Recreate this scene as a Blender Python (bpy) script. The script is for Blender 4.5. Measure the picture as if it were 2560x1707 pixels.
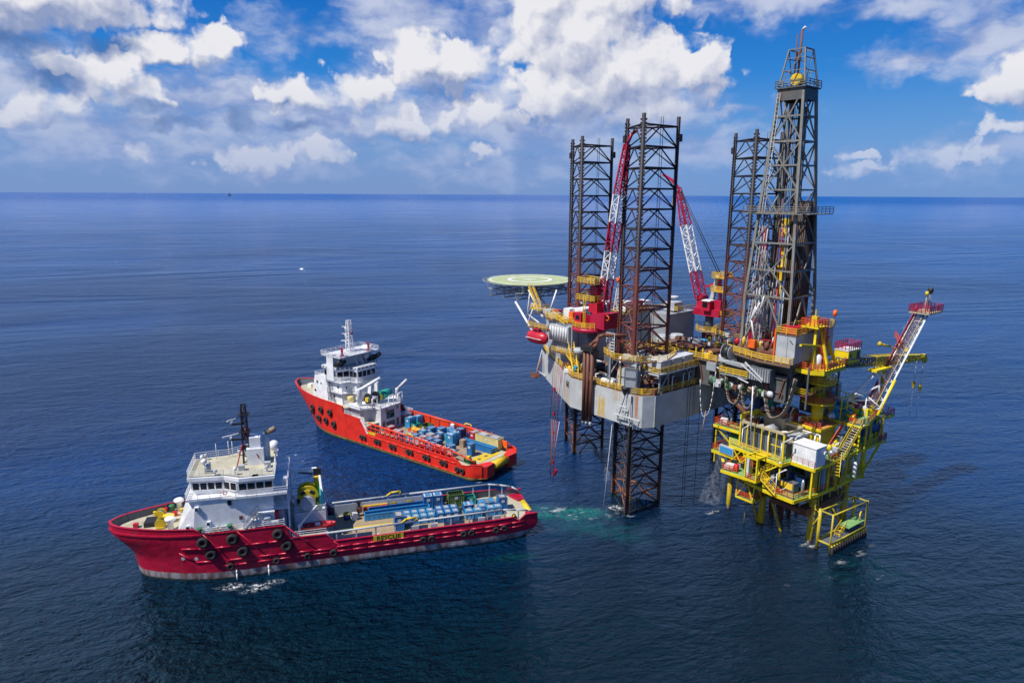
import bpy, math, random
from math import sin, cos, pi, radians, sqrt, atan2, hypot
from mathutils import Vector, Matrix
for o in list(bpy.data.objects): bpy.data.objects.remove(o)
SC = bpy.context.scene
C = SC.collection
random.seed(7)
# ------------------------------------------------------------------ camera
cam_d = bpy.data.cameras.new('camera'); cam = bpy.data.objects.new('camera', cam_d); C.objects.link(cam)
cam_d.sensor_width = 36; cam_d.lens = 24.005; cam_d.clip_start = 1; cam_d.clip_end = 120000
PITCH, ROLL = math.atan(367.3/1707), radians(0.3)
R_ = Vector((1, 0, 0)); F_ = Vector((0, cos(PITCH), -sin(PITCH))); U_ = Vector((0, sin(PITCH), cos(PITCH)))
rt = R_*cos(ROLL)+U_*sin(ROLL); up = U_*cos(ROLL)-R_*sin(ROLL)
cam.matrix_world = Matrix(((rt.x, up.x, -F_.x, 0), (rt.y, up.y, -F_.y, 0), (rt.z, up.z, -F_.z, 60), (0, 0, 0, 1)))
SC.camera = cam
# ------------------------------------------------------------------ view, sun
SC.view_settings.view_transform = 'Standard'; SC.view_settings.look = 'None'
SC.view_settings.exposure = 0.15; SC.view_settings.gamma = 1; SC.view_settings.use_curve_mapping = False
SUN = Vector((-0.475, -0.295, 0.83)).normalized()
ld = bpy.data.lights.new('sun', 'SUN'); ld.energy = 5.0; ld.angle = radians(0.53); ld.color = (1.0, 0.955, 0.88)
sun = bpy.data.objects.new('sun', ld); C.objects.link(sun)
sun.rotation_euler = (-SUN).to_track_quat('-Z', 'Y').to_euler()
# ------------------------------------------------------------------ node helper
class NT:
    def __init__(s, nt): s.nt = nt; s.n = nt.nodes; s.l = nt.links
    def new(s, typ, **kw):
        n = s.n.new(typ)
        for k, v in kw.items(): setattr(n, k, v)
        return n
    def put(s, sock, v):
        if isinstance(v, bpy.types.NodeSocket): s.l.new(v, sock)
        elif v is not None: sock.default_value = v
    def m(s, op, a, b=None, c=None, clamp=False):
        n = s.new('ShaderNodeMath', operation=op, use_clamp=clamp)
        s.put(n.inputs[0], a); s.put(n.inputs[1], b)
        if c is not None: s.put(n.inputs[2], c)
        return n.outputs[0]
    def v(s, op, a, b=None, out=0, scale=None):
        n = s.new('ShaderNodeVectorMath', operation=op)
        s.put(n.inputs[0], a); s.put(n.inputs[1], b)
        if scale is not None: s.put(n.inputs['Scale'], scale)
        return n.outputs[out]
    def mr(s, x, a, b, c=0.0, d=1.0, smooth=True):
        n = s.new('ShaderNodeMapRange', interpolation_type='SMOOTHSTEP' if smooth else 'LINEAR')
        for i, q in enumerate((x, a, b, c, d)): s.put(n.inputs[i], q)
        return n.outputs[0]
    def noise(s, vec, scale, detail=4, rough=0.5, dist=0.0, out='Fac', dims='3D'):
        n = s.new('ShaderNodeTexNoise', noise_dimensions=dims)
        s.put(n.inputs['Vector'], vec); s.put(n.inputs['Scale'], scale); n.inputs['Detail'].default_value = detail
        n.inputs['Roughness'].default_value = rough; n.inputs['Distortion'].default_value = dist
        return n.outputs[out]
    def mix(s, f, a, b, typ='MIX'):
        n = s.new('ShaderNodeMix', data_type='RGBA', blend_type=typ)
        s.put(n.inputs['Factor'], f)
        for i, q in ((6, a), (7, b)):
            s.put(n.inputs[i], (*q, 1) if isinstance(q, tuple) and len(q) == 3 else q)
        return n.outputs[2]
    def comb(s, x=0.0, y=0.0, z=0.0):
        n = s.new('ShaderNodeCombineXYZ')
        for i, q in enumerate((x, y, z)): s.put(n.inputs[i], q)
        return n.outputs[0]
    def sep(s, vec):
        n = s.new('ShaderNodeSeparateXYZ'); s.put(n.inputs[0], vec); return n.outputs
# ------------------------------------------------------------------ sky
W = bpy.data.worlds.new('World'); SC.world = W; W.use_nodes = True
nt = NT(W.node_tree); W.node_tree.nodes.clear()
STR = 0.1
sky = nt.new('ShaderNodeTexSky', sky_type='NISHITA', sun_disc=False)
sky.sun_elevation = math.asin(SUN.z); sky.sun_rotation = atan2(SUN.x, SUN.y) % (2*pi)
sky.altitude = 60; sky.air_density = 1.0; sky.dust_density = 0.6; sky.ozone_density = 3.0
hs = nt.new('ShaderNodeHueSaturation'); nt.l.new(sky.outputs[0], hs.inputs['Color'])
hs.inputs['Saturation'].default_value = 1.45; hs.inputs['Value'].default_value = 0.95
g = nt.new('ShaderNodeNewGeometry').outputs['Incoming']
tc = nt.new('ShaderNodeTexCoord').outputs['Generated']
X, Y, Z = nt.sep(tc)
az = nt.m('MULTIPLY', nt.m('ARCTAN2', X, Y), 57.2958)
el = nt.m('MULTIPLY', nt.m('ARCSINE', Z), 57.2958)
q0 = nt.comb(az, el, 0.0)
wv = nt.v('SCALE', nt.v('SUBTRACT', nt.noise(q0, 0.42, 3, 0.55, out='Color'), (0.5, 0.5, 0.5)), scale=2.6)
wv2 = nt.v('SCALE', nt.v('SUBTRACT', nt.noise(q0, 1.3, 2, 0.5, out='Color'), (0.5, 0.5, 0.5)), scale=0.8)
qs = nt.v('ADD', q0, nt.v('SCALE', nt.v('ADD', wv, wv2), scale=0.45))
qw = nt.v('ADD', nt.v('ADD', q0, wv), wv2)
def blobs(vec, lst, k=1.0):
    out = None
    for (a, e, ra, re, w) in lst:
        d = nt.v('LENGTH', nt.v('MULTIPLY', nt.v('SUBTRACT', vec, (a, e, 0)), (k/ra, k/re, 0)), out=1)
        s = nt.m('MULTIPLY_ADD', d, -w, w, clamp=False)
        out = s if out is None else nt.m('MAXIMUM', out, s)
    return out
CUM = [  # cumulus masses: azimuth, elevation, half-width, half-height (degrees), firmness
 (5.0,12.0,6.0,4.8,1.2),(8.6,9.2,6.6,3.8,1.2),(2.6,14.0,3.4,5.0,1.2),(13.6,9.2,3.4,2.6,1.0),(7.5,14.6,5.6,3.2,1.2),(4.6,8.0,5.6,2.8,1.0),(10,7.0,4.5,1.8,0.9),
 (-7.4,10.2,2.7,2.1,1.2),(-4.6,10.0,2.9,1.9,1.2),(-26.0,9.9,2.6,1.3,1.2),(-22.6,10.3,2.7,1.5,1.2),(-29.2,8.2,2.2,1.6,1.1),(-28.0,6.9,2.6,1.0,0.9),
 (-33.5,12.6,9.8,2.6,1.4),(-38.0,12.2,7.0,3.0,1.4),(-29.5,13.4,4.6,2.2,1.2),(-35,14.4,8,2.2,1.3),
 (-33.5,5.7,3.0,1.4,0.8),(-32.2,8.6,1.8,0.8,0.9),(-11.4,8.0,3.0,1.8,1.0),(-16.5,7.3,3.2,1.3,0.9),(-19.8,2.4,3.6,1.3,0.8),(-15.5,3.0,2.8,1.3,0.7),(-8.5,5.6,4,1.4,0.7),(-2,6.4,3.6,1.5,0.8),
 (36.0,7.4,3.0,2.0,1.3),(34.6,4.4,1.4,0.7,0.8),(31.0,2.8,4.0,0.9,0.6),(26.3,2.9,1.3,0.4,0.7),(-2.5,3.2,1.6,0.8,0.5),(-27.8,2.9,1.0,1.0,0.6),(26.0,1.9,3.0,0.6,0.5)]
SOFT = [  # pale sheets and wisps
 (-8.5,13.2,5.4,4.4,1.2),(-7.5,9.6,6.0,3.4,1.1),(-3.0,6.2,10.5,3.0,1.2),(4.0,5.0,10.0,3.0,1.2),(-22.0,6.8,9.5,2.6,1.1),(-15.0,5.6,8.5,2.4,1.1),(-2.0,12.6,4.0,3.5,0.9),
 (-17.0,11.6,4.5,1.2,0.5),(-30.0,4.0,11.0,3.0,1.0),(19.0,13.6,6.0,1.1,0.9),(15.5,14.8,6.0,0.9,0.8),(27.5,12.6,6.0,1.0,0.55),(33.5,10.2,5.5,2.5,0.9),(28.6,9.3,3.6,1.2,0.8),(31.5,13.9,6.5,1.0,0.7),
 (17.0,6.3,2.6,0.5,0.6),(21.5,6.5,2.2,0.5,0.5),(33.0,2.9,7.0,1.8,0.7),(14.0,3.8,7.0,2.2,0.75),(11.0,6.0,6.0,2.4,1.0),(-36,7,6,3,0.9),(-20,3,12,2,0.9),(2,2.5,14,2,0.8)]
DARK = [  # blue-grey undersides and shaded clouds
 (-35.5,9.3,6.0,1.2,1.3),(-32.6,7.6,3.4,2.0,1.2),(-29,9.6,3.6,1.0,1.0),(-25.6,4.9,3.6,0.8,1.2),(-20.9,5.0,2.0,1.5,1.2),(-17.0,5.0,2.2,0.7,1.2),(-6.4,8.0,2.4,0.9,0.7),(-38.0,6.6,4.0,2.4,0.9),(-18.0,6.6,1.8,0.5,0.9),(1.5,2.9,1.1,0.35,0.7),(-8,3.6,6,0.45,0.4),(-27,5.9,3,1.0,0.8),(-11,4.5,5,1.0,0.5),(3,6.0,6,1.1,0.6),(9,5.2,5,0.9,0.5)]
def vor(vec, scale):
    n = nt.new('ShaderNodeTexVoronoi', feature='F1', voronoi_dimensions='2D', normalize=True); nt.put(n.inputs['Vector'], vec); n.inputs['Scale'].default_value = scale
    n.inputs['Detail'].default_value = 1.6; n.inputs['Roughness'].default_value = 0.5; n.inputs['Lacunarity'].default_value = 2.2
    return nt.m('SUBTRACT', 1.0, n.outputs['Distance'])
def height(v_): return nt.m('ADD', nt.m('MULTIPLY', nt.noise(v_, 0.5, 5, 0.55, dims='2D'), 0.6), nt.m('MULTIPLY', vor(v_, 0.62), 0.42))
OFF = (-0.42, 0.6, 0.0)
fb = height(qs); fbo = height(nt.v('ADD', qs, OFF))
fl = nt.noise(nt.v('MULTIPLY', nt.v('ADD', q0, nt.v('SCALE', wv, scale=0.5)), (0.42, 1.0, 1)), 0.55, 6, 0.55, dims='2D')
fl2 = nt.noise(q0, 0.35, 3, 0.5, dims='2D')
cumr = blobs(qw, CUM, 0.84); cumo = blobs(nt.v('ADD', qw, (-0.7, 1.3, 0)), CUM, 0.84)
cum = nt.m('MINIMUM', nt.m('ADD', cumr, nt.m('MULTIPLY_ADD', fb, 1.9, -1.16)), nt.m('ADD', cumr, 0.26))
cA = nt.mr(cum, 0.0, nt.mr(fl2, 0.35, 0.65, 0.25, 0.75))
soft = nt.m('ADD', blobs(qw, SOFT), nt.m('MULTIPLY_ADD', fl, 1.5, -0.78))
sA = nt.mr(soft, -0.3, 0.8, 0.0, 0.93)
drk = nt.m('ADD', blobs(qw, DARK), nt.m('MULTIPLY_ADD', fb, 1.3, -0.95))
dA = nt.mr(drk, -0.1, 0.75, 0.0, 0.74)
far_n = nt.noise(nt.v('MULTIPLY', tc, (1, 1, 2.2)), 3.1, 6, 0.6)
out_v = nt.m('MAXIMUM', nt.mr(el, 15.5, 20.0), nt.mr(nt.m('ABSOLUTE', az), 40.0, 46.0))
oA = nt.m('MULTIPLY', nt.m('MULTIPLY', nt.mr(nt.m('ADD', far_n, nt.m('ADD', nt.mr(az, -40, 22, 0.15, -0.09), nt.mr(el, 18, 42, 0.0, -0.24))), 0.48, 0.66), out_v), 0.85)  # added clouds out of view, thicker on the left to tint the water's reflections
horiz = nt.mr(el, 0.5, 9.0, 1.0, 0.0)
S = lambda c: tuple(x/STR for x in c)
gr = nt.mix(nt.mr(el, 0.0, 4.0, smooth=False), S((0.150, 0.27, 0.55)), S((0.085, 0.27, 0.62)))
gr = nt.mix(nt.mr(el, 4.0, 9.0, smooth=False), gr, S((0.012, 0.185, 0.60)))
gr = nt.mix(nt.mr(el, 9.0, 15.0, smooth=False), gr, S((0.001, 0.110, 0.48)))
gr = nt.mix(nt.mr(el, 15.0, 60.0, smooth=False), gr, S((0.001, 0.060, 0.30)))
skyc = nt.mix(0.82, hs.outputs[0], gr)
relief = nt.m('MULTIPLY', nt.m('SUBTRACT', fb, fbo), 1.7)
body = nt.mr(cum, 0.25, 1.1)
side = nt.m('MULTIPLY', nt.m('SUBTRACT', cumr, cumo), 1.5)
lit = nt.m('SUBTRACT', nt.m('ADD', nt.m('ADD', relief, side), 0.80), nt.m('MULTIPLY', body, nt.mr(el, 6.0, 13.0, 0.35, 0.0)), clamp=True)
cw = nt.mix(lit, S((0.25, 0.31, 0.50)), S((0.74, 0.74, 0.78)))
sw = nt.mix(nt.mr(nt.m('ADD', fl, nt.m('MULTIPLY', fl2, 0.5)), 0.5, 0.95), S((0.22, 0.30, 0.55)), S((0.50, 0.55, 0.70)))
col = nt.mix(sA, skyc, sw)
col = nt.mix(cA, col, cw)
col = nt.mix(dA, col, nt.mix(nt.mr(fb, 0.4, 0.8), S((0.06, 0.13, 0.32)), S((0.17, 0.26, 0.50))))
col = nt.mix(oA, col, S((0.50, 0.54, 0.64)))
col = nt.mix(nt.m('MULTIPLY', horiz, 0.60), col, nt.mix(nt.mr(az, -8, 22), S((0.165, 0.275, 0.55)), S((0.125, 0.275, 0.60))))
bg = nt.new('ShaderNodeBackground'); nt.put(bg.inputs['Color'], col); bg.inputs['Strength'].default_value = STR
wo = nt.new('ShaderNodeOutputWorld'); nt.l.new(bg.outputs[0], wo.inputs['Surface'])
# ------------------------------------------------------------------ materials
def mat(name): 
    m = bpy.data.materials.new(name); m.use_nodes = True; m.node_tree.nodes.clear()
    t = NT(m.node_tree); o = t.new('ShaderNodeOutputMaterial'); p = t.new('ShaderNodeBsdfPrincipled'); t.l.new(p.outputs[0], o.inputs['Surface'])
    return m, t, p
def paint(name, c, rough=0.45, rust=0.12, var=0.16, metal=0.0, rc=(0.16, 0.06, 0.025), scale=1.0, streak=0.0):
    m, t, p = mat(name)
    co = t.new('ShaderNodeTexCoord').outputs['Object']
    n1 = t.noise(co, 0.55*scale, 5, 0.6); n2 = t.noise(t.v('MULTIPLY', co, (1, 1, 0.18)), 1.6*scale, 6, 0.65); n3 = t.noise(co, 4.5*scale, 3, 0.6)
    a = t.mix(t.mr(n1, 0.3, 0.7), tuple(x*(1-var) for x in c), tuple(min(1, x*(1+var*0.5)) for x in c))
    a = t.mix(t.mr(n3, 0.45, 0.8, 0, var), a, tuple(x*0.55 for x in c))
    f = t.mr(t.m('ADD', n2, t.m('MULTIPLY', n3, 0.25)), 0.86-rust*0.9, 0.98-rust*0.6)
    a = t.mix(t.m('MULTIPLY', f, min(1, 0.45+rust)), a, rc)
    if streak:
        n4 = t.noise(t.v('MULTIPLY', co, (1.4, 1.4, 0.05)), 1.0, 4, 0.6)
        a = t.mix(t.mr(n4, 0.56, 0.78, 0, streak), a, rc)
    t.put(p.inputs['Base Color'], a); t.put(p.inputs['Roughness'], t.mr(n1, 0.2, 0.8, rough-0.08, rough+0.12)); p.inputs['Metallic'].default_value = metal
    b = t.new('ShaderNodeBump'); b.inputs['Strength'].default_value = 0.25; b.inputs['Distance'].default_value = 0.05
    t.put(b.inputs['Height'], n3); t.l.new(b.outputs[0], p.inputs['Normal'])
    return m
M = {}
M['white'] = paint('white_paint', (0.80, 0.81, 0.82), 0.4, 0.1)
M['white2'] = paint('greyish_white_paint', (0.60, 0.61, 0.63), 0.45, 0.14)
M['grey'] = paint('grey_paint', (0.30, 0.33, 0.36), 0.5, 0.16)
M['lgrey'] = paint('light_grey_paint', (0.42, 0.45, 0.48), 0.5, 0.14)
M['dgrey'] = paint('dark_grey_paint', (0.11, 0.125, 0.15), 0.5, 0.18)
M['black'] = paint('black_steel', (0.018, 0.018, 0.022), 0.5, 0.1)
M['yellow'] = paint('yellow_paint', (0.72, 0.50, 0.02), 0.45, 0.12)
M['ylw2'] = paint('lemon_yellow_paint', (0.76, 0.58, 0.012), 0.45, 0.13)
M['ylw3'] = paint('old_lemon_paint', (0.48, 0.38, 0.025), 0.5, 0.22)
M['railyel'] = paint('railing_yellow', (0.78, 0.50, 0.04), 0.45, 0.12)
M['railred'] = paint('railing_orange_red', (0.62, 0.09, 0.03), 0.5, 0.14)
M['railwhite'] = paint('railing_white', (0.78, 0.78, 0.78), 0.4, 0.05)
M['red'] = paint('red_paint', (0.50, 0.012, 0.030), 0.4, 0.1)
M['mag'] = paint('crane_red', (0.42, 0.010, 0.045), 0.4, 0.08)
M['orange'] = paint('orange_paint', (0.80, 0.13, 0.015), 0.45, 0.08)
M['teal'] = paint('teal_paint', (0.02, 0.30, 0.24), 0.4, 0.1)
M['green'] = paint('green_paint', (0.03, 0.16, 0.06), 0.5, 0.12)
M['olive'] = paint('olive_green_paint', (0.09, 0.15, 0.05), 0.5, 0.16)
M['grating'] = paint('green_deck_grating', (0.20, 0.38, 0.13), 0.6, 0.15)
M['blue'] = paint('blue_container_paint', (0.015, 0.14, 0.38), 0.4, 0.09)
M['blue2'] = paint('light_blue_container_paint', (0.04, 0.26, 0.52), 0.4, 0.12)
M['navy'] = paint('dark_blue_paint', (0.012, 0.05, 0.18), 0.4, 0.1)
M['cyan'] = paint('bright_blue_tank', (0.02, 0.34, 0.62), 0.4, 0.06)
M['cream'] = paint('cream_container_paint', (0.68, 0.56, 0.22), 0.5, 0.14)
M['tan'] = paint('tan_crate', (0.33, 0.24, 0.16), 0.7, 0.16)
M['brown'] = paint('brown_rusty_steel', (0.15, 0.055, 0.035), 0.6, 0.3)
M['corr'] = paint('brown_weathered_panel', (0.10, 0.06, 0.045), 0.6, 0.25)
M['ored'] = paint('orange_red_paint', (0.74, 0.055, 0.016), 0.45, 0.12)
M['hose'] = paint('rubber_hose', (0.30, 0.24, 0.17), 0.6, 0.0, var=0.05)
M['deck'] = paint('beige_steel_deck', (0.46, 0.43, 0.31), 0.6, 0.18)
M['wood'] = paint('deck_timber', (0.34, 0.25, 0.15), 0.8, 0.2)
M['rigdeck'] = paint('brown_rig_deck', (0.20, 0.135, 0.095), 0.7, 0.35)
M['tyre'] = paint('black_rubber', (0.02, 0.02, 0.02), 0.8, 0.0)
M['skin'] = paint('orange_workwear', (0.75, 0.12, 0.02), 0.8, 0.0)
M['silver'] = paint('silver_tank', (0.40, 0.42, 0.44), 0.3, 0.06, metal=0.5)
M['hull1'] = None
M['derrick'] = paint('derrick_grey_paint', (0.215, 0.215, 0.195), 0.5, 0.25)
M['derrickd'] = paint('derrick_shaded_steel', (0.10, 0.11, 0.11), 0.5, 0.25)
M['jacket'] = paint('jacket_yellow', (0.54, 0.39, 0.02), 0.45, 0.26)
M['rack'] = paint('drill_pipe_steel', (0.05, 0.045, 0.045), 0.5, 0.35)
M['rigside'] = paint('rig_hull_grey', (0.47, 0.49, 0.49), 0.5, 0.16, streak=0.75, rc=(0.38, 0.20, 0.06), scale=0.6)
def stain(m, cx, cy, cz, rx, ry, rz_, col, amt):
    t = NT(m.node_tree); p = [n for n in t.n if n.type == 'BSDF_PRINCIPLED'][0]; src = p.inputs['Base Color'].links[0].from_socket
    co = t.new('ShaderNodeTexCoord').outputs['Object']; w_ = t.v('ABSOLUTE', t.v('MULTIPLY', t.v('SUBTRACT', co, (cx, cy, cz)), (1/rx, 1/ry, 1/rz_))); xs, ys, zs = t.sep(w_); l = t.m('MAXIMUM', t.m('MAXIMUM', xs, ys), zs)
    n = t.noise(t.v('MULTIPLY', co, (1.6, 1.6, 0.14)), 1.6, 5, 0.65); n2 = t.noise(co, 1.6, 5, 0.7)
    t.put(p.inputs['Base Color'], t.mix(t.m('MULTIPLY', t.m('MULTIPLY', t.mr(l, 1.1, 0.6), t.mr(t.m('ADD', n, t.m('MULTIPLY', n2, 0.4)), 0.55, 0.80)), amt), src, col))
stain(M['rigside'], 5.3, -22.3, 20.4, 1.0, 3, 2.4, (0.52, 0.33, 0.04), 0.9); stain(M['rigside'], 13.4, -22, 22.6, 0.35, 3, 3.0, (0.40, 0.16, 0.05), 0.85)
stain(M['rigside'], -5.5, -21, 20.5, 1.6, 3, 3.0, (0.46, 0.30, 0.12), 0.6); stain(M['rigside'], 16.5, -8, 22, 3, 0.5, 4.0, (0.20, 0.13, 0.09), 0.7); stain(M['rigside'], 16.8, 4, 21, 3, 9, 6.0, (0.16, 0.12, 0.10), 0.6)
stain(M['rigside'], 9.0, -22.3, 23.5, 1.2, 3, 1.2, (0.42, 0.28, 0.12), 0.5)
def glass():
    m, t, p = mat('dark_glass'); p.inputs['Base Color'].default_value = (0.01, 0.013, 0.018, 1); p.inputs['Roughness'].default_value = 0.08
    p.inputs['Specular IOR Level'].default_value = 0.7
    return m
M['glass'] = glass()
def legmat():
    m, t, p = mat('leg_steel'); co = t.new('ShaderNodeNewGeometry').outputs['Position']
    z = t.sep(co)[2]; n = t.noise(co, 1.2, 5, 0.6); n2 = t.noise(t.v('MULTIPLY', co, (1, 1, 0.3)), 0.5, 4, 0.6)
    zz = t.m('MULTIPLY_ADD', t.m('SUBTRACT', n2, 0.5), 26.0, z)
    a = t.mix(t.mr(zz, 34.0, 54.0), (0.17, 0.042, 0.03), (0.018, 0.016, 0.024))
    a = t.mix(t.mr(n, 0.5, 0.75, 0, 0.6), a, (0.06, 0.03, 0.025))
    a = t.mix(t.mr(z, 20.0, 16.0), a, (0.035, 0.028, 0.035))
    a = t.mix(t.m('MULTIPLY', t.mr(zz, 12.0, 2.0), t.mr(n2, 0.42, 0.56)), a, (0.30, 0.10, 0.03))
    a = t.mix(t.mr(z, 0.9, 0.2), a, (0.02, 0.03, 0.02))
    t.put(p.inputs['Base Color'], a); p.inputs['Roughness'].default_value = 0.6
    return m
M['leg'] = legmat()
def hullmat(name, c, c_low, boot, boot2, z1):
    m, t, p = mat(name); co = t.new('ShaderNodeTexCoord').outputs['Object']; z = t.sep(co)[2]
    n = t.noise(co, 0.4, 5, 0.6); n2 = t.noise(t.v('MULTIPLY', co, (1, 1, 0.12)), 0.9, 6, 0.65); n3 = t.noise(co, 2.6, 4, 0.6)
    a = t.mix(t.mr(n, 0.3, 0.7), tuple(x*0.8 for x in c), c)
    a = t.mix(t.mr(n2, 0.52, 0.72, 0, 0.7), a, c_low); a = t.mix(t.mr(t.noise(t.v('MULTIPLY', co, (1.6, 1.6, 0.07)), 1.0, 5, 0.7), 0.56, 0.70, 0, 0.62), a, (0.13, 0.05, 0.035)); a = t.mix(t.mr(t.noise(co, 2.2, 5, 0.75), 0.62, 0.72, 0, 0.35), a, tuple(min(1, x*0.6+0.14) for x in c))
    zz = t.m('ADD', z, t.m('MULTIPLY', t.m('SUBTRACT', n3, 0.5), 0.35))
    b = t.mix(t.mr(n2, 0.4, 0.62), boot, boot2)
    a = t.mix(t.mr(zz, z1+0.06, z1-0.06), a, b)
    a = t.mix(t.mr(zz, 0.45, 0.15), a, (0.035, 0.045, 0.025))
    t.put(p.inputs['Base Color'], a); t.put(p.inputs['Roughness'], t.mr(n, 0.3, 0.7, 0.3, 0.45))
    bb = t.new('ShaderNodeBump'); bb.inputs['Strength'].default_value = 0.3; bb.inputs['Distance'].default_value = 0.28
    t.put(bb.inputs['Height'], t.noise(co, 0.9, 2, 0.5)); t.l.new(bb.outputs[0], p.inputs['Normal'])
    return m
M['hull1'] = hullmat('crimson_hull', (0.46, 0.006, 0.042), (0.26, 0.02, 0.035), (0.20, 0.13, 0.12), (0.33, 0.31, 0.33), 1.35)
M['hull2'] = hullmat('orange_red_hull', (0.76, 0.030, 0.014), (0.58, 0.05, 0.02), (0.20, 0.16, 0.05), (0.30, 0.20, 0.06), 0.75)
def watermat():
    m, t, p = mat('sea_water')
    co = t.new('ShaderNodeNewGeometry').outputs['Position']
    rot = t.new('ShaderNodeVectorRotate', rotation_type='Z_AXIS'); t.put(rot.inputs['Vector'], co); rot.inputs['Angle'].default_value = radians(-14)
    r = rot.outputs[0]
    dist = t.v('LENGTH', t.v('SUBTRACT', co, (0, 0, 60)), out=1)
    s0 = t.noise(t.v('MULTIPLY', r, (0.30, 1.0, 1)), 0.018, 3, 0.5, 0.3, dims='2D')
    s1 = t.noise(t.v('MULTIPLY', r, (0.35, 1.0, 1)), 0.065, 3, 0.5, 0.4, dims='2D')
    s2 = t.noise(t.v('MULTIPLY', r, (0.42, 1.0, 1)), 0.27, 4, 0.6, 0.5, dims='2D')
    s3 = t.noise(t.v('MULTIPLY', r, (0.55, 1.0, 1)), 1.0, 4, 0.64, 0.3, dims='2D')
    fade = t.mr(dist, 130, 900, 1.0, 0.30)
    f2 = t.m('ADD', t.mr(dist, 200, 1500, 1.0, 0.45), t.mr(dist, 2500, 9000, 0.0, 0.9))
    h = t.m('ADD', t.m('MULTIPLY', t.m('MULTIPLY', s0, 12.0), f2), t.m('ADD', t.m('MULTIPLY', t.m('MULTIPLY', s1, 8.5), f2), t.m('MULTIPLY', t.m('ADD', t.m('MULTIPLY', s2, 8.6), t.m('MULTIPLY', s3, 4.4)), fade)))
    b = t.new('ShaderNodeBump'); t.put(b.inputs['Strength'], t.m('ADD', t.mr(dist, 150, 2000, 1.0, 0.5), t.mr(dist, 2500, 9000, 0.0, 0.5))); b.inputs['Distance'].default_value = 1.0
    gust = t.mr(t.noise(t.v('MULTIPLY', r, (0.35, 1, 1)), 0.011, 3, 0.6, 0.8, dims='2D'), 0.32, 0.68, 0.46, 1.05)
    t.put(b.inputs['Height'], t.m('MULTIPLY', h, gust))
    t.l.new(b.outputs[0], p.inputs['Normal'])
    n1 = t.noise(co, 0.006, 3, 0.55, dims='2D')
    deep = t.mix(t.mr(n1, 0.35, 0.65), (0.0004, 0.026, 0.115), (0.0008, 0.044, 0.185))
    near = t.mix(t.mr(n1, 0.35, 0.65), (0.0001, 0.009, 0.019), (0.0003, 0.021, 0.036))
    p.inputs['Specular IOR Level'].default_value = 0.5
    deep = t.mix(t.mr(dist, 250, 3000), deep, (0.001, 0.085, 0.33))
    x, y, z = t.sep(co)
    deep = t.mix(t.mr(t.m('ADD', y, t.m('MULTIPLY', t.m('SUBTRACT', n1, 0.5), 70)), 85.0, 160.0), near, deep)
    def spot(cx, cy, rx, ry, ang=0, amp=1.0, wob=5.0):
        w = t.v('SCALE', t.v('SUBTRACT', t.noise(co, 0.22, 4, 0.6, out='Color'), (0.5, 0.5, 0.5)), scale=wob)
        d = t.v('SUBTRACT', t.v('ADD', co, w), (cx, cy, 0))
        rr = t.new('ShaderNodeVectorRotate', rotation_type='Z_AXIS'); t.put(rr.inputs['Vector'], d); rr.inputs['Angle'].default_value = radians(-ang)
        l = t.v('LENGTH', t.v('MULTIPLY', rr.outputs[0], (1/rx, 1/ry, 0)), out=1)
        return t.m('MULTIPLY', t.mr(l, 1.0, 0.15), amp)
    wn = t.mr(t.noise(t.v('MULTIPLY', co, (0.6, 1, 1)), 0.5, 6, 0.7, 0.8), 0.28, 0.55)
    wk = t.m('MULTIPLY', wn, t.m('MAXIMUM', spot(11.5, 121.8, 11.5, 4.6, -6, 1.15, 7), t.m('MAXIMUM', spot(6.5, 121, 6, 4, 0, 1.0, 5), spot(15, 116, 14, 6, -12, 0.4, 12))))
    base = t.mix(wk, deep, (0.008, 0.19, 0.17))
    sh = t.m('MULTIPLY', wn, t.m('MAXIMUM', spot(0, 105, 7, 2, 14, 0.5, 5), spot(56, 101, 16, 8, 10, 0.25, 10)))
    base = t.mix(sh, base, (0.004, 0.10, 0.10))
    fn = t.noise(co, 1.3, 8, 0.72); fn2 = t.noise(t.v('MULTIPLY', r, (0.5, 1, 1)), 0.6, 6, 0.7)
    foam = t.m('MULTIPLY', t.mr(fn, 0.46, 0.56), t.m('MAXIMUM', t.m('MAXIMUM', spot(-43.6, 96.2, 2.6, 1.5, 18, 1.05, 4), spot(-39.0, 96.2, 4.2, 1.5, 30, 0.95, 4.5)), t.m('MAXIMUM', spot(20.5, 124.2, 2.6, 1.6, 0, 1.3, 2), spot(39.0, 122.7, 2.2, 0.8, 30, 1.2, 1))))
    foam2 = t.m('MULTIPLY', t.mr(fn2, 0.53, 0.62), t.m('MAXIMUM', spot(11.0, 122.2, 11, 3.2, -8, 1.25, 6), spot(-6.8, 136.6, 3.5, 1.6, -20, 1, 2)))
    foam3 = t.m('MULTIPLY', t.mr(fn2, 0.62, 0.72), t.m('MAXIMUM', spot(60, 99.5, 12, 1.8, -8, 0.9, 4), spot(48, 98.5, 14, 3.5, 0, 0.5, 5)))
    lap = t.m('MULTIPLY', t.mr(fn2, 0.50, 0.62), t.m('MAXIMUM', t.m('MAXIMUM', spot(-24, 105.0, 31, 1.1, 16.0, 0.9, 1.6), spot(-24.5, 150.8, 30, 1.0, -37.5, 0.8, 1.6)), t.m('MAXIMUM', t.m('MAXIMUM', spot(22.2, 121.6, 2.6, 1.6, 0, 1, 1.5), spot(52.7, 109.8, 2.6, 1.4, 20, 1, 1.5)), spot(59, 106.8, 8, 1.2, 36, 0.8, 1.5))))
    caps = t.m('MULTIPLY', t.m('MULTIPLY', t.mr(fn2, 0.74, 0.80), 0.3), t.mr(dist, 170, 260, 1.0, 0.0))
    fo = t.m('MAXIMUM', t.m('MAXIMUM', foam, foam2), t.m('MAXIMUM', foam3, t.m('MAXIMUM', caps, lap)), clamp=True)
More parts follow.
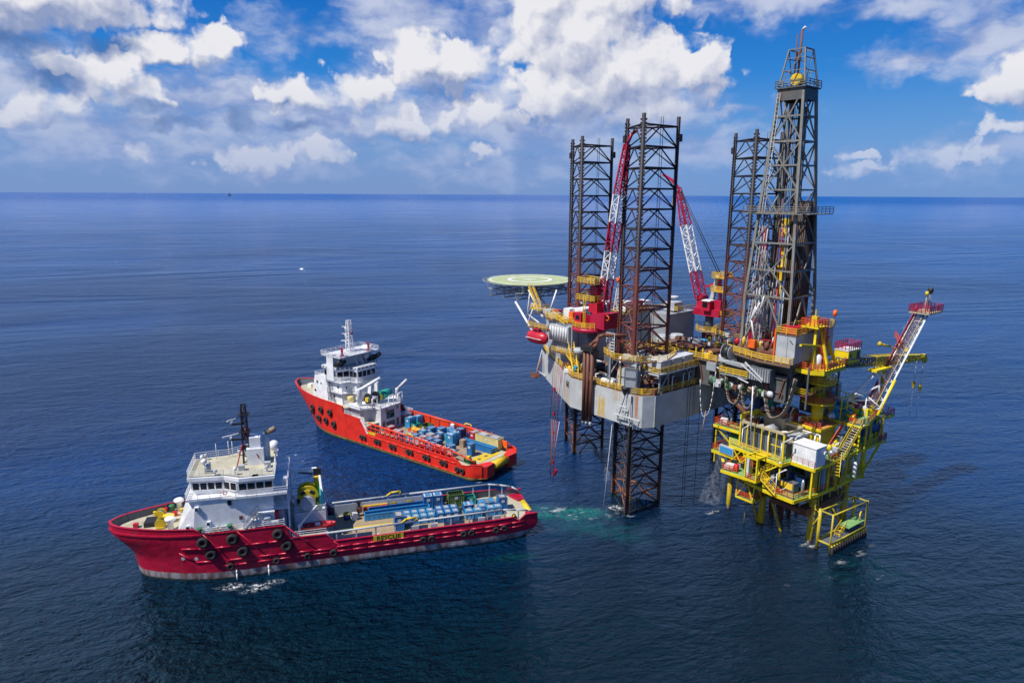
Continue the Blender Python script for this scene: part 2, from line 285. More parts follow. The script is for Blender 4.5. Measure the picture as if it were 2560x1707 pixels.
    base = t.mix(fo, base, (0.75, 0.80, 0.82))
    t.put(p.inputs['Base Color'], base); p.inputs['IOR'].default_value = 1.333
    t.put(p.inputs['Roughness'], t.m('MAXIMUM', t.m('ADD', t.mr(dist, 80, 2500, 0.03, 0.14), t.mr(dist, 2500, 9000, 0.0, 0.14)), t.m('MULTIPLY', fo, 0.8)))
    return m
M['water'] = watermat()
# ------------------------------------------------------------------ mesh builder
def tag(o, label=None, cat=None, group=None, kind=None):
    if label: o['label'] = label
    if cat: o['category'] = cat
    if group: o['group'] = group
    if kind: o['kind'] = kind
    return o
def thing(name, label, cat, loc=(0, 0, 0), rz=0.0, group=None):
    o = bpy.data.objects.new(name, None); C.objects.link(o); o.location = loc; o.rotation_euler = (0, 0, rz); o.empty_display_size = 1
    return tag(o, label, cat, group)
def link(name, me, parent=None, loc=None, rot=None):
    o = bpy.data.objects.new(name, me); C.objects.link(o)
    if parent: o.parent = parent
    if loc is not None: o.location = loc
    if rot is not None: o.rotation_euler = rot
    return o
class MB:
    def __init__(s): s.v = []; s.f = []; s.sm = []
    def add(s, vs, fs, smooth=False):
        k = len(s.v); s.v += [tuple(v) for v in vs]; s.f += [tuple(i+k for i in f) for f in fs]; s.sm += [smooth]*len(fs); return s
    def box(s, x0, x1, y0, y1, z0, z1):
        return s.add([(x0,y0,z0),(x1,y0,z0),(x1,y1,z0),(x0,y1,z0),(x0,y0,z1),(x1,y0,z1),(x1,y1,z1),(x0,y1,z1)],
                     [(0,3,2,1),(4,5,6,7),(0,1,5,4),(1,2,6,5),(2,3,7,6),(3,0,4,7)])
    def bx(s, c, d, rz=0.0, tilt=0.0):
        m = Matrix.Rotation(rz, 3, 'Z') @ Matrix.Rotation(tilt, 3, 'Y'); c = Vector(c); h = Vector(d)/2
        vs = [c + m @ Vector((a*h.x, b*h.y, e*h.z)) for e in (-1, 1) for a, b in ((-1,-1),(1,-1),(1,1),(-1,1))]
        return s.add(vs, [(0,3,2,1),(4,5,6,7),(0,1,5,4),(1,2,6,5),(2,3,7,6),(3,0,4,7)])
    def prism(s, pts, z0, z1):
        n = len(pts); a = 0.5*sum(pts[i][0]*pts[(i+1)%n][1]-pts[(i+1)%n][0]*pts[i][1] for i in range(n))
        if a < 0: pts = pts[::-1]
        return s.add([(x, y, z0) for x, y in pts]+[(x, y, z1) for x, y in pts], [tuple(range(n))[::-1], tuple(range(n, 2*n))]+[(i, (i+1)%n, n+(i+1)%n, n+i) for i in range(n)])
    def frame(s, p, q):
        p, q = Vector(p), Vector(q); d = q-p; L = d.length or 1e-6; d = d/L
        up = Vector((0, 0, 1)) if abs(d.z) < 0.95 else Vector((1, 0, 0)); a = d.cross(up).normalized(); b = a.cross(d).normalized()
        return p, q, a, b
    def beam(s, p, q, w=0.2, h=None):
        h = h or w; p, q, a, b = s.frame(p, q); a = a*w/2; b = b*h/2
        vs = [e + x for e in (p, q) for x in (-a-b, a-b, a+b, -a+b)]
        return s.add(vs, [(0,3,2,1),(4,5,6,7),(0,1,5,4),(1,2,6,5),(2,3,7,6),(3,0,4,7)])
    def cyl(s, p, q, r, r2=None, n=8, cap=True):
        r2 = r if r2 is None else r2; p, q, a, b = s.frame(p, q); vs = []
        for e, rr in ((p, r), (q, r2)):
            for i in range(n): t = 2*pi*i/n; vs.append(e + a*(rr*cos(t)) + b*(rr*sin(t)))
        k = len(s.v); s.add(vs, [(i, (i+1)%n, n+(i+1)%n, n+i) for i in range(n)], True)
        if cap: s.f += [tuple(k+i for i in range(n))[::-1], tuple(k+n+i for i in range(n))]; s.sm += [False, False]
        return s
    def tube(s, pts, r, n=6):
        for a, b in zip(pts[:-1], pts[1:]): s.cyl(a, b, r, n=n)
        return s
    def lathe(s, c, prof, n=16, axis='Z'):
        vs = []
        for (r, z) in prof:
            for i in range(n):
                t = 2*pi*i/n; a, b = r*cos(t), r*sin(t)
                vs.append({'Z': (c[0]+a, c[1]+b, c[2]+z), 'Y': (c[0]+a, c[1]+z, c[2]+b), 'X': (c[0]+z, c[1]+a, c[2]+b)}[axis])
        fs = [(j*n+i, j*n+(i+1)%n, (j+1)*n+(i+1)%n, (j+1)*n+i) for j in range(len(prof)-1) for i in range(n)]
        k = len(s.v); s.add(vs, fs, True); s.f += [tuple(k+i for i in range(n))[::-1], tuple(k+(len(prof)-1)*n+i for i in range(n))]; s.sm += [False, False]
        return s
    def ball(s, c, r, n=12):
        return s.lathe(c, [(max(0.02*r, r*sin(pi*i/8)), -r*cos(pi*i/8)) for i in range(9)], n)
    def torus(s, c, R, r, axis='Y', n=18, k=8, tilt=0):
        vs = []
        for i in range(n):
            t = 2*pi*i/n
            for j in range(k):
                u = 2*pi*j/k; rr = R+r*cos(u); a, b, e = rr*cos(t), rr*sin(t), r*sin(u)
                vs.append({'Y': (c[0]+a, c[1]+e, c[2]+b), 'Z': (c[0]+a, c[1]+b, c[2]+e), 'X': (c[0]+e, c[1]+a, c[2]+b)}[axis])
        return s.add(vs, [(i*k+j, ((i+1)%n)*k+j, ((i+1)%n)*k+(j+1)%k, i*k+(j+1)%k) for i in range(n) for j in range(k)], True)
    def grid(s, rows, smooth=True, flip=False):
        n = len(rows[0]); vs = [p for r in rows for p in r]
        fs = [(j*n+i, j*n+i+1, (j+1)*n+i+1, (j+1)*n+i) for j in range(len(rows)-1) for i in range(n-1)]
        if flip: fs = [f[::-1] for f in fs]
        return s.add(vs, fs, smooth)
    def rail(s, pts, h=1.1, step=1.7, r=0.035, bars=3, close=False, post=None):
        pts = [Vector(p) for p in pts]
        if close: pts.append(pts[0])
        for a, b in zip(pts[:-1], pts[1:]):
            L = (b-a).length; n = max(1, round(L/step))
            for i in range(n+1):
                e = a.lerp(b, i/n); s.beam(e, e+Vector((0, 0, h)), post or r*2)
            for k in range(bars):
                z = Vector((0, 0, h*(k+1)/bars)); s.beam(a+z, b+z, r*2)
        return s
    def truss(s, p, q, w, h, bays, r, rd=None, tri=False, w2=None):
        rd = rd or r*0.6; p, q, a, b = s.frame(p, q); w2 = w2 or w
        offs = [(-1,-1),(1,-1),(1,1),(-1,1)] if not tri else [(-1,-1),(1,-1),(0,1)]
        def P(i, t): k = (1-t)*1+t*(w2/w); return p.lerp(q, t)+a*(offs[i][0]*w/2*k)+b*(offs[i][1]*h/2*k)
        n = len(offs)
        for i in range(n): s.beam(P(i, 0), P(i, 1), r*2)
        for j in range(bays):
            for i in range(n):
                s.beam(P(i, j/bays), P((i+1)%n, j/bays), rd*2)
                c, d = (i, (i+1)%n) if j % 2 else ((i+1)%n, i)
                s.beam(P(c, j/bays), P(d, (j+1)/bays), rd*2)
        for i in range(n): s.beam(P(i, 1), P((i+1)%n, 1), rd*2)
        return s
    def stair(s, a, b, w, n=None, side=None):
        a, b = Vector(a), Vector(b); d = b-a; hd = Vector((d.x, d.y, 0)).normalized(); sd = Vector((-hd.y, hd.x, 0))*w/2
        s.beam(a+sd, b+sd, 0.1, 0.25); s.beam(a-sd, b-sd, 0.1, 0.25)
        return s
    def me(s, name, m):
        e = bpy.data.meshes.new(name); e.from_pydata(s.v, [], s.f)
        e.polygons.foreach_set('use_smooth', s.sm); e.materials.append(M[m] if isinstance(m, str) else m); e.update(); return e
    def build(s, name, m, parent=None, loc=None, rot=None):
        return link(name, s.me(name, m), parent, loc, rot)
def stairs(parent, a, b, w, mat_s, mat_t, name='staircase', rail=None):
    a, b = Vector(a), Vector(b); st = MB().stair(a, b, w); d = b-a
    hd = Vector((d.x, d.y, 0)).normalized(); sd = Vector((-hd.y, hd.x, 0))*w/2
    if rail:
        pass
    for k in (-1, 1):
        for z in (0.55, 1.05): st.beam(a+sd*k+Vector((0, 0, z)), b+sd*k+Vector((0, 0, z)), 0.06)
        for i in range(5): e = a.lerp(b, i/4)+sd*k; st.beam(e, e+Vector((0, 0, 1.05)), 0.06)
    o = st.build(name, mat_s, parent)
    n = max(3, int(abs(d.z)/0.36)); tr = MB()
    tr.bx((0, 0, 0), (0.26, w, 0.05)); me = tr.me('stair_tread', mat_t); ang = atan2(hd.y, hd.x)
    for i in range(n): link('stair_tread', me, o, a.lerp(b, (i+0.5)/n), (0, 0, ang))
    return o
# ------------------------------------------------------------------ sea
def sea():
    mb = MB(); rings = [0, 40, 80, 130, 200, 320, 500, 900, 1800, 4000, 9000, 20000, 45000, 100000]; n = 48; rows = []
    for r in rings: rows.append([(r*sin(2*pi*i/n), r*cos(2*pi*i/n), 0.0) for i in range(n+1)])
    mb.grid(rows, False, flip=True)
    o = mb.build('sea', 'water'); tag(o, 'deep blue open sea with small ripples and a turquoise wake', None, kind='structure'); return o
sea()
# ================================================================== ships
def to_w(o, rz, p):
    c, s = cos(rz), sin(rz); return (o[0]+p[0]*c-p[1]*s, o[1]+p[0]*s+p[1]*c, p[2])
def tyre(parent, x, y, z, R=0.85, r=0.32, name='tyre_fender', side=-1):
    key = (round(R, 2), round(r, 2))
    if key not in TY: TY[key] = MB().torus((0, 0, 0), R-r, r, 'Y', 16, 8).me('tyre_fender', 'tyre'); CH[key] = None
    t = link(name, TY[key], parent, (x, y+side*r*0.8, z), (random.uniform(-.1, .1), 0, random.uniform(-.08, .08)))
    for k in (-1, 1): MB().cyl((k*R*0.5, 0.15, R*0.35), (k*R*0.9, 0.25, R*1.35), 0.045, n=5).build('chain', 'black', t)
    return t
TY = {}; CH = {}
def windows(parent, p, q, z0, z1, n, gap=0.22, proud=0.03, mat_f='white', name='window', lean=0.0):
    """n framed panes along the wall from p to q (local xy), the outside on the right of p->q"""
    p, q = Vector((p[0], p[1], 0)), Vector((q[0], q[1], 0)); d = q-p; L = d.length; d.normalize(); nrm = Vector((d.y, -d.x, 0)); w = (L-gap*(n+1))/n; ang = atan2(d.y, d.x); h = z1-z0
    fb = MB(); t = 0.09
    fb.box(-w/2-t, w/2+t, -0.06, 0.03, h/2, h/2+t).box(-w/2-t, w/2+t, -0.06, 0.03, -h/2-t, -h/2).box(-w/2-t, -w/2, -0.06, 0.03, -h/2, h/2).box(w/2, w/2+t, -0.06, 0.03, -h/2, h/2)
    fm = fb.me('window', mat_f); gm = MB().box(-w/2, w/2, -0.02, 0.05, -h/2, h/2).me('pane', 'glass')
    for i in range(n):
        c = p+d*(gap+w/2+i*(w+gap))+nrm*proud+Vector((0, 0, (z0+z1)/2))
        o = link(name, fm, parent, c, (lean, 0, ang)); link('pane', gm, o)
def hull_shell(parent, stn, beam_fn, z_top, z_low, mat_h, mat_in, deck_z, th=0.18, levels=9, zmin=-1.6, mat_bow=None, x_split=16):
    """stn: stations; beam_fn(x,z)->(x,halfbreadth); z_top(x); builds outer skin, bulwark inside and rim"""
    out = MB()
    for sd in (-1, 1):
        rows = []
        for x in stn:
            zt = z_top(x); r = []
            for k in range(levels+1):
                z = zmin+(zt-zmin)*k/levels; X, b = beam_fn(x, z); r.append((X, sd*b, z))
            rows.append(r)
        out.grid(rows, True, flip=(sd > 0))
    h = out.build('hull', mat_h, parent)
    inn = MB()
    for sd in (-1, 1):
        rows = []; rim = []
        for x in stn:
            zt = z_top(x); zd = min(deck_z(x), zt-0.05); Xt, bt = beam_fn(x, zt); bi = max(0.0, bt-th)
            Xd, bd = beam_fn(x, zd); bd = max(0.0, min(bi, bd-th))
            rows.append([(Xt+(0.18 if x < 2 else 0), sd*bi, zt), (Xd+(0.3 if x < 2 else 0), sd*bd, zd)]); rim.append([(Xt-0.02, sd*(bt+0.08), zt+0.01), (Xt-0.02, sd*(bt+0.08), zt+0.11), (Xt+(0.2 if x < 2 else 0), sd*(bi-0.08 if bi > .1 else 0), zt+0.11), (Xt+(0.2 if x < 2 else 0), sd*(bi-0.08 if bi > .1 else 0), zt+0.01)])
        ns = sum(1 for x in stn if x <= x_split); inb = MB() if sd < 0 else inb
        if mat_bow: inb.grid(rows[:ns], False, flip=(sd > 0)); inn.grid(rows[ns-1:], False, flip=(sd > 0))
        else: inn.grid(rows, False, flip=(sd > 0))
        rb = MB().grid(rim, False, flip=(sd < 0)); rb.build('bulwark_rim', mat_h, parent)
    inn.build('bulwark', mat_in, parent)
    if mat_bow: inb.build('bulwark', mat_bow, parent)
    return h
def smooth(stops):
    def f(x):
        if x <= stops[0][0]: return stops[0][1]
        for (a, b), (c, d) in zip(stops[:-1], stops[1:]):
            if x <= c: return b+(d-b)*(x-a)/(c-a)
        return stops[-1][1]
    return f
def deck_plate(parent, stn, beam_fn, z, mat_d, th=0.1, name='deck', inset=0.2):
    L = []; Rr = []
    for x in stn:
        X, b = beam_fn(x, z); b = max(0.02, b-inset); L.append((X+(0.3 if x < 2 else 0), -b)); Rr.append((X+(0.3 if x < 2 else 0), b))
    return MB().prism(L+Rr[::-1], z-th, z).build(name, mat_d, parent)
CON = {}
def container(key, L, Wd, H, mc, frame=None, roof='corr', open_top=False):
    """an offshore cargo container; returns meshes of its parts in local space (base centre at origin)"""
    if key in CON: return CON[key]
    frame = frame or mc; t = 0.12; fr = MB()
    for a in (-1, 1):
        for b in (-1, 1):
            fr.box(*sorted((a*L/2, a*(L/2-t))), *sorted((b*Wd/2, b*(Wd/2-t))), 0.1, H)
        for z in (0.1, H-t): fr.box(-L/2+t, L/2-t, *sorted((a*Wd/2, a*(Wd/2-t))), z, z+t); fr.box(*sorted((a*L/2, a*(L/2-t))), -Wd/2+t, Wd/2-t, z, z+t)
    for b in (-1, 1):
        for s in (-0.25, 0.25): fr.box(L*s-0.2, L*s+0.2, b*(Wd/2-0.05)-0.04, b*(Wd/2-0.05)+0.04, 0.0, 0.1)
    wl = MB(); st = 0.32
    def side(n, x0, x1, fn):
        k = max(3, int((x1-x0)/st)*2); ps = []
        for i in range(k+1):
            x = x0+(x1-x0)*i/k; dd = 0.0 if (i//1) % 2 == 0 else 0.05; ps.append((x, dd))
        rows = [[fn(x, dd, z) for x, dd in ps] for z in (0.2, H-0.1)]
        wl.grid(rows, False)
    side(0, -L/2+t, L/2-t, lambda x, d, z: (x, -Wd/2+0.03+d, z)); side(0, -L/2+t, L/2-t, lambda x, d, z: (-x, Wd/2-0.03-d, z))
    side(0, -Wd/2+t, Wd/2-t, lambda x, d, z: (L/2-0.03-d, x, z)); side(0, -Wd/2+t, Wd/2-t, lambda x, d, z: (-L/2+0.03+d, -x, z))
    parts = [('frame', fr.me('frame', frame)), ('wall', wl.me('wall', mc))]
    fl = MB().box(-L/2+0.05, L/2-0.05, -Wd/2+0.05, Wd/2-0.05, 0.14, 0.2)
    if open_top: parts.append(('floor', fl.me('floor', 'rigdeck')))
    else:
        rf = MB().box(-L/2+t, L/2-t, -Wd/2+t, Wd/2-t, H-0.1, H-0.04)
        k = max(2, int(L/0.5))
        for i in range(k): x = -L/2+t+(L-2*t)*(i+0.5)/k; rf.box(x-0.06, x+0.06, -Wd/2+t, Wd/2-t, H-0.039, H+0.005)
        parts.append(('roof', rf.me('roof', roof if roof in M else mc)))
        ld = MB(); nl = 2 if L > 1.8 else 1
        for i in range(nl): cx_ = (i-(nl-1)/2)*L/nl; ld.box(cx_-L/nl*0.3, cx_+L/nl*0.3, -Wd*0.3, Wd*0.3, H+0.006, H+0.07)
        parts.append(('lid', ld.me('lid', 'blue2' if roof in ('white', 'white2', 'silver') and mc in ('blue', 'blue2', 'navy') else 'lgrey')))
        sl = MB()
        for a, b in ((-1, -1), (1, -1), (1, 1), (-1, 1)): sl.cyl((a*(L/2-.08), b*(Wd/2-.08), H), (a*0.1, b*0.1, H+0.22), 0.022, n=4)
        parts.append(('sling', sl.me('sling', 'tan')))
        dr = MB(); 
        for b in (-0.5, 0.5):
            dr.box(L/2, L/2+0.045, b*(Wd/2-t)*1.0-(Wd/4-t*0.7), b*(Wd/2-t)+(Wd/4-t*0.7), 0.28, H-0.18)
            for yy in (-0.12, 0.12): dr.cyl((L/2+0.08, b*(Wd/2-t)+yy, 0.3), (L/2+0.08, b*(Wd/2-t)+yy, H-0.2), 0.025, n=5)
        parts.append(('door', dr.me('door', mc)))
    if Wd < 3 and H > 1:
        pl = MB().box(-0.3, 0.3, -Wd/2-0.012, -Wd/2-0.002, H*0.62, H*0.84); parts.append(('sign_plate', pl.me('sign_plate', 'white2')))
    CON[key] = parts; return parts
def place(parts, name, label, cat, loc, rz, group=None):
    t = thing(name, label, cat, loc, rz, group)
    for n, me in parts: link(n, me, t)
    return t
def basket(L, Wd, H, mc):
    key = ('b', L, Wd, H, mc)
    if key in CON: return CON[key]
    fr = MB(); 
    for b in (-1, 1):
        fr.box(-L/2, L/2, b*Wd/2-0.07, b*Wd/2+0.07, H-0.14, H); fr.box(-L/2, L/2, b*Wd/2-0.07, b*Wd/2+0.07, 0.05, 0.2)
    for a in (-1, 1): fr.box(a*L/2-0.07, a*L/2+0.07, -Wd/2, Wd/2, H-0.14, H); fr.box(a*L/2-0.07, a*L/2+0.07, -Wd/2, Wd/2, 0.05, 0.2)
    wl = MB()
    for b in (-1, 1): wl.box(-L/2, L/2, b*Wd/2-0.02, b*Wd/2+0.02, 0.2, H-0.14)
    for a in (-1, 1): wl.box(a*L/2-0.02, a*L/2+0.02, -Wd/2, Wd/2, 0.2, H-0.14)
    rb = MB().box(-0.05, 0.05, -0.06, 0.06, 0.2, H-0.14).me('rib', mc)
    fl = MB().box(-L/2+.05, L/2-.05, -Wd/2+.05, Wd/2-.05, 0.1, 0.16)
    CON[key] = [('frame', fr.me('frame', mc)), ('side_panel', wl.me('side_panel', mc)), ('floor', fl.me('floor', 'navy')), ('rib', rb, [(-L/2+0.6+i*(L-1.2)/max(1, round((L-1.2)/0.85)), b*Wd/2, 0) for i in range(int(round((L-1.2)/0.85))+1) for b in (-1, 1)])]
    return CON[key]
def place_b(parts, name, label, cat, loc, rz, group=None):
    t = thing(name, label, cat, loc, rz, group)
    for p in parts:
        if len(p) == 3:
            for q in p[2]: link(p[0], p[1], t, q)
        else: link(p[0], p[1], t)
    return t
def raildeck(parent, pts, z, mat_r='railwhite', h=1.05, close=False, step=1.6, r=0.03, name='railing'):
    return MB().rail([(x, y, z) for x, y in pts], h, step, r, close=close).build(name, mat_r, parent)
def fender_text(parent, txt, size, loc, rot, m, name='lettering', ext=0.01, align='CENTER'):
    cu = bpy.data.curves.new(name, 'FONT'); cu.body = txt; cu.size = size; cu.extrude = ext; cu.align_x = align; cu.align_y = 'CENTER'; cu.space_character = 1.05; cu.offset = 0.012
    tmp = bpy.data.objects.new('t', cu); C.objects.link(tmp); dg = bpy.context.evaluated_depsgraph_get()
    me = bpy.data.meshes.new_from_object(tmp.evaluated_get(dg)); bpy.data.objects.remove(tmp); me.materials.clear(); me.materials.append(M[m])
    o = link(name, me, parent, loc, rot); return o
def lifebuoy(parent, x, y, z, axis='Y'):
    MB().torus((x, y, z), 0.3, 0.09, axis, 14, 6).build('lifebuoy', 'orange', parent)
def winch(parent, c, w, r, md, mf, name='winch', axis='y'):
    f = MB(); d = MB()
    ax = (lambda t: (c[0], c[1]+t, c[2])) if axis == 'y' else (lambda t: (c[0]+t, c[1], c[2]))
    for s in (-1, 1): f.cyl(ax(s*w/2-0.06), ax(s*w/2+0.06), r, n=18)
    f.bx((c[0], c[1], c[2]-r*0.9), (r*1.6 if axis == 'y' else w+0.4, w+0.4 if axis == 'y' else r*1.6, 0.25)); d.cyl(ax(-w/2), ax(w/2), r*0.62, n=16)
    o = f.build(name, mf, parent); d.build('drum', md, o); return o
def lattice_mast(parent, x, y, z0, z1, w, m, name='mast'):
    return MB().truss((x, y, z0), (x, y, z1), w, w, max(3, int((z1-z0)/w/1.2)), 0.09, 0.05, w2=w*0.6).build(name, m, parent)
def radar(parent, x, y, z, L=2.2, ang=0.3, m='railwhite'):
    b = MB().cyl((x, y, z), (x, y, z+0.45), 0.22, n=10).bx((x, y, z+0.6), (L, 0.16, 0.22), ang); return b.build('radar_scanner', m, parent)
# ------------------------------------------------------------------ crimson supply ship
def ship1():
    O, RZ = (-60.15, 100.3), radians(16)
    s = thing('supply_ship', 'crimson supply ship nearest the camera with white wheelhouse, black mast and a yellow RESCUE sign', 'ship', (O[0], O[1], 0), RZ)
    stem = smooth([(-1.6, 0.6), (0, 0.1), (3.8, -0.5), (6.0, -2.2), (7.3, -3.4), (9.2, -3.6)])
    Lz = smooth([(-1.6, 17), (0, 16), (4, 15), (7, 13.5), (9.2, 13.0)])
    full = smooth([(0, 0), (0.06, 0.27), (0.15, 0.43), (0.3, 0.62), (0.5, 0.81), (0.75, 0.95), (1, 1)])
    sheer = smooth([(-4, 9.15), (9.6, 9.0), (10.8, 8.25), (12, 8.05), (23.0, 8.0), (24.1, 5.65), (29.3, 5.6), (30.7, 4.2), (61.2, 4.25), (62.4, 3.4), (63.6, 4.3), (66.2, 4.2)])
    B = 6.3
    def bf(x, z):
        zc = max(-1.6, min(9.2, z)); xs = stem(zc); L = Lz(zc); t = (x+3.6)/(L+3.6) if x < L else 1.0
        X = xs+(x+3.6)*(L-xs)/(L+3.6) if x < L else x
        b = B*full(min(1, max(0, t)))
        if x > 57: b *= 1-0.0035*(x-57)**1.75*(1.0 if z > 0.8 else 1.25)
        if z < 0: b *= 0.97
        if x > 62 and z < 2.2: X -= (x-62)*(2.2-z)*0.22
        return X, b
    stn = [-3.6, -3.45, -3.2, -2.8, -2, -1, 0, 1.5, 3, 4.5, 6, 7.5, 9.6, 10.8, 12, 15, 18, 23.0, 24.1, 29.3, 30.7, 36, 42, 48, 54, 58, 60, 61.2, 62.4, 63.6, 65, 66.0]
    dz = smooth([(-4, 8.0), (23.0, 7.9), (23.05, 5.4), (29.6, 5.4), (29.7, 3.0), (67, 3.0)])
    h = hull_shell(s, stn, bf, sheer, None, 'hull1', 'dgrey', dz, levels=12)
    # transom
    tr = MB(); rows = []
    for k in range(7):
        z = -1.6+(2.8+1.6)*k/6; X, b = bf(66.0, z); rows.append([(X, -b, z), (X, b, z)])
    tr.grid(rows, False, flip=True); tr.build('transom', 'hull1', s)
    MB().cyl((65.6, -2.4, 2.75), (65.6, 2.4, 2.75), 0.6, n=20).build('stern_roller', 'yellow', s)
    for sd in (-1, 1):
        MB().prism([(63.4, sd*5.2), (65.9, sd*4.8), (65.9, sd*2.5), (64.6, sd*2.5)], 2.9, 3.45).build('stern_quarter', 'hull1', s)
    # bow fender lip
    lip = MB()
    for sd in (-1, 1):
        pts = [Vector((*[(a if i == 0 else sd*a) for i, a in enumerate(bf(x, 8.05))], 8.05)) for x in (-3.6, -3.2, -2, -1, 0, 1.5, 3, 4.5, 6, 7.5, 9.6, 10.8)]
        for a, b in zip(pts[:-1], pts[1:]): lip.beam(a, b, 0.32, 0.26)
    lip.build('bow_fender', 'hull1', s)
    # rubbing strakes and diagonal fender bars
    def strake(x0, x1, z0, z1=None, sd=-1, r=0.14):
        z1 = z0 if z1 is None else z1; mb = MB(); n = max(1, int((x1-x0)/2.5)); P = []
        for i in range(n+1):
            x = x0+(x1-x0)*i/n; z = z0+(z1-z0)*i/n; X, b = bf(x, z); P.append((X, sd*(b+0.06), z))
        for a, b in zip(P[:-1], P[1:]): mb.cyl(a, b, r, n=6)
        mb.build('rubbing_strake', 'hull1', s)
    for sd in (-1, 1):
        strake(31, 63.5, 3.25, sd=sd); strake(31, 63.5, 2.45, sd=sd); strake(7, 23.2, 5.75, 5.5, sd)
        for a, b in ((8.4, 12.6), (14.0, 18.5), (19.0, 30.2)): strake(a, b, 3.35, 3.0 if b > 20 else 3.25, sd)
        strake(13, 30, 2.45, 2.45, sd)
        for a, za, b, zb in ((11, 8.1, 15, 2.6), (16, 8.0, 20.6, 2.6), (23.3, 7.9, 28.2, 2.7), (6.2, 5.0, 8.4, 3.3), (30.5, 4.3, 32.4, 2.5)): strake(a, b, za, zb, sd, 0.11)
    for x, z, R in ((10.8, 6.8, .95), (11.5, 4.6, .9), (15.2, 6.9, .92), (16.6, 4.6, .92), (22.0, 6.8, .92), (23.2, 4.6, .92), (14.4, 2.2, .62), (21.5, 2.2, .6), (26.3, 2.3, .6), (30.4, 2.3, .66), (45.2, 2.5, .62), (46.6, 2.5, .62), (52.2, 2.6, .62), (53.6, 2.6, .62), (58.0, 2.5, .62), (59.5, 2.6, .6)):
        X, b = bf(x, z); tyre(s, X, -b, z, R, R*0.36)
    # anchor pocket marks
    for x, z in ((8.6, 3.9), (6.3, 4.0)):
        X, b = bf(x, z); MB().lathe((X, -b-0.02, z), [(0.28, -0.05), (0.28, 0.02), (0.12, 0.03)], 12, 'Y').build('thruster_mark', 'white2', s)
    # decks
    deck_plate(s, [-3.2, -2.8, -2, -1, 0, 1.5, 3, 4.5, 6, 7.5, 9.6, 12, 15, 18, 23.0], bf, 8.0, 'deck')
    deck_plate(s, [23.05, 26, 29.6], bf, 5.4, 'deck', th=0.15)
    MB().box(23.0, 23.15, -6.1, 6.1, 5.4, 7.98).build('bulkhead', 'white2', s); MB().box(29.55, 29.7, -6.1, 6.1, 3.0, 5.38).build('bulkhead', 'white2', s)
    dk = deck_plate(s, [29.7, 36, 42, 48, 54, 58, 60, 61.2, 62.4, 63.6, 65.0], bf, 3.0, 'deck', th=0.2)
    pm = MB().box(-0.66, 0.66, -4.9, 4.9, 0, 0.05).me('deck_plank', 'wood')
    for i in range(22): link('deck_plank', pm, dk, (31.2+i*1.38, -0.1, 3.01))
    MB().box(31.5, 40.8, -0.55, 0.05, 3.07, 3.10).build('deck_stripe', 'yellow', s)
    # crash rails
    for sd in (-1, 1):
        P = [(28.8, sd*5.6, 5.5), (44.5, sd*5.6, 5.65), (59.5, sd*5.6, 5.75), (61.8, sd*5.5, 5.4), (64.1, sd*5.2, 4.9), (65.2, sd*4.6, 4.3)]
        MB().tube(P, 0.17, 8).build('crash_rail', 'lgrey', s)
        for x in (31, 34.2, 37.4, 40.6, 43.8, 47, 50.2, 53.4, 56.6, 59.8, 62.3):
            z = 5.5+0.25*(x-28.8)/30 if x < 60 else 5.15
            MB().beam((x, sd*5.6, 3.0), (x, sd*5.6, z), 0.2, 0.24).build('rail_post', 'lgrey', s)
        if sd > 0:
            MB().box(31, 50, 5.35, 5.45, 3.0, 5.1).build('cargo_rail_panel', 'lgrey', s)
            for x in (41.5, 44.5, 47.2): MB().box(x-0.45, x+0.45, 5.30, 5.34, 3.7, 4.5).build('grille', 'yellow', s)
        else:
            for x0, x1 in ((31.3, 36.8), (43.2, 46.2), (49.0, 52.6), (54, 57.6)): MB().box(x0, x1, -5.5, -5.4, 3.0, 4.7).build('cargo_rail_panel', 'grey', s)
            for x0 in (44.0, 47.2, 55.6, 58.4): MB().bx((x0, -5.75, 4.55), (1.2, 0.3, 0.7), 0).build('locker', 'lgrey', s)
    for x, sd in ((43.0, -1), (41.6, 1)):
        MB().tube([(x-1.3, sd*5.6, 5.7), (x-0.4, sd*5.6, 6.3), (x+1.2, sd*5.6, 6.35), (x+1.2, sd*5.6, 5.7)], 0.17, 8).build('fairlead', 'yellow', s)
    # RESCUE board
    bd = MB().box(36.9, 41.9, -6.42, -6.36, 3.33, 4.27).build('name_board', 'yellow', s)
    fender_text(bd, 'RESCUE', 1.12, (39.4, -6.43, 3.8), (pi/2, 0, 0), 'black')
    for x in (61.9,):
        winch(s, (x, -4.6, 3.6), 0.8, 0.4, 'yellow', 'black', 'capstan'); winch(s, (x-24, -5.1, 3.5), 0.8, 0.3, 'yellow', 'white', 'capstan')
    # accommodation block
    A = [(7.3, -4.4), (7.3, 4.4), (9.4, 5.5), (21.6, 5.5), (21.6, -5.5), (9.4, -5.5)]
    blk = MB(); b0 = [(7.0, -4.3), (9.5, -5.45), (21.6, -5.45), (21.6, 5.45), (9.5, 5.45), (7.0, 4.3)]; b1 = [(8.8, -4.3), (10.2, -5.45), (21.6, -5.45), (21.6, 5.45), (10.2, 5.45), (8.8, 4.3)]
    blk.add([(x, y, 8.0) for x, y in b0]+[(x, y, 13.5) for x, y in b1], [(0,1,2,3,4,5)[::-1], (6,7,8,9,10,11)]+[(i, (i+1) % 6, 6+(i+1) % 6, 6+i) for i in range(6)])
    acc = blk.build('accommodation', 'white', s)
    for x, z in ((10.4, 12.2), (8.9, 9.3), (11.9, 9.6)):
        MB().bx((x, -5.55, z), (0.55, 0.4, 0.65)).build('vent_box', 'white', s); MB().bx((x-0.1, -5.78, z-0.05), (0.38, 0.06, 0.4)).build('pane', 'glass', acc)
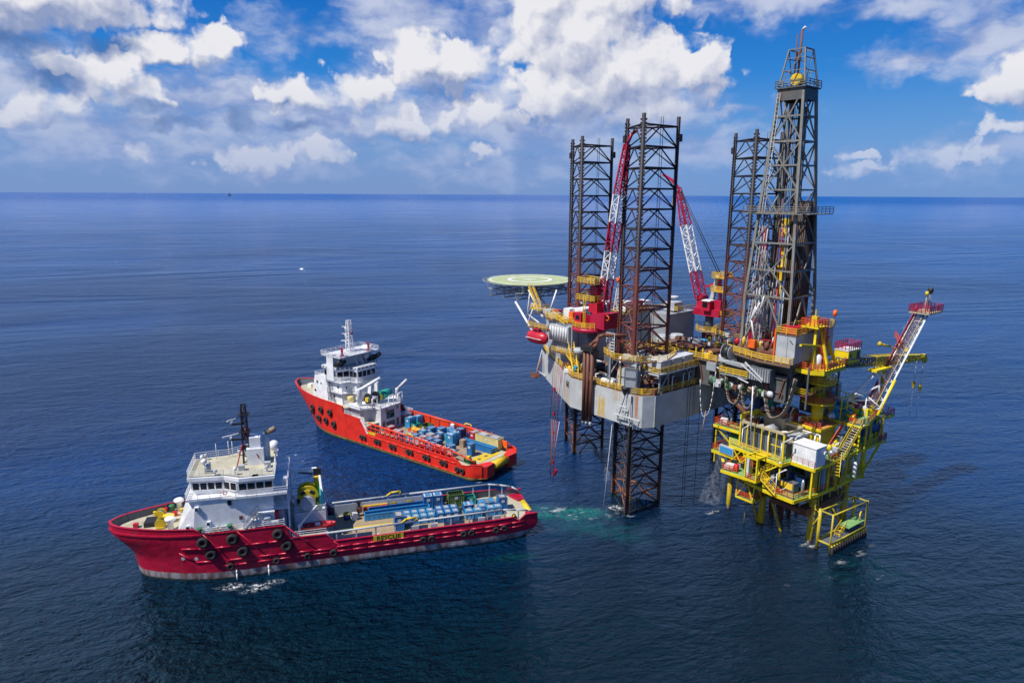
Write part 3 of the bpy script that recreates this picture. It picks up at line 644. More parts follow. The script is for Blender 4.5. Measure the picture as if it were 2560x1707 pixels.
    MB().bx((15.1, -5.5, 12.6), (0.55, 0.14, 0.8)).build('porthole', 'glass', s); MB().bx((16.6, -5.5, 9.9), (0.5, 0.14, 0.6)).build('porthole', 'brown', s)
    for x0 in (12.4, 14.3): MB().bx((x0, -5.7, 8.6), (1.5, 0.5, 0.7)).build('louvre_box', 'lgrey', s)
    for x, y in ((10.6, -5.95), (14.9, -5.95)):
        MB().lathe((x, y, 8.0), [(0.2, 0), (0.2, 0.7), (0.42, 0.95), (0.42, 1.15)], 10).build('mushroom_vent', 'green', s)
    for x, y in ((5.9, -3.0), (6.0, 4.0)): MB().lathe((x, y, 8.0), [(0.42, 0), (0.42, 1.6), (0.75, 1.65), (0.8, 2.0), (0.5, 2.2)], 14).build('mushroom_vent', 'white', s)
    # bridge deck
    bdk = [(8.9, -5.6), (14, -5.6), (16.2, -6.35), (23.8, -6.35), (23.8, 6.35), (16.2, 6.35), (14, 5.6), (8.9, 5.6)]
    MB().prism(bdk, 13.45, 13.75).build('bridge_deck', 'white', s)
    raildeck(s, [bdk[-1], bdk[0], bdk[1], bdk[2], bdk[3], bdk[4], bdk[5], bdk[6], bdk[7]], 13.75)
    wh = [(10.0, -3.7), (14.3, -4.1), (16.4, -5.6), (21.7, -5.6), (21.7, 5.6), (16.4, 5.6), (14.3, 4.1), (10.0, 3.7)]
    wh2 = [(9.4, -4.0), (14.3, -4.5), (16.6, -6.0), (21.9, -6.0), (21.9, 6.0), (16.6, 6.0), (14.3, 4.5), (9.4, 4.0)]
    w = MB(); w.add([(x, y, 13.75) for x, y in wh]+[(x, y, 16.2) for x, y in wh2], [tuple(range(8))[::-1], tuple(range(8, 16))]+[(i, (i+1) % 8, 8+(i+1) % 8, 8+i) for i in range(8)])
    wo_ = w.build('wheelhouse', 'white', s)
    def mid(i, j, t=0.62): return tuple(wh[i][k]+(wh2[i][k]-wh[i][k])*t for k in (0, 1)), tuple(wh[j][k]+(wh2[j][k]-wh[j][k])*t for k in (0, 1))
    for i, j, n in ((0, 1, 4), (1, 2, 2), (2, 3, 4), (7, 0, 6), (6, 7, 4), (5, 6, 2), (4, 5, 4), (3, 4, 6)):
        a, b = mid(i, j); windows(wo_, a, b, 14.65, 15.85, n, 0.2, 0.06)
    rf = [(x+(-0.3 if x < 12 else 0.2), y*1.05) for x, y in wh2]
    MB().prism(rf, 16.2, 16.75).build('wheelhouse_roof', 'white', s); MB().prism([(x*0.985+0.22, y*0.93) for x, y in rf], 16.751, 16.80).build('roof_deck', 'deck', s)
    raildeck(s, [(x*0.985+0.2, y*0.95) for x, y in rf], 16.8, close=True)
    # mast and top house
    MB().box(17.7, 20.3, -1.3, 1.4, 16.8, 19.6).box(18.2, 19.9, -1.0, 1.0, 19.6, 21.4).build('mast_house', 'white', s)
    ms = lattice_mast(s, 17.6, 0, 16.8, 26.8, 1.1, 'black')
    MB().cyl((18.2, 0, 19.2), (17.7, 0, 23), 0.16, n=6).cyl((16.1, -1.5, 16.8), (17.6, 0, 22), 0.09, n=6).cyl((19.6, -1.5, 18), (17.6, 0, 22), 0.09, n=6).build('mast_stay', 'red', ms)
    MB().beam((15.3, 0, 21.0), (17.6, 0, 21.0), 0.3).beam((15.6, 0, 23.6), (17.6, 0, 23.6), 0.3).beam((17.6, -1.2, 24.6), (17.6, 1.2, 24.6), 0.12).build('mast_arm', 'black', ms)
    radar(s, 15.4, 0, 21.1, 2.6, 0.5); radar(s, 15.7, 0, 23.7, 1.6, 0.7)
    fn = MB().lathe((20.6, 1.2, 16.8), [(0.55, 0), (0.55, 3.2), (0.6, 4.4)], 12); fn.build('exhaust_stack', 'white', s); MB().cyl((20.6, 1.2, 21.2), (22.2, 1.2, 22.0), 0.45, n=12).build('exhaust_pipe', 'tan', s)
    for x, y, z, r in ((11.6, -3.0, 18.6, 0.45), (21.6, 3.6, 17.6, 0.9)): 
        MB().cyl((x, y, 16.8), (x, y, z), 0.12, n=6).ball((x, y, z+r*0.6), r).build('satellite_dome', 'railwhite', s)
    for x, y in ((12.6, 2.8), (14.4, 3.6), (15, 3.6)): MB().cyl((x, y, 16.8), (x, y, 19.6), 0.05, n=5).build('whip_aerial', 'railwhite', s)
    MB().lathe((11.9, -2.2, 16.8), [(0.5, 0), (0.5, 1.3), (0.2, 1.5)], 10).build('searchlight', 'lgrey', s)
    lifebuoy(s, 14.6, -5.62, 14.4)
    for x, y, h_, r_ in ((10.6, 1.5, 1.4, .3), (10.9, 3.2, 1.0, .25), (13.2, -4.0, 0.9, .28), (16.2, -4.6, 1.2, .3), (20.9, -4.6, 1.0, .35), (19.4, 4.3, 1.3, .4), (16, 3.9, .9, .3)): MB().lathe((x, y, 16.8), [(r_*.4, 0), (r_*.4, h_*.5), (r_, h_*.6), (r_, h_), (r_*.3, h_*1.1)], 10).build('roof_light', 'lgrey' if h_ < 1.1 else 'railwhite', s)
    [MB().bx(c_, (0.9, 0.75, 0.9)).build('roof_locker', 'lgrey', s) for c_ in ((17.0, -3.0, 17.25), (20.9, -2.6, 17.25))]; MB().bx((19.2, -5.55, 16.5), (0.9, 0.9, 0.6)).build('side_light_box', 'black', s)
    for y in (-0.9, 0.9): MB().cyl((17.6, y, 24.6), (17.6, y, 26.4), .05, n=5).build('whip_aerial', 'black', s)
    for z in (19.5, 22.3, 25.2): MB().bx((17.6, 0, z), (1.7, 1.5, 0.12)).build('mast_platform', 'black', ms)
    # funnels, platforms and open decks aft of the bridge
    MB().box(21.6, 23.0, -4.4, 4.4, 8.0, 13.44).build('aft_house', 'lgrey', s)
    MB().box(21.7, 24.0, -5.3, -1.8, 10.5, 10.72).build('platform', 'white', s); raildeck(s, [(21.7, -5.3), (24.0, -5.3), (24.0, -1.8)], 10.72)
    for z in (13.75,): MB().box(22.9, 23.9, -3.9, -2.6, 13.75, 15.0).build('fire_monitor', 'railwhite', s)
    MB().beam((23.8, -5.2, 5.4), (23.8, -5.2, 13.5), 0.18).beam((23.8, 5.2, 5.4), (23.8, 5.2, 13.5), 0.18).beam((23.8, -1.9, 5.4), (23.8, -1.9, 13.5), 0.18).build('pillar', 'white', s)
    stairs(s, (17.0, -5.9, 8.1), (19.3, -5.9, 10.6), 0.8, 'lgrey', 'lgrey'); MB().box(19.2, 21.7, -6.2, -5.5, 10.5, 10.7).build('platform', 'white', s)
    MB().box(21.65, 22.2, -5.46, -4.4, 8, 10.4).build('pump_cabinet', 'red', s)
    for i, (x, z) in enumerate(((18.7, 9.3), (20.4, 9.5), (20.2, 8.6), (21.6, 8.7))):
        k = MB().lathe((x-0.65, -5.8, z), [(0.2, 0), (0.34, 0.12), (0.34, 1.18), (0.2, 1.3)], 12, 'X').build('life_raft_canister', 'railwhite', s)
        MB().beam((x-0.4, -5.8, 8), (x-0.4, -5.8, z-0.3), 0.08).beam((x+0.4, -5.8, 8), (x+0.4, -5.8, z-0.3), 0.08).build('cradle', 'white', k)
    raildeck(s, [(10.9, -6.15), (23.0, -6.15)], 8.05); raildeck(s, [(10.9, 6.15), (23.0, 6.15)], 8.05)
    raildeck(s, [(23.0, -6.1), (23.0, -4.0)], 8.0); raildeck(s, [(24.2, -6.1), (29.4, -6.1)], 5.6, r=0.035); raildeck(s, [(24.2, 6.1), (29.4, 6.1)], 5.6)
    # winch house with big towing drum
    wh_ = MB().box(24.5, 29.5, -2.9, 3.2, 5.4, 8.3).build('winch_house', 'white2', s); raildeck(s, [(24.5, -2.9), (29.5, -2.9), (29.5, 3.2), (24.5, 3.2)], 8.3, close=True)
    dw = MB()
    for y in (-1.2, 0.6, 2.4): dw.cyl((26.7, y-0.12, 9.7), (26.7, y+0.12, 9.7), 1.75, n=24)
    d1 = dw.build('towing_winch', 'yellow', s); MB().cyl((26.7, -2.6, 9.7), (26.7, 3.0, 9.7), 0.95, n=18).build('drum', 'silver', d1)
    MB().cyl((26.7, -2.9, 9.7), (26.7, -2.4, 9.7), 1.25, n=18).build('gearbox', 'lgrey', d1)
    for k in range(6):
        a = pi/3*k; MB().bx((26.7+1.52*cos(a), -1.2, 9.7+1.52*sin(a)), (0.5, 0.30, 0.8), 0, -a).build('hazard_mark', 'black', d1)
    MB().box(28.6, 28.9, -2.5, 3.0, 8.3, 10.9).build('winch_screen', 'teal', s)
    MB().beam((29.2, -2.7, 8.3), (28.7, 2.4, 12.6), 0.35).beam((29.2, 3.0, 8.3), (28.9, 2.6, 12.4), 0.3).build('winch_frame', 'white', s)
    cr = MB().lathe((28.4, 2.6, 8.3), [(0.6, 0), (0.6, 3.8), (0.72, 3.85), (0.72, 4.2)], 14).build('deck_crane', 'yellow', s)
    MB().bx((28.4, 2.6, 13.1), (1.3, 1.0, 1.3)).build('slew_housing', 'black', cr); MB().beam((28.3, 2.6, 13.5), (21.6, 2.4, 13.9), 0.5, 0.6).build('boom', 'white', cr)
    MB().cyl((27.6, 2.6, 12.7), (25.2, 2.5, 13.3), 0.14, n=8).build('boom_ram', 'black', cr)
    dv = MB().beam((25.2, -4.7, 5.4), (25.2, -4.7, 7.2), 0.4).beam((25.2, -4.7, 7.0), (28.2, -4.2, 9.9), 0.25); dv.build('boat_davit', 'white', s)
    # mooring gear on the forecastle
    for (x, y, m1, m2) in ((3.6, 1.6, 'blue', 'yellow'), (4.2, -1.6, 'black', 'yellow')): winch(s, (x, y, 8.85), 1.1, 0.75, m1, m2, 'anchor_winch')
    MB().bx((5.0, 0.2, 8.6), (1.6, 1.2, 1.0)).build('winch_motor', 'railyel', s); MB().bx((2.5, 0, 8.4), (1.7, 2.4, 0.7)).build('winch_base', 'black', s)
    for x, y, m in ((0.4, -0.6, 'red'), (5.6, 2.2, 'red'), (3.8, 4.0, 'red')): MB().bx((x, y, 8.35), (0.7, 0.7, 0.7)).build('fire_locker', m, s)
    MB().lathe((4.9, 3.9, 8.0), [(0.4, 0), (0.4, 0.9), (0.55, 1.1), (0.3, 1.3)], 10).build('mushroom_vent', 'green', s)
    bo = MB()
    for x, y in ((-1.6, -1.3), (-0.9, -2.0), (2.4, 3.2), (3.1, 3.3), (6.4, 3.2), (6.9, 3.2), (12.6, -5.9), (13.4, -5.9), (15.6, -5.9), (2.0, -3.4)): bo.cyl((x, y, 8.0), (x, y, 8.55), 0.2, n=8).cyl((x, y, 8.55), (x, y, 8.66), 0.27, n=8)
    bo.build('bollard', 'yellow', s)
    fr = MB()
    for x in (-1.5, 0.2, 1.9, 3.6, 5.3, 7.0):
        for sd in (-1, 1): X, b = bf(x, 8.5); fr.beam((X+0.2, sd*(b-0.3), 8.0), (X+0.2, sd*(b-0.22), 9.1), 0.08, 0.16)
    fr.build('bulwark_stay', 'dgrey', s)
    # thin rope stays to the mast
    MB().cyl((-2.4, 0.3, 9.2), (9.6, 2.5, 16.0), 0.03, n=4).cyl((2, 4.5, 9.2), (-1.5, 0, 11.8), 0.03, n=4).build('stay_wire', 'black', s)
    # discharge water
    for x in (15.4, 20.2):
        MB().tube([(x, -6.35, 1.6), (x+0.05, -6.75, 1.1), (x+0.05, -6.9, 0.0)], 0.11, 8).build('discharge_jet', 'railwhite', s)
    # side deck clutter
    for x0, x1 in ((31.6, 33.2), (40, 43), (47.6, 51), (52, 56)):
        P = [(x0+(x1-x0)*i/8, -5.95+0.12*sin(i*2.1), 3.6+0.5*abs(sin(i*1.3))) for i in range(9)]; MB().tube(P, 0.07, 5).build('cargo_hose', 'black', s)
    MB().box(36.0, 40.4, 5.05, 5.3, 3.4, 4.5).build('safety_barrier', 'railyel', s)
    for x in (36.3, 37.2, 39.3, 40.1): MB().lathe((x, 5.0, 3.0), [(0.3, 0), (0.3, 1.3)], 10).build('gas_cylinder', 'red', s)
    # ------------ things on deck
    def W_(p): return to_w(O, RZ, p)
    G1 = 'cargo containers, crimson ship'
    def cn(key, dims, mc, label, p, rz=0.0, **k):
        return place(container(key, *dims, mc, **k), 'cargo_container', label, 'container', W_(p), RZ+rz, G1)
    cn('t1', (1.6, 2.4, 2.6), 'blue', 'tall blue container standing alone beside the bare deck planks, crimson ship', (41.6, -2.2, 3.08))
    names = iter(['foremost outer', 'second outer', 'third outer', 'aftmost outer', 'foremost inner', 'second inner', 'third inner', 'aftmost inner'])
    for j, y in enumerate((-1.0, 0.75)):
        for i in range(4):
            cn('b', (1.2, 1.55, 1.3), 'blue2' if (i+j) % 3 == 0 else 'blue', f'{next(names)} box of the low eight-box blue block, crimson ship', (43.35+i*1.38, y, 3.08), roof='white2' if (i+j) % 2 else 'blue2')
    for j, y in enumerate((-1.55, 0.15)):
        for i in range(3):
            cn('c', (1.18, 1.55, 1.75), 'blue', f'{["fore", "middle", "aft"][i]} {["outer", "inner"][j]} box of the higher six-box blue block amidships, crimson ship', (49.0+i*1.36, y, 3.08), roof='blue2')
    cn('d', (1.9, 1.7, 1.9), 'blue', 'square blue container with pale roof aft of the green bin, crimson ship', (54.5, 0.2, 3.08), roof='white2')
    for i, (x, y) in enumerate(((54.2, -1.7), (55.8, -1.7), (56.9, -0.4), (58.3, -1.4), (59.6, -1.3))):
        cn('e', (1.4, 1.5, 1.5), 'blue' if i % 2 else 'blue2', ['low blue box at the near rail under the square pale-roofed container', 'low blue box second from the front in the aft near row', 'low blue box set inboard in the aft row', 'low blue box fourth in the aft near row', 'low blue box last in the aft near row'][i]+', crimson ship', (x, y, 3.08), roof='white2' if i in (1, 3) else 'blue2')
    cn('f', (1.7, 1.7, 2.4), 'blue', 'tall blue container furthest aft on the crimson ship', (60.9, 0.4, 3.08))
    cn('g', (3.0, 1.9, 1.2), 'blue2', 'flat blue frame with pale top beside the aftmost tall container, crimson ship', (58.3, 1.9, 3.08), roof='silver')
    cn('h', (1.7, 1.8, 2.6), 'blue', "forward of the twin tall blue containers at the crimson ship's far rail", (47.7, 4.2, 3.08), roof='white2')
    cn('h', (1.7, 1.8, 2.6), 'blue', "aft of the twin tall blue containers at the crimson ship's far rail", (49.5, 4.2, 3.08), roof='white2')
    sk = place(container('gs', 3.0, 2.0, 2.4, 'olive', open_top=True), 'open_skip', 'tall dark green open-topped skip by the far rail of the crimson ship', 'skip', W_((52.9, 4.1, 3.08)), RZ)
    place(container('ts', 1.9, 1.8, 1.3, 'teal', open_top=True), 'open_skip', 'teal half-height open skip aft of the tall green one, crimson ship', 'skip', W_((55.7, 4.3, 3.08)), RZ)
    place(container('gs2', 1.3, 2.4, 1.1, 'olive', open_top=True), 'open_skip', 'small green open bin between the two blue blocks, crimson ship', 'skip', W_((53.2, 2.4, 3.08)), RZ)
    GB = 'long blue pipe baskets, crimson ship'
    place_b(basket(11.6, 1.25, 1.25, 'blue2'), 'pipe_basket', 'long blue pipe basket nearer the middle of the crimson ship deck', 'basket', W_((41.9, 2.6, 3.08)), RZ+0.02, GB)
    place_b(basket(11.0, 1.25, 1.25, 'blue'), 'pipe_basket', 'long blue pipe basket next to the yellow barrier, crimson ship', 'basket', W_((42.4, 4.1, 3.08)), RZ+0.02, GB)
    # rescue boat
    rb = thing('rescue_boat', 'small open crimson rescue boat lying beside the white winch house', 'boat', W_((27.9, -4.0, 5.75)), RZ+0.06)
    rows = []
    for i in range(11):
        t = i/10; x = -3.1+6.2*t; b = 1.0*sqrt(max(0.02, 1-abs(2*t-1)**2.4)); rows.append([(x, -b, 0.75), (x, -b*0.7, 0.15), (x, 0, 0), (x, b*0.7, 0.15), (x, b, 0.75), (x, b-0.25, 0.8), (x, b*0.5, 0.45), (x, -b*0.5, 0.45), (x, -b+0.25, 0.8), (x, -b, 0.75)])
    MB().grid(rows).build('hull', 'red', rb); MB().bx((0.2, 0, 0.7), (0.8, 0.5, 0.5)).bx((-2.4, 0, 0.9), (0.4, 0.4, 0.7)).build('console', 'railwhite', rb); MB().bx((1.2, 0, 0.6), (0.25, 1.3, 0.1)).bx((-1.2, 0, 0.6), (0.25, 1.3, 0.1)).build('seat', 'orange', rb)
    t = thing('cable_coil', 'blue barrel with yellow coil on the fore deck planks of the crimson ship', 'drum', W_((33.0, 3.6, 3.08)), RZ)
    MB().lathe((0, 0, 0), [(0.6, 0), (0.6, 0.9), (0.45, 1.0)], 14).build('barrel', 'navy', t); MB().torus((0, 0, 1.05), 0.5, 0.14, 'Z', 14, 6).build('coil', 'yellow', t)
    t = thing('equipment_bundle', 'pale wrapped equipment bundle beside the dark upright post, crimson ship', 'bundle', W_((34.3, 2.9, 3.08)), RZ)
    MB().bx((0, 0, 0.7), (0.9, 0.8, 1.3), 0.3, 0.2).bx((0.4, 0.4, 0.35), (0.7, 0.6, 0.6), -0.4).build('wrapping', 'white2', t)
    t = thing('tugger_winch', 'dark upright tugger post with drum by the far rail of the crimson ship', 'winch', W_((35.0, 4.3, 3.08)), RZ)
    MB().beam((0, 0, 0), (0.3, 0, 2.6), 0.45).bx((0.2, 0, 2.7), (0.8, 0.6, 0.4)).build('post', 'black', t); MB().cyl((0.3, -0.4, 1.2), (0.3, 0.4, 1.2), 0.5, n=12).build('drum', 'brown', t)
    # crew
    for i, (x, y, z, lab) in enumerate(((32.0, -5.2, 3.02, 'person in orange overalls standing at the near bulwark of the crimson ship'),)):
        person('person', lab, W_((x, y, z)), RZ+1.2, 'skin', 'white2')
    return s
def person(name, label, loc, rz, suit, hat):
    """one continuous skinned body"""
    t = thing(name, label, 'person', loc, rz)
    me = bpy.data.meshes.new('body')
    V = [(0,0,0.95),(0,0,1.2),(0,0,1.42),(0,0,1.52),(0,0.01,1.66),(0.1,0,0.9),(0.12,0.02,0.5),(0.12,0,0.08),(0.12,0.16,0.04),(-0.1,0,0.9),(-0.12,0.04,0.5),(-0.13,0,0.08),(-0.13,0.16,0.04),(0.2,0,1.4),(0.27,0.02,1.12),(0.24,0.16,0.9),(-0.2,0,1.4),(-0.27,0.02,1.12),(-0.24,0.16,0.9)]
    Ed = [(0,1),(1,2),(2,3),(3,4),(0,5),(5,6),(6,7),(7,8),(0,9),(9,10),(10,11),(11,12),(2,13),(13,14),(14,15),(2,16),(16,17),(17,18)]
    Rd = [0.15,0.14,0.15,0.06,0.10,0.09,0.075,0.06,0.05,0.09,0.075,0.06,0.05,0.07,0.05,0.045,0.07,0.05,0.045]
    me.from_pydata(V, Ed, []); o = bpy.data.objects.new('body', me); C.objects.link(o)
    md = o.modifiers.new('skin', 'SKIN')
    for i, r in enumerate(Rd): me.skin_vertices[0].data[i].radius = (r, r)
    me.skin_vertices[0].data[0].use_root = True
    o.modifiers.new('sub', 'SUBSURF').levels = 1; o.modifiers['sub'].render_levels = 1
    dg = bpy.context.evaluated_depsgraph_get(); m2 = bpy.data.meshes.new_from_object(o.evaluated_get(dg)); bpy.data.objects.remove(o)
    m2.materials.clear(); m2.materials.append(M[suit]); m2.polygons.foreach_set('use_smooth', [True]*len(m2.polygons)); link('body', m2, t)
    MB().lathe((0, 0.01, 1.70), [(0.135, 0), (0.13, 0.06), (0.07, 0.12)], 12).build('helmet', hat, t)
    return t
# ------------------------------------------------------------------ orange-red supply ship
def ship2():
    O, RZ = (-53.0, 179.0), radians(-37)
    s = thing('supply_ship', 'orange-red supply ship behind the crimson one, white lattice mast, yellow stern roller', 'ship', (O[0], O[1], 0), RZ)
    stem = smooth([(-1.6, 1.5), (0, 0.6), (3, -1.8), (6, -5.0), (8.2, -7.6), (10, -8.4)])
    Lz = smooth([(-1.6, 17), (0, 16), (5, 14), (10, 12)])
    full = smooth([(0, 0), (0.06, 0.25), (0.15, 0.42), (0.3, 0.62), (0.5, 0.81), (0.75, 0.95), (1, 1)])
    sheer = smooth([(-9, 9.6), (0, 9.2), (15.4, 8.9), (19.6, 8.6), (19.9, 6.9), (25.9, 6.6), (27.9, 4.4), (32, 4.1), (57.2, 3.8), (58.4, 3.0), (60, 3.2), (61.2, 3.7), (63.2, 3.7)])
    B = 7.4
    def bf(x, z):
        zc = max(-1.6, min(9.6, z)); xs = stem(zc); L = Lz(zc)
        if x < L: t = (x+8.4)/(L+8.4); X = xs+t*(L-xs)
        else: t = 1.0; X = x
        b = B*full(min(1, max(0, t)))
        if x > 60: b *= 1-0.018*(x-60)**1.9
        if z < 0: b *= 0.97
        if x > 61 and z < 1.5: X -= (x-61)*(1.5-z)*0.3
        return X, b
    stn = [-8.4, -8.2, -7.8, -7, -6, -4.5, -3, -1, 1, 4, 7, 10, 13, 15.4, 19.6, 19.9, 25.9, 27.9, 32, 38, 44, 50, 54, 57.2, 58.4, 60, 61.2, 62.2, 63.2]
    dz = smooth([(-9, 8.0), (19.6, 7.9), (19.65, 5.2), (28, 5.2), (28.1, 3.0), (70, 3.0)])
    hull_shell(s, stn, bf, sheer, None, 'hull2', 'ored', dz, levels=12, mat_bow='dgrey')
    tr = MB(); rows = []
    for k in range(7):
        z = -1.6+(2.8+1.6)*k/6; X, b = bf(63.2, z); rows.append([(X, -b, z), (X, b, z)])
    tr.grid(rows, False, flip=True).build('transom', 'hull2', s)
    MB().cyl((62.9, -2.4, 2.35), (62.9, 2.4, 2.35), 0.95, n=22).build('stern_roller', 'yellow', s)
    for sd in (-1, 1):
        MB().prism([(60.5, sd*7.1), (63.0, sd*6.2), (63.9, sd*5.2), (63.7, sd*2.5), (62.3, sd*2.6)], 0.6, 3.35).build('stern_quarter', 'hull2', s)
    deck_plate(s, [-7.8, -7, -6, -4.5, -3, -1, 1, 4, 7, 10, 13, 15.4, 19.6], bf, 8.0, 'deck')
    deck_plate(s, [19.65, 24, 28], bf, 5.2, 'deck', th=0.15)
    deck_plate(s, [28.1, 38, 50, 58, 60, 62.0], bf, 3.0, 'deck', th=0.2)
    MB().box(19.6, 19.75, -7.1, 7.1, 5.2, 7.98).build('bulkhead', 'white2', s); MB().box(27.95, 28.1, -7.1, 7.1, 3, 5.18).build('bulkhead', 'dgrey', s)
    pm = MB().box(-0.62, 0.62, -5.6, 5.6, 0, 0.05).me('deck_plank', 'tan')
    for i in range(21): link('deck_plank', pm, s, (30.4+i*1.3, 0, 3.01))
    st = MB().box(57.9, 60.6, -3.4, 3.4, 3.02, 3.07).build('deck_stripe', 'yellow', s)
    for y in (-2.4, 0, 2.2): MB().bx((59.3, y, 3.1), (0.7, 0.9, 0.05)).build('deck_socket', 'rigdeck', st)
    def strake(x0, x1, z0, sd=-1, r=0.13):
        mb = MB(); n = max(1, int((x1-x0)/2.5)); P = []
        for i in range(n+1):
            x = x0+(x1-x0)*i/n; X, b = bf(x, z0); P.append((X, sd*(b+0.05), z0))
        for a, b in zip(P[:-1], P[1:]): mb.cyl(a, b, r, n=6)
        mb.build('rubbing_strake', 'hull2', s)
    for sd in (-1, 1): strake(29, 57, 3.1, sd); strake(24, 60, 0.9, sd, 0.1)
    for x, z, R in ((14.8, 6.2, .9), (16.1, 3.4, .9), (10.6, 6.2, .9), (12.4, 3.7, .85), (5.5, 5.9, .8), (7.9, 3.6, .85), (3.8, 4.4, .7)):
        X, b = bf(x, z); tyre(s, X, -b, z, R, R*0.36)
    for x in (27.0, 32.1, 37.3, 42.9, 48.2, 53.4):
        for d_ in (-0.6, 0.6): tyre(s, x+d_, -7.45, 2.35, 0.58, 0.21)
    for x in (57.4, 58.9): tyre(s, x, -7.45, 1.9, 0.66, 0.23)
    # side rails: outer bulwark line, cargo rail with openings on the near side, solid wall on the far side
    for sd in (-1, 1):
        P = [(28.2, sd*6.8, 6.0), (45, sd*6.8, 5.75), (55.2, sd*6.8, 5.35), (58.4, sd*6.7, 4.9), (61.3, sd*6.4, 4.2)]
        MB().tube(P, 0.16, 8).build('crash_rail', 'ored', s)
        MB().tube([(x, y*0.95, z-0.05) for x, y, z in P[:3]], 0.12, 6).build('crash_rail', 'ored', s)
        MB().tube([(54.6, sd*7.25, 5.0), (55.9, sd*7.3, 4.4), (57.4, sd*7.3, 3.7)], 0.12, 6).tube([(28.2, sd*7.3, 5.25), (54.6, sd*7.25, 5.0)], 0.11, 6).build('crash_rail', 'ored', s)
        pmx = MB().beam((0, 0, 3.0), (0, 0, 5.8), 0.16, 0.3).beam((0, 0, 5.1), (0, -sd*0.0+0.0, 5.2), 0.16).me('rail_post', 'ored')
        for i in range(17): link('rail_post', pmx, s, (29.4+i*1.62, sd*6.95, 0))
        if sd > 0:
            for i in range(9): MB().box(30.2+i*3.05, 30.2+i*3.05+2.75, 6.5, 6.6, 3.0, 5.6).build('wall_panel', 'ored', s)
        else:
            for i in range(16): MB().box(29.6+i*1.62, 29.6+i*1.62+1.25, -6.5, -6.44, 3.0, 4.3).build('wall_panel', 'red', s)
            MB().box(29.2, 55.4, -7.3, -6.6, 3.0, 3.15).build('side_walkway', 'navy', s)
    MB().bx((30.2, -7.42, 4.0), (2.4, 0.12, 0.7)).build('name_board', 'yellow', s)
    for sd in (-1, 1): MB().beam((16.0, sd*7.2, 8.4), (19.0, sd*7.2, 5.6), 0.35).beam((26.2, sd*7.2, 6.6), (28.6, sd*7.2, 3.6), 0.45).build('bulwark_brace', 'white', s)
    MB().tube([(41.0, -6.8, 5.8), (41.5, -6.8, 6.35), (43.2, -6.8, 6.3), (43.3, -6.8, 5.8)], 0.17, 8).build('fairlead', 'railyel', s)
    MB().tube([(47.0, 6.8, 5.8), (47.5, 6.8, 6.35), (49.2, 6.8, 6.3), (49.3, 6.8, 5.8)], 0.17, 8).build('fairlead', 'railyel', s)
    MB().bx((60.0, 5.6, 4.1), (1.9, 0.3, 2.2)).build('stern_locker', 'orange', s)
    for y in (-5.6, 5.4): winch(s, (60.4, y, 3.6), 0.8, 0.4, 'yellow', 'black', 'capstan')
    # accommodation
    b0 = [(5.6, -5.6), (12.6, -6.2), (12.6, 6.2), (5.6, 5.6)]; b1 = [(6.8, -5.6), (12.6, -6.2), (12.6, 6.2), (6.8, 5.6)]
    a = MB().add([(x, y, 8.0) for x, y in b0]+[(x, y, 14.2) for x, y in b1], [(3,2,1,0), (4,5,6,7), (0,1,5,4), (1,2,6,5), (2,3,7,6), (3,0,4,7)]).build('accommodation', 'white', s)
    for x, z in ((8.2, 12.8), (9.8, 12.6), (11.6, 10.0), (7.2, 10.4)): MB().bx((x, -5.93, z), (0.4, 0.12, 0.55)).build('porthole', 'glass', a)
    MB().prism([(12.6, -5.2), (17.0, -5.2), (17.9, -3.2), (20.0, -3.0), (20.0, 3.0), (17.9, 3.2), (17.0, 6.2), (12.6, 6.2)], 8.0, 14.0).build('accommodation', 'white', s)
    for z, e in ((11.1, 0.9), (13.9, 1.0)):
        o = [(12.6, -5.2-e), (17.3+e, -5.2-e), (18.3+e*.5, -3.4-e*.4), (20.0+e, -3.1-e*.3), (20.0+e, 3.1+e*.3), (18.3+e*.5, 3.4+e*.4), (17.3+e, 6.2+e), (12.6, 6.2+e)]
        MB().prism(o, z, z+0.22).build('bridge_deck', 'white', s); raildeck(s, o, z+0.22, r=0.04)
    for x, y, z in ((14.0, -5.26, 9.8), (15.6, -5.26, 12.4), (17.45, -4.2, 12.4)): MB().bx((x, y, z), (0.45, 0.1, 0.6)).build('porthole', 'glass', s)
    for y in (-1.5, 1.2): MB().bx((20.03, y, 12.3), (0.08, 0.8, 1.4)).build('door', 'lgrey', s)
    wh = [(11.4, -5.6), (15.8, -5.6), (17.5, -3.0), (20.2, -2.8), (20.2, 2.8), (17.5, 3.0), (16.8, 6.0), (11.4, 6.0)]
    wh2 = [(x+(0.35 if x > 14 else -0.4), y*1.07) for x, y in wh]
    w = MB().add([(x, y, 14.12) for x, y in wh]+[(x, y, 17.1) for x, y in wh2], [tuple(range(8))[::-1], tuple(range(8, 16))]+[(i, (i+1) % 8, 8+(i+1) % 8, 8+i) for i in range(8)]).build('wheelhouse', 'white', s)
    def mid(i, t=0.6): return tuple(wh[i][k]+(wh2[i][k]-wh[i][k])*t for k in (0, 1))
    for i, n in ((0, 4), (1, 2), (2, 2), (3, 4), (4, 2), (5, 2), (6, 4)): windows(w, mid(i), mid((i+1) % 8), 15.2, 16.6, n, 0.16, 0.06)
    windows(w, mid(7), mid(0), 15.4, 16.6, 8, 0.2, 0.06)
    rf = [(x+(0.5 if x > 14 else -0.6), y*1.12) for x, y in wh]
    MB().prism(rf, 17.1, 17.7).build('wheelhouse_roof', 'white', s); MB().prism([(x-0.1, y*0.95) for x, y in rf], 17.705, 17.75).build('roof_deck', 'lgrey', s)
    sk = MB().bx((0, 0, 0), (0.62, 0.05, 0.32)).me('roof_slot', 'black')
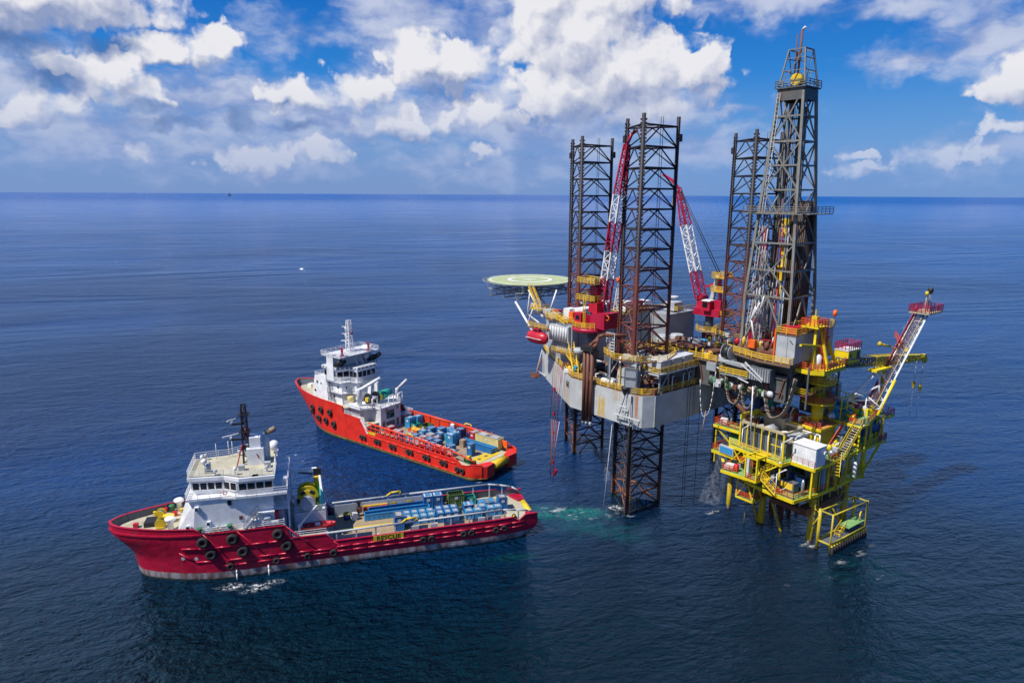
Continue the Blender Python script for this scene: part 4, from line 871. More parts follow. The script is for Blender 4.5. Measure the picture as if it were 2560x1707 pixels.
    for (p, q) in zip(rf[:6], rf[1:7]):
        p, q = Vector((*p, 17.42)), Vector((*q, 17.42)); L = (q-p).length; n = int(L/1.1)
        for i in range(n): link('roof_slot', sk, s, p.lerp(q, (i+0.5)/n), (0, 0, atan2(q.y-p.y, q.x-p.x)))
    MB().box(11.6, 15.8, -5.2, 5.2, 17.7, 20.3).build('upper_house', 'white', s); MB().box(12.9, 15.4, -6.3, -5.22, 14.2, 21.0).build('funnel_casing', 'white', s)
    MB().box(12.9, 15.4, 5.22, 6.3, 17.0, 21.0).build('funnel_casing', 'white', s)
    MB().box(11.0, 18.4, -6.4, 6.2, 20.3, 20.55).build('mast_deck', 'white2', s); raildeck(s, [(11.0, -6.4), (18.4, -6.4), (18.4, 6.2), (11.0, 6.2)], 20.55, close=True, r=0.03)
    MB().beam((18.2, -0.9, 17.8), (16.6, -0.9, 20.4), 0.3, 0.5).beam((18.2, 0.9, 17.8), (16.6, 0.9, 20.4), 0.3, 0.5).build('ladder_frame', 'white2', s)
    for sd, x in ((-1, 16.3), (1, 17.2)): MB().cyl((x-0.8, sd*5.6, 17.9), (x+1.8, sd*5.9, 19.5), 0.6, n=14).build('exhaust_pipe', 'black', s); MB().cyl((x-0.8, sd*4.2, 17.9), (x+1.3, sd*4.3, 19.2), 0.5, n=14).build('exhaust_pipe', 'black', s)
    MB().ball((16.5, 3.4, 19.2), 0.95, 14).cyl((16.5, 3.4, 17.7), (16.5, 3.4, 18.5), 0.3).build('satellite_dome', 'railwhite', s)
    for y, x in ((-4.9, 17.4), (3.4, 17.6)):
        MB().lathe((x, y, 20.55), [(0.6, 0), (0.25, 0.8), (0.25, 1.3)], 10).bx((x, y, 22.0), (1.5, 0.5, 0.5), 2.4).bx((x-0.2, y, 22.5), (0.6, 0.8, 0.3), 2.4).build('fire_monitor', 'mag', s)
    lattice_mast(s, 14.4, 0, 20.55, 28.6, 1.4, 'railwhite'); 
    for z, L in ((22.6, 2.4), (24.4, 1.8), (26.2, 1.6)): radar(s, 13.0, 0, z, L, 0.7); MB().beam((14.4, -1.4, z), (14.4, 1.4, z), 0.12).beam((12.9, 0, z-.05), (14.4, 0, z-.05), 0.14).build('mast_arm', 'railwhite', s)
    MB().bx((14.9, 0.4, 25.3), (0.5, 0.5, 0.5)).build('mast_lamp', 'mag', s)
    # foredeck
    winch(s, (0.5, 0, 8.9), 2.2, 0.9, 'cream', 'cream', 'anchor_winch'); MB().bx((-3.0, 0.5, 8.5), (1.5, 1.5, 0.9)).build('bow_locker', 'railwhite', s)
    MB().bx((8.6, -2.5, 14.5), (1.2, 1.2, 0.6)).build('roof_locker', 'mag', s); MB().bx((11.4, -3.2, 14.5), (1.6, 0.8, 0.5), 0.4).build('roof_locker', 'mag', s)
    raildeck(s, [(6.9, -5.5), (12.4, -6.1)], 14.2); raildeck(s, [(7.0, -5.5), (7.0, 5.5)], 14.2)
    stairs(s, (13.6, -6.0, 11.35), (12.4, -6.0, 14.1), 0.8, 'lgrey', 'lgrey'); stairs(s, (14.6, -6.2, 8.1), (13.0, -6.2, 11.1), 0.8, 'lgrey', 'lgrey')
    raildeck(s, [(8.0, -6.9), (19.5, -7.15)], 8.0, r=0.035)
    # winch deck
    wd = [(19.6, -6.6), (25.2, -6.6), (27.3, -3.6), (29.0, -3.4), (29.0, 3.4), (27.3, 3.6), (25.2, 6.6), (19.6, 6.6)]
    MB().prism(wd, 8.6, 8.95).build('winch_deck', 'white', s); raildeck(s, wd[0:3]+wd[3:5], 8.95, r=0.045); raildeck(s, wd[4:7], 8.95, r=0.045)
    wb = MB().box(25.0, 28.9, -3.3, 3.3, 3.0, 8.6).build('winch_house', 'white2', s); MB().box(19.8, 25.0, -5.2, 5.2, 5.2, 8.6).build('winch_house', 'white2', s)
    MB().bx((28.93, -0.2, 6.8), (0.12, 2.5, 2.0)).build('window', 'glass', wb); MB().bx((28.93, -2.4, 4.4), (0.1, 0.7, 1.8)).bx((28.93, 2.2, 4.4), (0.1, 0.7, 1.8)).build('doorway', 'dgrey', wb)
    MB().bx((28.95, -1.4, 8.0), (0.16, 0.7, 0.9)).build('vent_grille', 'tan', wb); MB().bx((28.95, 2.2, 8.0), (0.16, 0.7, 0.9)).build('vent_grille', 'tan', wb)
    MB().bx((28.93, -0.2, 4.4), (0.1, 2.8, 1.2)).build('tool_rack', 'dgrey', wb)
    d1 = MB()
    for y in (-3.6, -1.2): d1.cyl((25.0, y-.15, 10.6), (25.0, y+.15, 10.6), 1.5, n=20)
    tw = d1.build('towing_winch', 'black', s); MB().cyl((25, -3.9, 10.6), (25, -0.6, 10.6), 0.6, n=14).build('drum', 'lgrey', tw)
    MB().bx((25.0, -4.1, 10.6), (1.0, 0.3, 1.0)).bx((25.5, -0.7, 10.6), (1.7, 0.9, 1.2)).bx((24.9, -3.1, 9.6), (1.0, 0.25, 1.2)).build('gearbox', 'yellow', tw)
    MB().cyl((25.4, 0.1, 10.9), (25.4, 3.0, 10.9), 1.15, n=20).build('drum', 'teal', tw)
    MB().beam((23.2, -1.8, 8.95), (23.6, -1.6, 14.0), 0.5, 1.1).beam((23.2, 0.6, 8.95), (23.6, 0.4, 14.0), 0.5, 1.1).build('winch_frame', 'white', s)
    for y in (-4.2, -0.4, 2.6): MB().tube([(27.0 if abs(y) > 3.6 else 28.7, y, 8.95), (27.0 if abs(y) > 3.6 else 28.7, y, 11.2), (27.0 if abs(y) > 3.6 else 28.7, y+1.6, 11.5), (27.0 if abs(y) > 3.6 else 28.7, y+1.6, 8.95)], 0.13, 6).build('pipe_guard', 'railwhite', s)
    cr = MB().lathe((23.2, -4.9, 8.95), [(0.62, 0), (0.62, 4.1), (0.5, 4.4)], 14).build('deck_crane', 'white2', s); MB().cyl((23.2, -4.9, 12.9), (26.2, -0.6, 15.6), 0.42, n=10).build('boom', 'white', cr)
    cr = MB().lathe((25.4, 5.6, 8.95), [(0.5, 0), (0.5, 2.2), (0.4, 2.6)], 12).build('deck_crane', 'white2', s); MB().cyl((25.4, 5.6, 11.2), (27.0, 7.6, 13.6), 0.35, n=10).build('boom', 'white2', cr)
    MB().lathe((19.2, -4.4, 8.95), [(0.8, 0), (0.8, 1.5), (0.6, 1.6)], 12).build('rope_bin', 'cream', s)
    MB().box(26.6, 29.5, 4.2, 7.0, 5.2, 5.4).build('side_platform', 'lgrey', s); raildeck(s, [(26.6, 7.0), (29.5, 7.0), (29.5, 4.2)], 5.4, r=0.05)
    raildeck(s, [(20.0, -7.2), (25.8, -7.2)], 6.75)
    # pipes lying on the side walkway
    for k in range(3): MB().cyl((29.0, -7.0+k*0.22, 3.35), (33.6, -7.0+k*0.22, 3.35), 0.1, n=8).build('spare_pipe', 'lgrey', s)
    # ---------------- cargo
    def W_(p): return to_w(O, RZ, p)
    G1 = 'cargo containers on the orange-red ship'
    def cn(key, dims, mc, label, p, rz=0.0, grp=G1, nm='cargo_container', cat='container', **k):
        return place(container('2'+key, *dims, mc, **k), nm, label, cat, W_(p), RZ+rz, grp)
    cn('a', (2.2, 2.6, 2.8), 'blue2', 'large light blue container with a white roof amidships on the orange-red ship', (48.5, 1.0, 3.06), roof='white')
    cn('b', (1.4, 1.4, 2.8), 'blue', 'tall narrow blue container standing alone near the stern of the orange-red ship', (56.3, -1.6, 3.06), roof='white2')
    cn('c', (6.8, 2.3, 2.6), 'cream', 'long cream container against the far wall near the orange-red ship stern', (56.1, 5.2, 3.06), roof='silver')
    cn('d', (1.6, 2.3, 2.7), 'red', 'red container end to end with the long cream one on the orange-red ship', (51.7, 5.2, 3.06), roof='white2')
    cn('e', (1.7, 2.0, 2.7), 'blue2', 'near one of the two tall blue containers behind the white winch house, orange-red ship', (32.3, 3.2, 3.06), roof='blue2')
    cn('e', (1.7, 2.0, 2.7), 'navy', 'far dark one of the tall containers behind the winch house, orange-red ship', (33.0, 5.3, 3.06), roof='white2')
    cn('f', (1.7, 1.7, 1.5), 'teal', 'low teal open frame in front of the two tall blue containers, orange-red ship', (34.2, 3.3, 3.06), open_top=True, nm='open_skip', cat='skip')
    cn('g', (2.2, 1.6, 1.2), 'navy', 'dark blue empty open skip near the far wall, orange-red ship', (35.7, 4.6, 3.06), open_top=True, nm='open_skip', cat='skip')
    cn('h', (2.3, 2.7, 1.9), 'olive', 'green open-topped skip among blue boxes on the orange-red ship', (37.8, 3.4, 3.06), open_top=True, nm='open_skip', cat='skip')
    t = cn('i', (3.0, 1.9, 1.4), 'orange', 'orange open skip heaped with yellow-orange sacks on the orange-red ship', (36.6, 0.6, 3.06), open_top=True, nm='open_skip', cat='skip')
    MB().bx((0.3, 0, 1.1), (2.3, 1.5, 0.5), 0.05).bx((-0.5, 0.2, 1.35), (1.0, 0.9, 0.3), 0.3).build('sack_heap', 'railyel', t)
    for i, (x, y, m_, h_, lab) in enumerate(((40.2, 2.6, 'blue', 2.0, 'blue container right beside the green skip'), (42.3, 3.8, 'blue', 2.0, 'blue container with its bright narrow end, second from the green skip'), (44.0, 5.4, 'blue2', 1.9, 'blue container nearest the red far wall, mid row'), (45.8, 4.0, 'blue', 2.1, 'blue container between the middle row and the big white-roofed one'), (46.9, 5.6, 'navy', 2.3, 'dark blue container against the far wall, last of the row'))):
        cn('j%d' % i, (1.7, 1.8, h_), m_, lab+', orange-red ship', (x, y, 3.06), roof='white2')
    cn('k', (1.5, 1.9, 1.7), 'red', 'red container nearest the winch house doorway, orange-red ship', (31.4, -2.4, 3.06), roof='white2')
    cn('l', (2.4, 1.5, 1.3), 'red', 'low red container with cluttered white roof, second from winch house, orange-red ship', (34.0, -2.7, 3.06), roof='white2')
    cn('m', (1.9, 1.4, 1.2), 'navy', 'low dark blue box with pale roof beside the near rail, orange-red ship', (36.2, -3.6, 3.06), roof='blue2')
    for i, (x, y, m_) in enumerate(((37.2, -2.3, 'lgrey'), (39.5, -3.8, 'blue2'), (39.3, -2.0, 'navy'), (41.6, -3.6, 'lgrey'), (41.7, -1.7, 'red'), (43.9, -3.8, 'red'), (43.9, -1.8, 'navy'), (46.2, -3.7, 'blue'), (48.5, -4.2, 'red'), (50.8, -4.4, 'red'), (46.1, -1.6, 'navy'))):
        cn('n'+m_, (2.0, 1.5, 1.25), m_, ['flat grey tray inboard behind the low dark blue box', 'flat light blue tray, first of the near-rail row', 'flat dark blue tray beside the orange skip', 'flat grey tray in the near-rail row', 'flat red tray inboard amidships', 'flat red tray, middle of the near-rail row', 'flat dark blue tray inboard of the middle red one', 'flat blue tray aft of the middle red one', 'flat red tray, last but one by the near rail', 'flat red tray furthest aft by the near rail', 'flat dark blue tray beside the big white-roofed container'][i]+', orange-red ship', (x, y, 3.06), roof='white2' if i % 3 else 'tan')
    for i, (x, y, m_, h_) in enumerate(((39.6, 0.3, 'blue2', 1.7), (41.9, 0.5, 'lgrey', 1.3), (44.2, 1.4, 'blue', 1.8), (46.0, 2.2, 'teal', 1.5), (44.4, -0.2, 'red', 1.2), (51.0, -2.4, 'blue', 1.5), (53.0, -4.3, 'lgrey', 1.2))):
        cn('o%d' % i, (1.8, 1.5, h_), m_, ['light blue box directly aft of the orange skip', 'grey box in the middle of the deck between blue ones', 'blue box just ahead of the big light blue container', 'teal box touching the big light blue container', 'low red box inboard, ahead of the big light blue container', 'blue box on bare planks aft of the big light blue container', 'grey box near the rail level with the wooden crate'][i]+', orange-red ship', (x, y, 3.06), roof='white2' if i % 2 else 'blue2')
    t = thing('wooden_crate', 'small brown crate between the big light blue container and the baskets, orange-red ship', 'crate', W_((51.4, 1.3, 3.06)), RZ)
    for k in range(4): MB().box(-0.6, 0.6, -0.6, 0.6, 0.08+k*0.42, 0.44+k*0.42).build('board', 'tan', t)
    GB = 'long blue pipe baskets on the orange-red ship'
    place_b(basket(10.6, 1.0, 1.1, 'blue'), 'pipe_basket', 'blue pipe basket nearer the deck centre of the orange-red ship', 'basket', W_((54.2, 2.1, 3.06)), RZ-0.02, GB)
    place_b(basket(9.8, 1.0, 1.1, 'blue2'), 'pipe_basket', 'blue pipe basket next to the cream container, orange-red ship', 'basket', W_((54.6, 3.3, 3.06)), RZ-0.02, GB)
    t = thing('gas_cylinder_rack', 'rack of dark blue gas cylinders by the far wall, orange-red ship', 'rack', W_((49.4, 5.6, 3.06)), RZ)
    for i in range(3):
        for j in range(2): MB().lathe((i*0.5-0.5, j*0.5, 0), [(0.2, 0), (0.2, 1.5), (0.08, 1.7)], 8).build('cylinder', 'navy', t)
    t = thing('white_tank', 'small white tank on frame by the far wall, orange-red ship', 'tank', W_((44.2, 5.9, 4.98)), RZ)
    MB().cyl((-.5, 0, 0.5), (.5, 0, 0.5), 0.35, n=12).build('tank', 'railwhite', t); MB().box(-.6, .6, -.4, .4, 0, .12).build('frame', 'lgrey', t)
    t = thing('deck_machine', 'green and yellow deck machine at the near stern corner, orange-red ship', 'machine', W_((58.6, -5.4, 3.02)), RZ)
    MB().bx((0, 0, 0.6), (1.6, 0.9, 1.1)).build('body', 'green', t); MB().cyl((0.2, -0.5, 1.3), (0.2, 0.5, 1.3), 0.4, n=12).build('drum', 'yellow', t)
    return s
# ================================================================== jack-up rig
RO, RA = (30.5, 143.4), radians(-49)
def RW(x, y, z=0.0): return to_w(RO, RA, (x, y, z))
def rig_leg(label, cx, cy, ztop):
    p = RW(cx, cy); t = thing('rig_leg', label, 'rig leg', (p[0], p[1], 0), RA, 'lattice legs of the drilling rig')
    Rr = 5.3; A = [radians(a) for a in (-63, 57, 177)]; P = [(Rr*cos(a), Rr*sin(a)) for a in A]
    for x, y in P:
        mb = MB().cyl((x, y, -3), (x, y, ztop), 0.36, n=10); ux, uy = x/Rr, y/Rr
        for k in range(int((ztop+2)/0.62)):
            z = -1.8+k*0.62
            for sg in (-1, 1): mb.bx((x-uy*sg*0.42, y+ux*sg*0.42, z), (0.22, 0.3, 0.34), atan2(uy, ux))
        mb.build('chord', 'leg', t)
    side = Rr*sqrt(3); h = 3.6; L = side/2-0.3
    key = 'leg'
    if key not in CON:
        CON[key] = [MB().cyl((-L, 0, 0), (L, 0, 0), 0.17, n=7).me('horizontal_brace', 'leg'), MB().cyl((0, 0, -0.1), (-L, 0, -h+0.25), 0.13, n=6).me('diagonal_brace', 'leg'),
                    MB().cyl((0, 0, -0.1), (L, 0, -h+0.25), 0.13, n=6).me('diagonal_brace', 'leg'), MB().cyl((-side/4, 0, 0), (side/4, 0, 0), 0.08, n=5).me('inner_brace', 'leg')]
    H, D1, D2, I = CON[key]; z = ztop-1.7
    while z > -2:
        for k in range(3):
            (x0, y0), (x1, y1) = P[k], P[(k+1) % 3]; c = ((x0+x1)/2, (y0+y1)/2, z); a = atan2(y1-y0, x1-x0)
            link('horizontal_brace', H, t, c, (0, 0, a)); link('diagonal_brace', D1, t, c, (0, 0, a)); link('diagonal_brace', D2, t, c, (0, 0, a))
            (x2, y2) = P[(k+2) % 3]; m1 = ((x0+x1)/2, (y0+y1)/2); m2 = ((x1+x2)/2, (y1+y2)/2)
            link('inner_brace', I, t, ((m1[0]+m2[0])/2, (m1[1]+m2[1])/2, z), (0, 0, atan2(m2[1]-m1[1], m2[0]-m1[0])))
        z -= h
    la = MB(); x, y = P[1][0]*0.35+P[0][0]*0.2, P[1][1]*0.35
    for dx in (-0.25, 0.25): la.beam((x+dx, y, 20), (x+dx, y, ztop), 0.07)
    for k in range(int((ztop-20)/1.2)): la.beam((x-.25, y, 20+k*1.2), (x+.25, y, 20+k*1.2), 0.05)
    la.build('ladder', 'leg', t)
    for k in (1, 2): MB().bx((P[k][0]*1.05, P[k][1]*1.05, ztop-3.6), (0.9, 0.7, 1.3)).build('guide_block', 'leg', t)
    return t
def clutter(parent, x0, x1, y0, y1, z, n, seed, mats=('grey', 'dgrey', 'lgrey', 'brown', 'white2', 'railyel', 'rigdeck', 'black'), smax=1.5, hmax=1.6, name='machinery'):
    r = random.Random(seed)
    for i in range(n):
        x, y = r.uniform(x0, x1), r.uniform(y0, y1); k = r.random(); m = r.choice(mats)
        if k < 0.35: MB().bx((x, y, z+hmax*0.3), (r.uniform(.5, smax), r.uniform(.4, smax), hmax*r.uniform(.4, .8)), r.choice((0, pi/2, .2))).build(name+'_unit', m, parent)
        elif k < 0.55: h = hmax*r.uniform(.5, 1); q = r.uniform(.25, .55); MB().lathe((x, y, z), [(q, 0), (q, h*.8), (q*.4, h)], 10).build('vessel', m, parent)
        elif k < 0.72: l = r.uniform(1, 2.2)*smax; a = r.choice((0, pi/2)); zz = z+r.uniform(.3, 1.1); MB().cyl((x-l/2*cos(a), y-l/2*sin(a), zz), (x+l/2*cos(a), y+l/2*sin(a), zz), r.uniform(.08, .28), n=8).build('pipe_run', m, parent)
        elif k < 0.9: l = r.uniform(1, 2)*smax; hh = hmax*r.uniform(.6, 1.3); a = r.choice((0, pi/2)); dx, dy = l*cos(a), l*sin(a); MB().tube([(x, y, z), (x, y, z+hh), (x+dx, y+dy, z+hh), (x+dx, y+dy, z)], r.uniform(.06, .14), 6).build('pipe_loop', m, parent)
        else: MB().torus((x, y, z+.5), .5, .12, 'Y', 14, 6).cyl((x, y-.3, z+.5), (x, y+.3, z+.5), .35, n=12).build('hose_reel', m, parent)
def festoon(parent, P, r=0.16, n=1, m='cream', sp=0.2, name='hose'):
    for k in range(n): MB().tube([(x, y+k*sp, z-k*0.1) for x, y, z in P], r, 6).build(name, m, parent)
def sag(a, b, low, n=22):
    a, b = Vector(a), Vector(b); P = []
    for i in range(n+1):
        t = i/n; q = a.lerp(b, t); s_ = 1-abs(2*t-1)**3.2; mz = min(a.z, b.z); zz = a.z+(b.z-a.z)*t; P.append((q.x, q.y, zz+(low-(a.z+b.z)/2)*s_))
    return P
def rig():
    t = thing('drilling_rig', 'large grey jack-up drilling rig hull with quarters and round green helideck', 'drilling rig', (RO[0], RO[1], 0), RA)
    ol = [(12.3, -22.4), (14.4, -21.6), (15.6, -19.4), (17.2, 18.5), (16.4, 21), (13.8, 22.4), (-3, 22.2), (-8.3, 19.4), (-24.6, 9.6), (-26.6, 7), (-27, -5), (-25.4, -8.9), (-8.3, -19.2), (-3, -22.3)]
    n = len(ol); sy = []
    hb = MB(); a = 0
    hb.prism(ol, 18.5, 24.45); hb.build('hull', 'rigside', t)
    MB().prism([(x*0.995, y*0.995) for x, y in ol], 24.451, 24.55).build('main_deck', 'rigdeck', t)
    hs_ = MB()
    for (p, q) in ((0, 13), (13, 12), (12, 11), (2, 3)):
        a_, b_ = Vector((*ol[p], 0)), Vector((*ol[q], 0)); L = (b_-a_).length; k = int(L/2.4)
        nrm = Vector(((a_-b_).y, -(a_-b_).x, 0)).normalized()
        for i in range(1, k): e = a_.lerp(b_, i/k)
    for p in (0, 2): x, y = ol[p]; hs_.beam((x*1.002, y*1.004, 18.5), (x*1.002, y*1.004, 24.4), 0.12)
    hs_.build('weld_seam', 'rigside', t)
    MB().rail([(x*0.985, y*0.985, 24.55) for x, y in ol], 1.15, 1.9, 0.05, close=True).build('railing', 'railyel', t)
    fender_text(t, '68', 1.9, (-4.9, -21.26, 22.6), (pi/2, 0, atan2(-3.1, 5.3)), 'black', 'hull_number')
    # leg wells, jack houses, ring platforms
    for (cx, cy) in ((8.8, -16.0), (-19.5, -1.1), (10.8, 17.1)):
        zr = 30.4 if cx > 0 else 33.2
        for a in (-63, 57, 177):
            a = radians(a); x, y = cx+5.3*cos(a), cy+5.3*sin(a); ca, sa = cos(a), sin(a)
            MB().bx((cx+6.3*ca, cy+6.3*sa, 26.9), (1.3, 2.4, 4.8), a).build('jack_house', 'dgrey', t)
            MB().bx((cx+6.98*ca, cy+6.98*sa, 28.2), (0.12, 1.9, 1.2), a).bx((cx+6.98*ca, cy+6.98*sa, 26.4), (0.12, 1.9, 1.2), a).build('gear_cover', 'grey', t)
        if cx > 0:
            hexo = [(cx+6.7*cos(radians(b)), cy+6.7*sin(radians(b))) for b in range(-93, 267, 45)]; hi = [(cx+5.75*cos(radians(b)), cy+5.75*sin(radians(b))) for b in range(-93, 267, 45)]
            pl = MB(); m = len(hexo)
            for i in range(m): pl.prism([hexo[i], hexo[(i+1) % m], hi[(i+1) % m], hi[i]], zr-0.15, zr)
            pl.build('ring_platform', 'rigdeck', t)
            MB().rail([(x, y, zr) for x, y in hexo], 1.15, 1.6, 0.05, close=True).build('railing', 'railyel', t)
            for b in range(0, 360, 60): a = radians(b+10); MB().beam((cx+6.2*cos(a), cy+6.2*sin(a), 24.5), (cx+6.2*cos(a), cy+6.2*sin(a), zr-.15), 0.25).build('platform_post', 'grey', t)
            clutter(t, cx-3, cx+3.5, cy-3.5, cy+3.5, zr-0.6, 10, int(cx*7)+3, hmax=1.2)
            clutter(t, cx-6, cx+6.5, cy-5.2, cy+5.5, 24.6, 22, int(cx*9)+5)
    MB().box(4.4, 6.2, -21.2, -19.4, 29.6, 33.3).build('stair_tower', 'lgrey', t) if False else None
    MB().rail([(3.6, -19.6, 30.4), (5.6, -19.6, 30.4)], 4.0, 1.0, 0.05, bars=7).rail([(3.6, -17.8, 30.4), (3.6, -19.6, 30.4)], 3.2, 1.0, 0.05, bars=6).build('stair_tower', 'railwhite', t)
    # near-side features of the jack house: four grey plates
    for x in (9.35, 12.0):
        for z in (25.9, 28.1): MB().prism([(x-1.05, -21.45), (x+1.05, -21.45), (x+1.05, -21.3), (x-1.05, -21.3)], z-0.95, z+0.95).build('shield_plate', 'lgrey', t)
    for x in (9.0, 12.6): MB().beam((x, -21.7, 24.6), (x, -21.7, 29.6), 0.18).build('platform_post', 'railyel', t)
    MB().bx((10.9, -20.7, 30.0), (3.0, 1.2, 1.0)).bx((10.9, -20.9, 31.0), (2.8, 1.0, 0.8)).build('gear_cover', 'lgrey', t)
    MB().cyl((7.8, -21.2, 24.6), (8.3, -20.8, 30.8), 0.17, n=8).cyl((8.3, -20.8, 30.8), (4.6, -20.2, 25.4), 0.12, n=8).cyl((1.9, -21.2, 24.6), (1.3, -20.8, 30.2), 0.12, n=8).build('frame_post', 'white2', t)
    for x in (4.1, 6.1): MB().lathe((x, -20.6, 25.2), [(0.35, -0.95), (0.5, -0.7), (0.5, 0.7), (0.35, 0.95)], 12, 'X').build('pressure_vessel', 'railwhite', t)
    # three long brown pipes with elbows
    for i, x in enumerate((1.2, 2.1, 3.1)):
        P = [(x, -22.95, 16.9+0.15*i), (x, -22.95, 31.4-0.3*i)]
        pp = MB().cyl(*P, 0.34, n=12).build('water_pipe', 'brown', t); MB().cyl((x, -22.95, 17.4), (x, -22.95, 16.2), 0.26, n=10).build('pipe_end', 'white2', pp)
    MB().box(0.6, 3.7, -22.7, -22.3, 24.6, 25.2).box(0.6, 3.7, -23.6, -22.3, 31.0, 31.9).build('pipe_clamp', 'black', t)
    MB().tube([(3.1, -22.7, 31.8), (3.4, -22.0, 32.4), (3.0, -21.4, 33.6), (4.0, -20.6, 34.1), (7.0, -18.0, 34.1)], 0.34, 10).tube([(2.1, -22.7, 31.9), (2.0, -21.8, 32.2), (2.6, -20.8, 33.2)], 0.34, 10).build('pipe_elbow', 'brown', t)
    # boarding ladder frame and anchor rack on the near face
    MB().beam((9.2, -23.3, 20.4), (15.2, -23.1, 20.4), 0.2).beam((9.2, -23.3, 20.4), (11.3, -22.5, 25), 0.14).beam((10.9, -23.3, 20.4), (11.6, -22.5, 25), 0.14).beam((12.6, -22.6, 24.6), (11.4, -23.3, 20.4), 0.2).beam((12.6, -22.7, 24.6), (12.6, -22.9, 19), 0.16).beam((10.0, -23.3, 22.2), (12.0, -23.2, 22.2), 0.14).build('boarding_frame', 'white2', t)
    MB().beam((9.9, -23.2, 20.4), (10.4, -22.7, 18.4), 0.16).beam((15.1, -23.1, 20.4), (14.1, -22.5, 18.4), 0.16).beam((13.5, -23.1, 20.0), (13.3, -22.6, 18.2), 0.16).build('frame_leg', 'grey', t)
    MB().lathe((11.1, -22.5, 25.4), [(0.3, -1.2), (0.8, 0), (0.8, 0.4)], 10).build('hose_funnel', 'black', t)
    # deck under the near crane: stairs, vessels
    stairs(t, (-4.2, -19.6, 24.6), (-9.2, -16.0, 28.9), 1.1, 'railyel', 'yellow')
    MB().lathe((-6.6, -16.2, 24.5), [(1.15, 0), (1.15, 3.2), (1.2, 3.3), (1.2, 4.2), (1.0, 4.4)], 18).build('storage_tank', 'dgrey', t)
    MB().lathe((-6.6, -16.2, 27.9), [(1.22, 0), (1.22, 0.9), (1.05, 1.1)], 18).build('tank_cap', 'lgrey', t)
    MB().bx((-5.2, -18.6, 25.2), (0.9, 0.9, 1.3)).build('chemical_tote', 'cyan', t); MB().bx((4.4, -11, 25.4), (1.2, 1.2, 1.6)).build('chemical_tote', 'cyan', t)
    winch(t, (-7.6, -18.9, 25.5), 0.7, 0.8, 'railyel', 'brown'); MB().bx((-5.8, -20.2, 25.0), (1.6, 0.7, 0.7), 0.4).build('locker', 'railwhite', t)
    clutter(t, -7, 3.5, -20.6, -13, 24.6, 26, 11); clutter(t, -8, 6, -12, 12, 24.6, 40, 12); clutter(t, 3, 14, -9, 10, 24.6, 30, 13, hmax=2.2)
    clutter(t, 12, 15.5, -20.5, -7, 24.6, 14, 14, hmax=1.4)
    # cooler platform with three big roofed units at the near stern corner
    MB().box(12.2, 16.0, -19.3, -7.2, 28.1, 28.4).build('cooler_platform', 'lgrey', t)
    MB().rail([(12.2, -19.3, 28.4), (16.0, -19.3, 28.4), (16.0, -7.2, 28.4)], 1.15, 1.5, 0.05).build('railing', 'railyel', t)
    for i in range(3):
        y = -16.7+i*3.5; u = MB().box(12.6, 15.5, y-1.5, y+1.5, 29.1, 30.5).build('cooler_unit', 'lgrey', t); MB().box(12.4, 15.7, y-1.62, y+1.62, 30.51, 30.72).build('roof', 'white2', u)
        for x_ in (12.8, 15.3):
            for y_ in (y-1.3, y+1.3): MB().beam((x_, y_, 28.4), (x_, y_, 29.1), 0.18).build('foot', 'white2', u)
    for y in (-18.2, -7.6): MB().beam((15.4, y, 24.6), (15.4, y, 28.1), 0.25).beam((15.4, y, 24.8), (15.4, y+(2.6 if y < -10 else -2.6), 28.1), 0.18).build('platform_post', 'grey', t)
    MB().box(14.6, 15.5, -7.1, -4.9, 24.6, 28.6).build('panel_house', 'corr', t); MB().box(13.6, 15.2, -14.5, -11.5, 24.6, 26.4).build('panel_house', 'corr', t)
    MB().box(11.8, 14.6, -13.5, -8, 24.6, 27.9).build('machinery_house', 'dgrey', t)
    for y in (-14.8, -11.4, -9.6, -6.1, -3.2): MB().tube([(15.75, y, 24.6), (15.75, y, 27.3), (15.9, y+.3, 27.4)], 0.09, 6).build('vent_pipe', 'railwhite', t)
    # quarters
    q = MB().box(-14.4, -9.5, -15.4, 14.5, 24.55, 33.4).build('quarters', 'grey', t)
    MB().prism([(-23.8, -9.4), (-14.4, -15.2), (-14.4, -6), (-23.8, -6)], 24.56, 33.39).build('quarters', 'lgrey', t); MB().box(-24, -14.4, 7.6, 14.5, 24.55, 32.4).build('quarters', 'lgrey', t); MB().box(-9.5, -4.5, 10.5, 21.2, 24.55, 33.3).build('quarters', 'grey', t)
    for y in range(-14, 14, 3): MB().bx((-9.46, y+0.5, 29.5), (0.1, 0.12, 8)).build('wall_seam', 'dgrey', q)
    for y in (-2, 3, 6.5, 12.5): MB().bx((-9.44, y, 31.3), (0.1, 0.7, 0.7)).build('porthole', 'glass', q)
    for y in (-7.5, 1, 9): MB().bx((-9.44, y, 25.7), (0.12, 1.0, 2.1)).build('door', 'dgrey', q)
    vb = MB().box(-15.6, -9.9, -16.2, -15.41, 29.5, 32.9).build('vent_cowl', 'lgrey', t); sl = MB().cyl((0, 0, -1.55), (0, 0, 1.45), 0.26, n=8).me('vent_slat', 'white2')
    for i in range(7): link('vent_slat', sl, vb, (-15.1+i*0.78, -16.3, 31.15))
    MB().prism([(-24, -9.6), (-17.5, -15.4), (-9.5, -15.4), (-9.5, 14.5), (-24, 14.5), (-24, 7.6), (-14.4, 7.6), (-14.4, -8.4), (-24, -8.4)], 33.41, 33.6).build('quarters_roof', 'rigdeck', t)
    MB().rail([(-24, -9.6, 33.6), (-17.5, -15.3, 33.6), (-9.6, -15.3, 33.6), (-9.6, 14.4, 33.6), (-4.6, 14.4, 33.6), (-4.6, 21.1, 33.6)], 1.15, 1.6, 0.055).build('railing', 'railyel', t)
    stairs(t, (-15.5, -15.9, 35.2), (-10.9, -15.9, 33.6), 1.0, 'railyel', 'yellow'); 
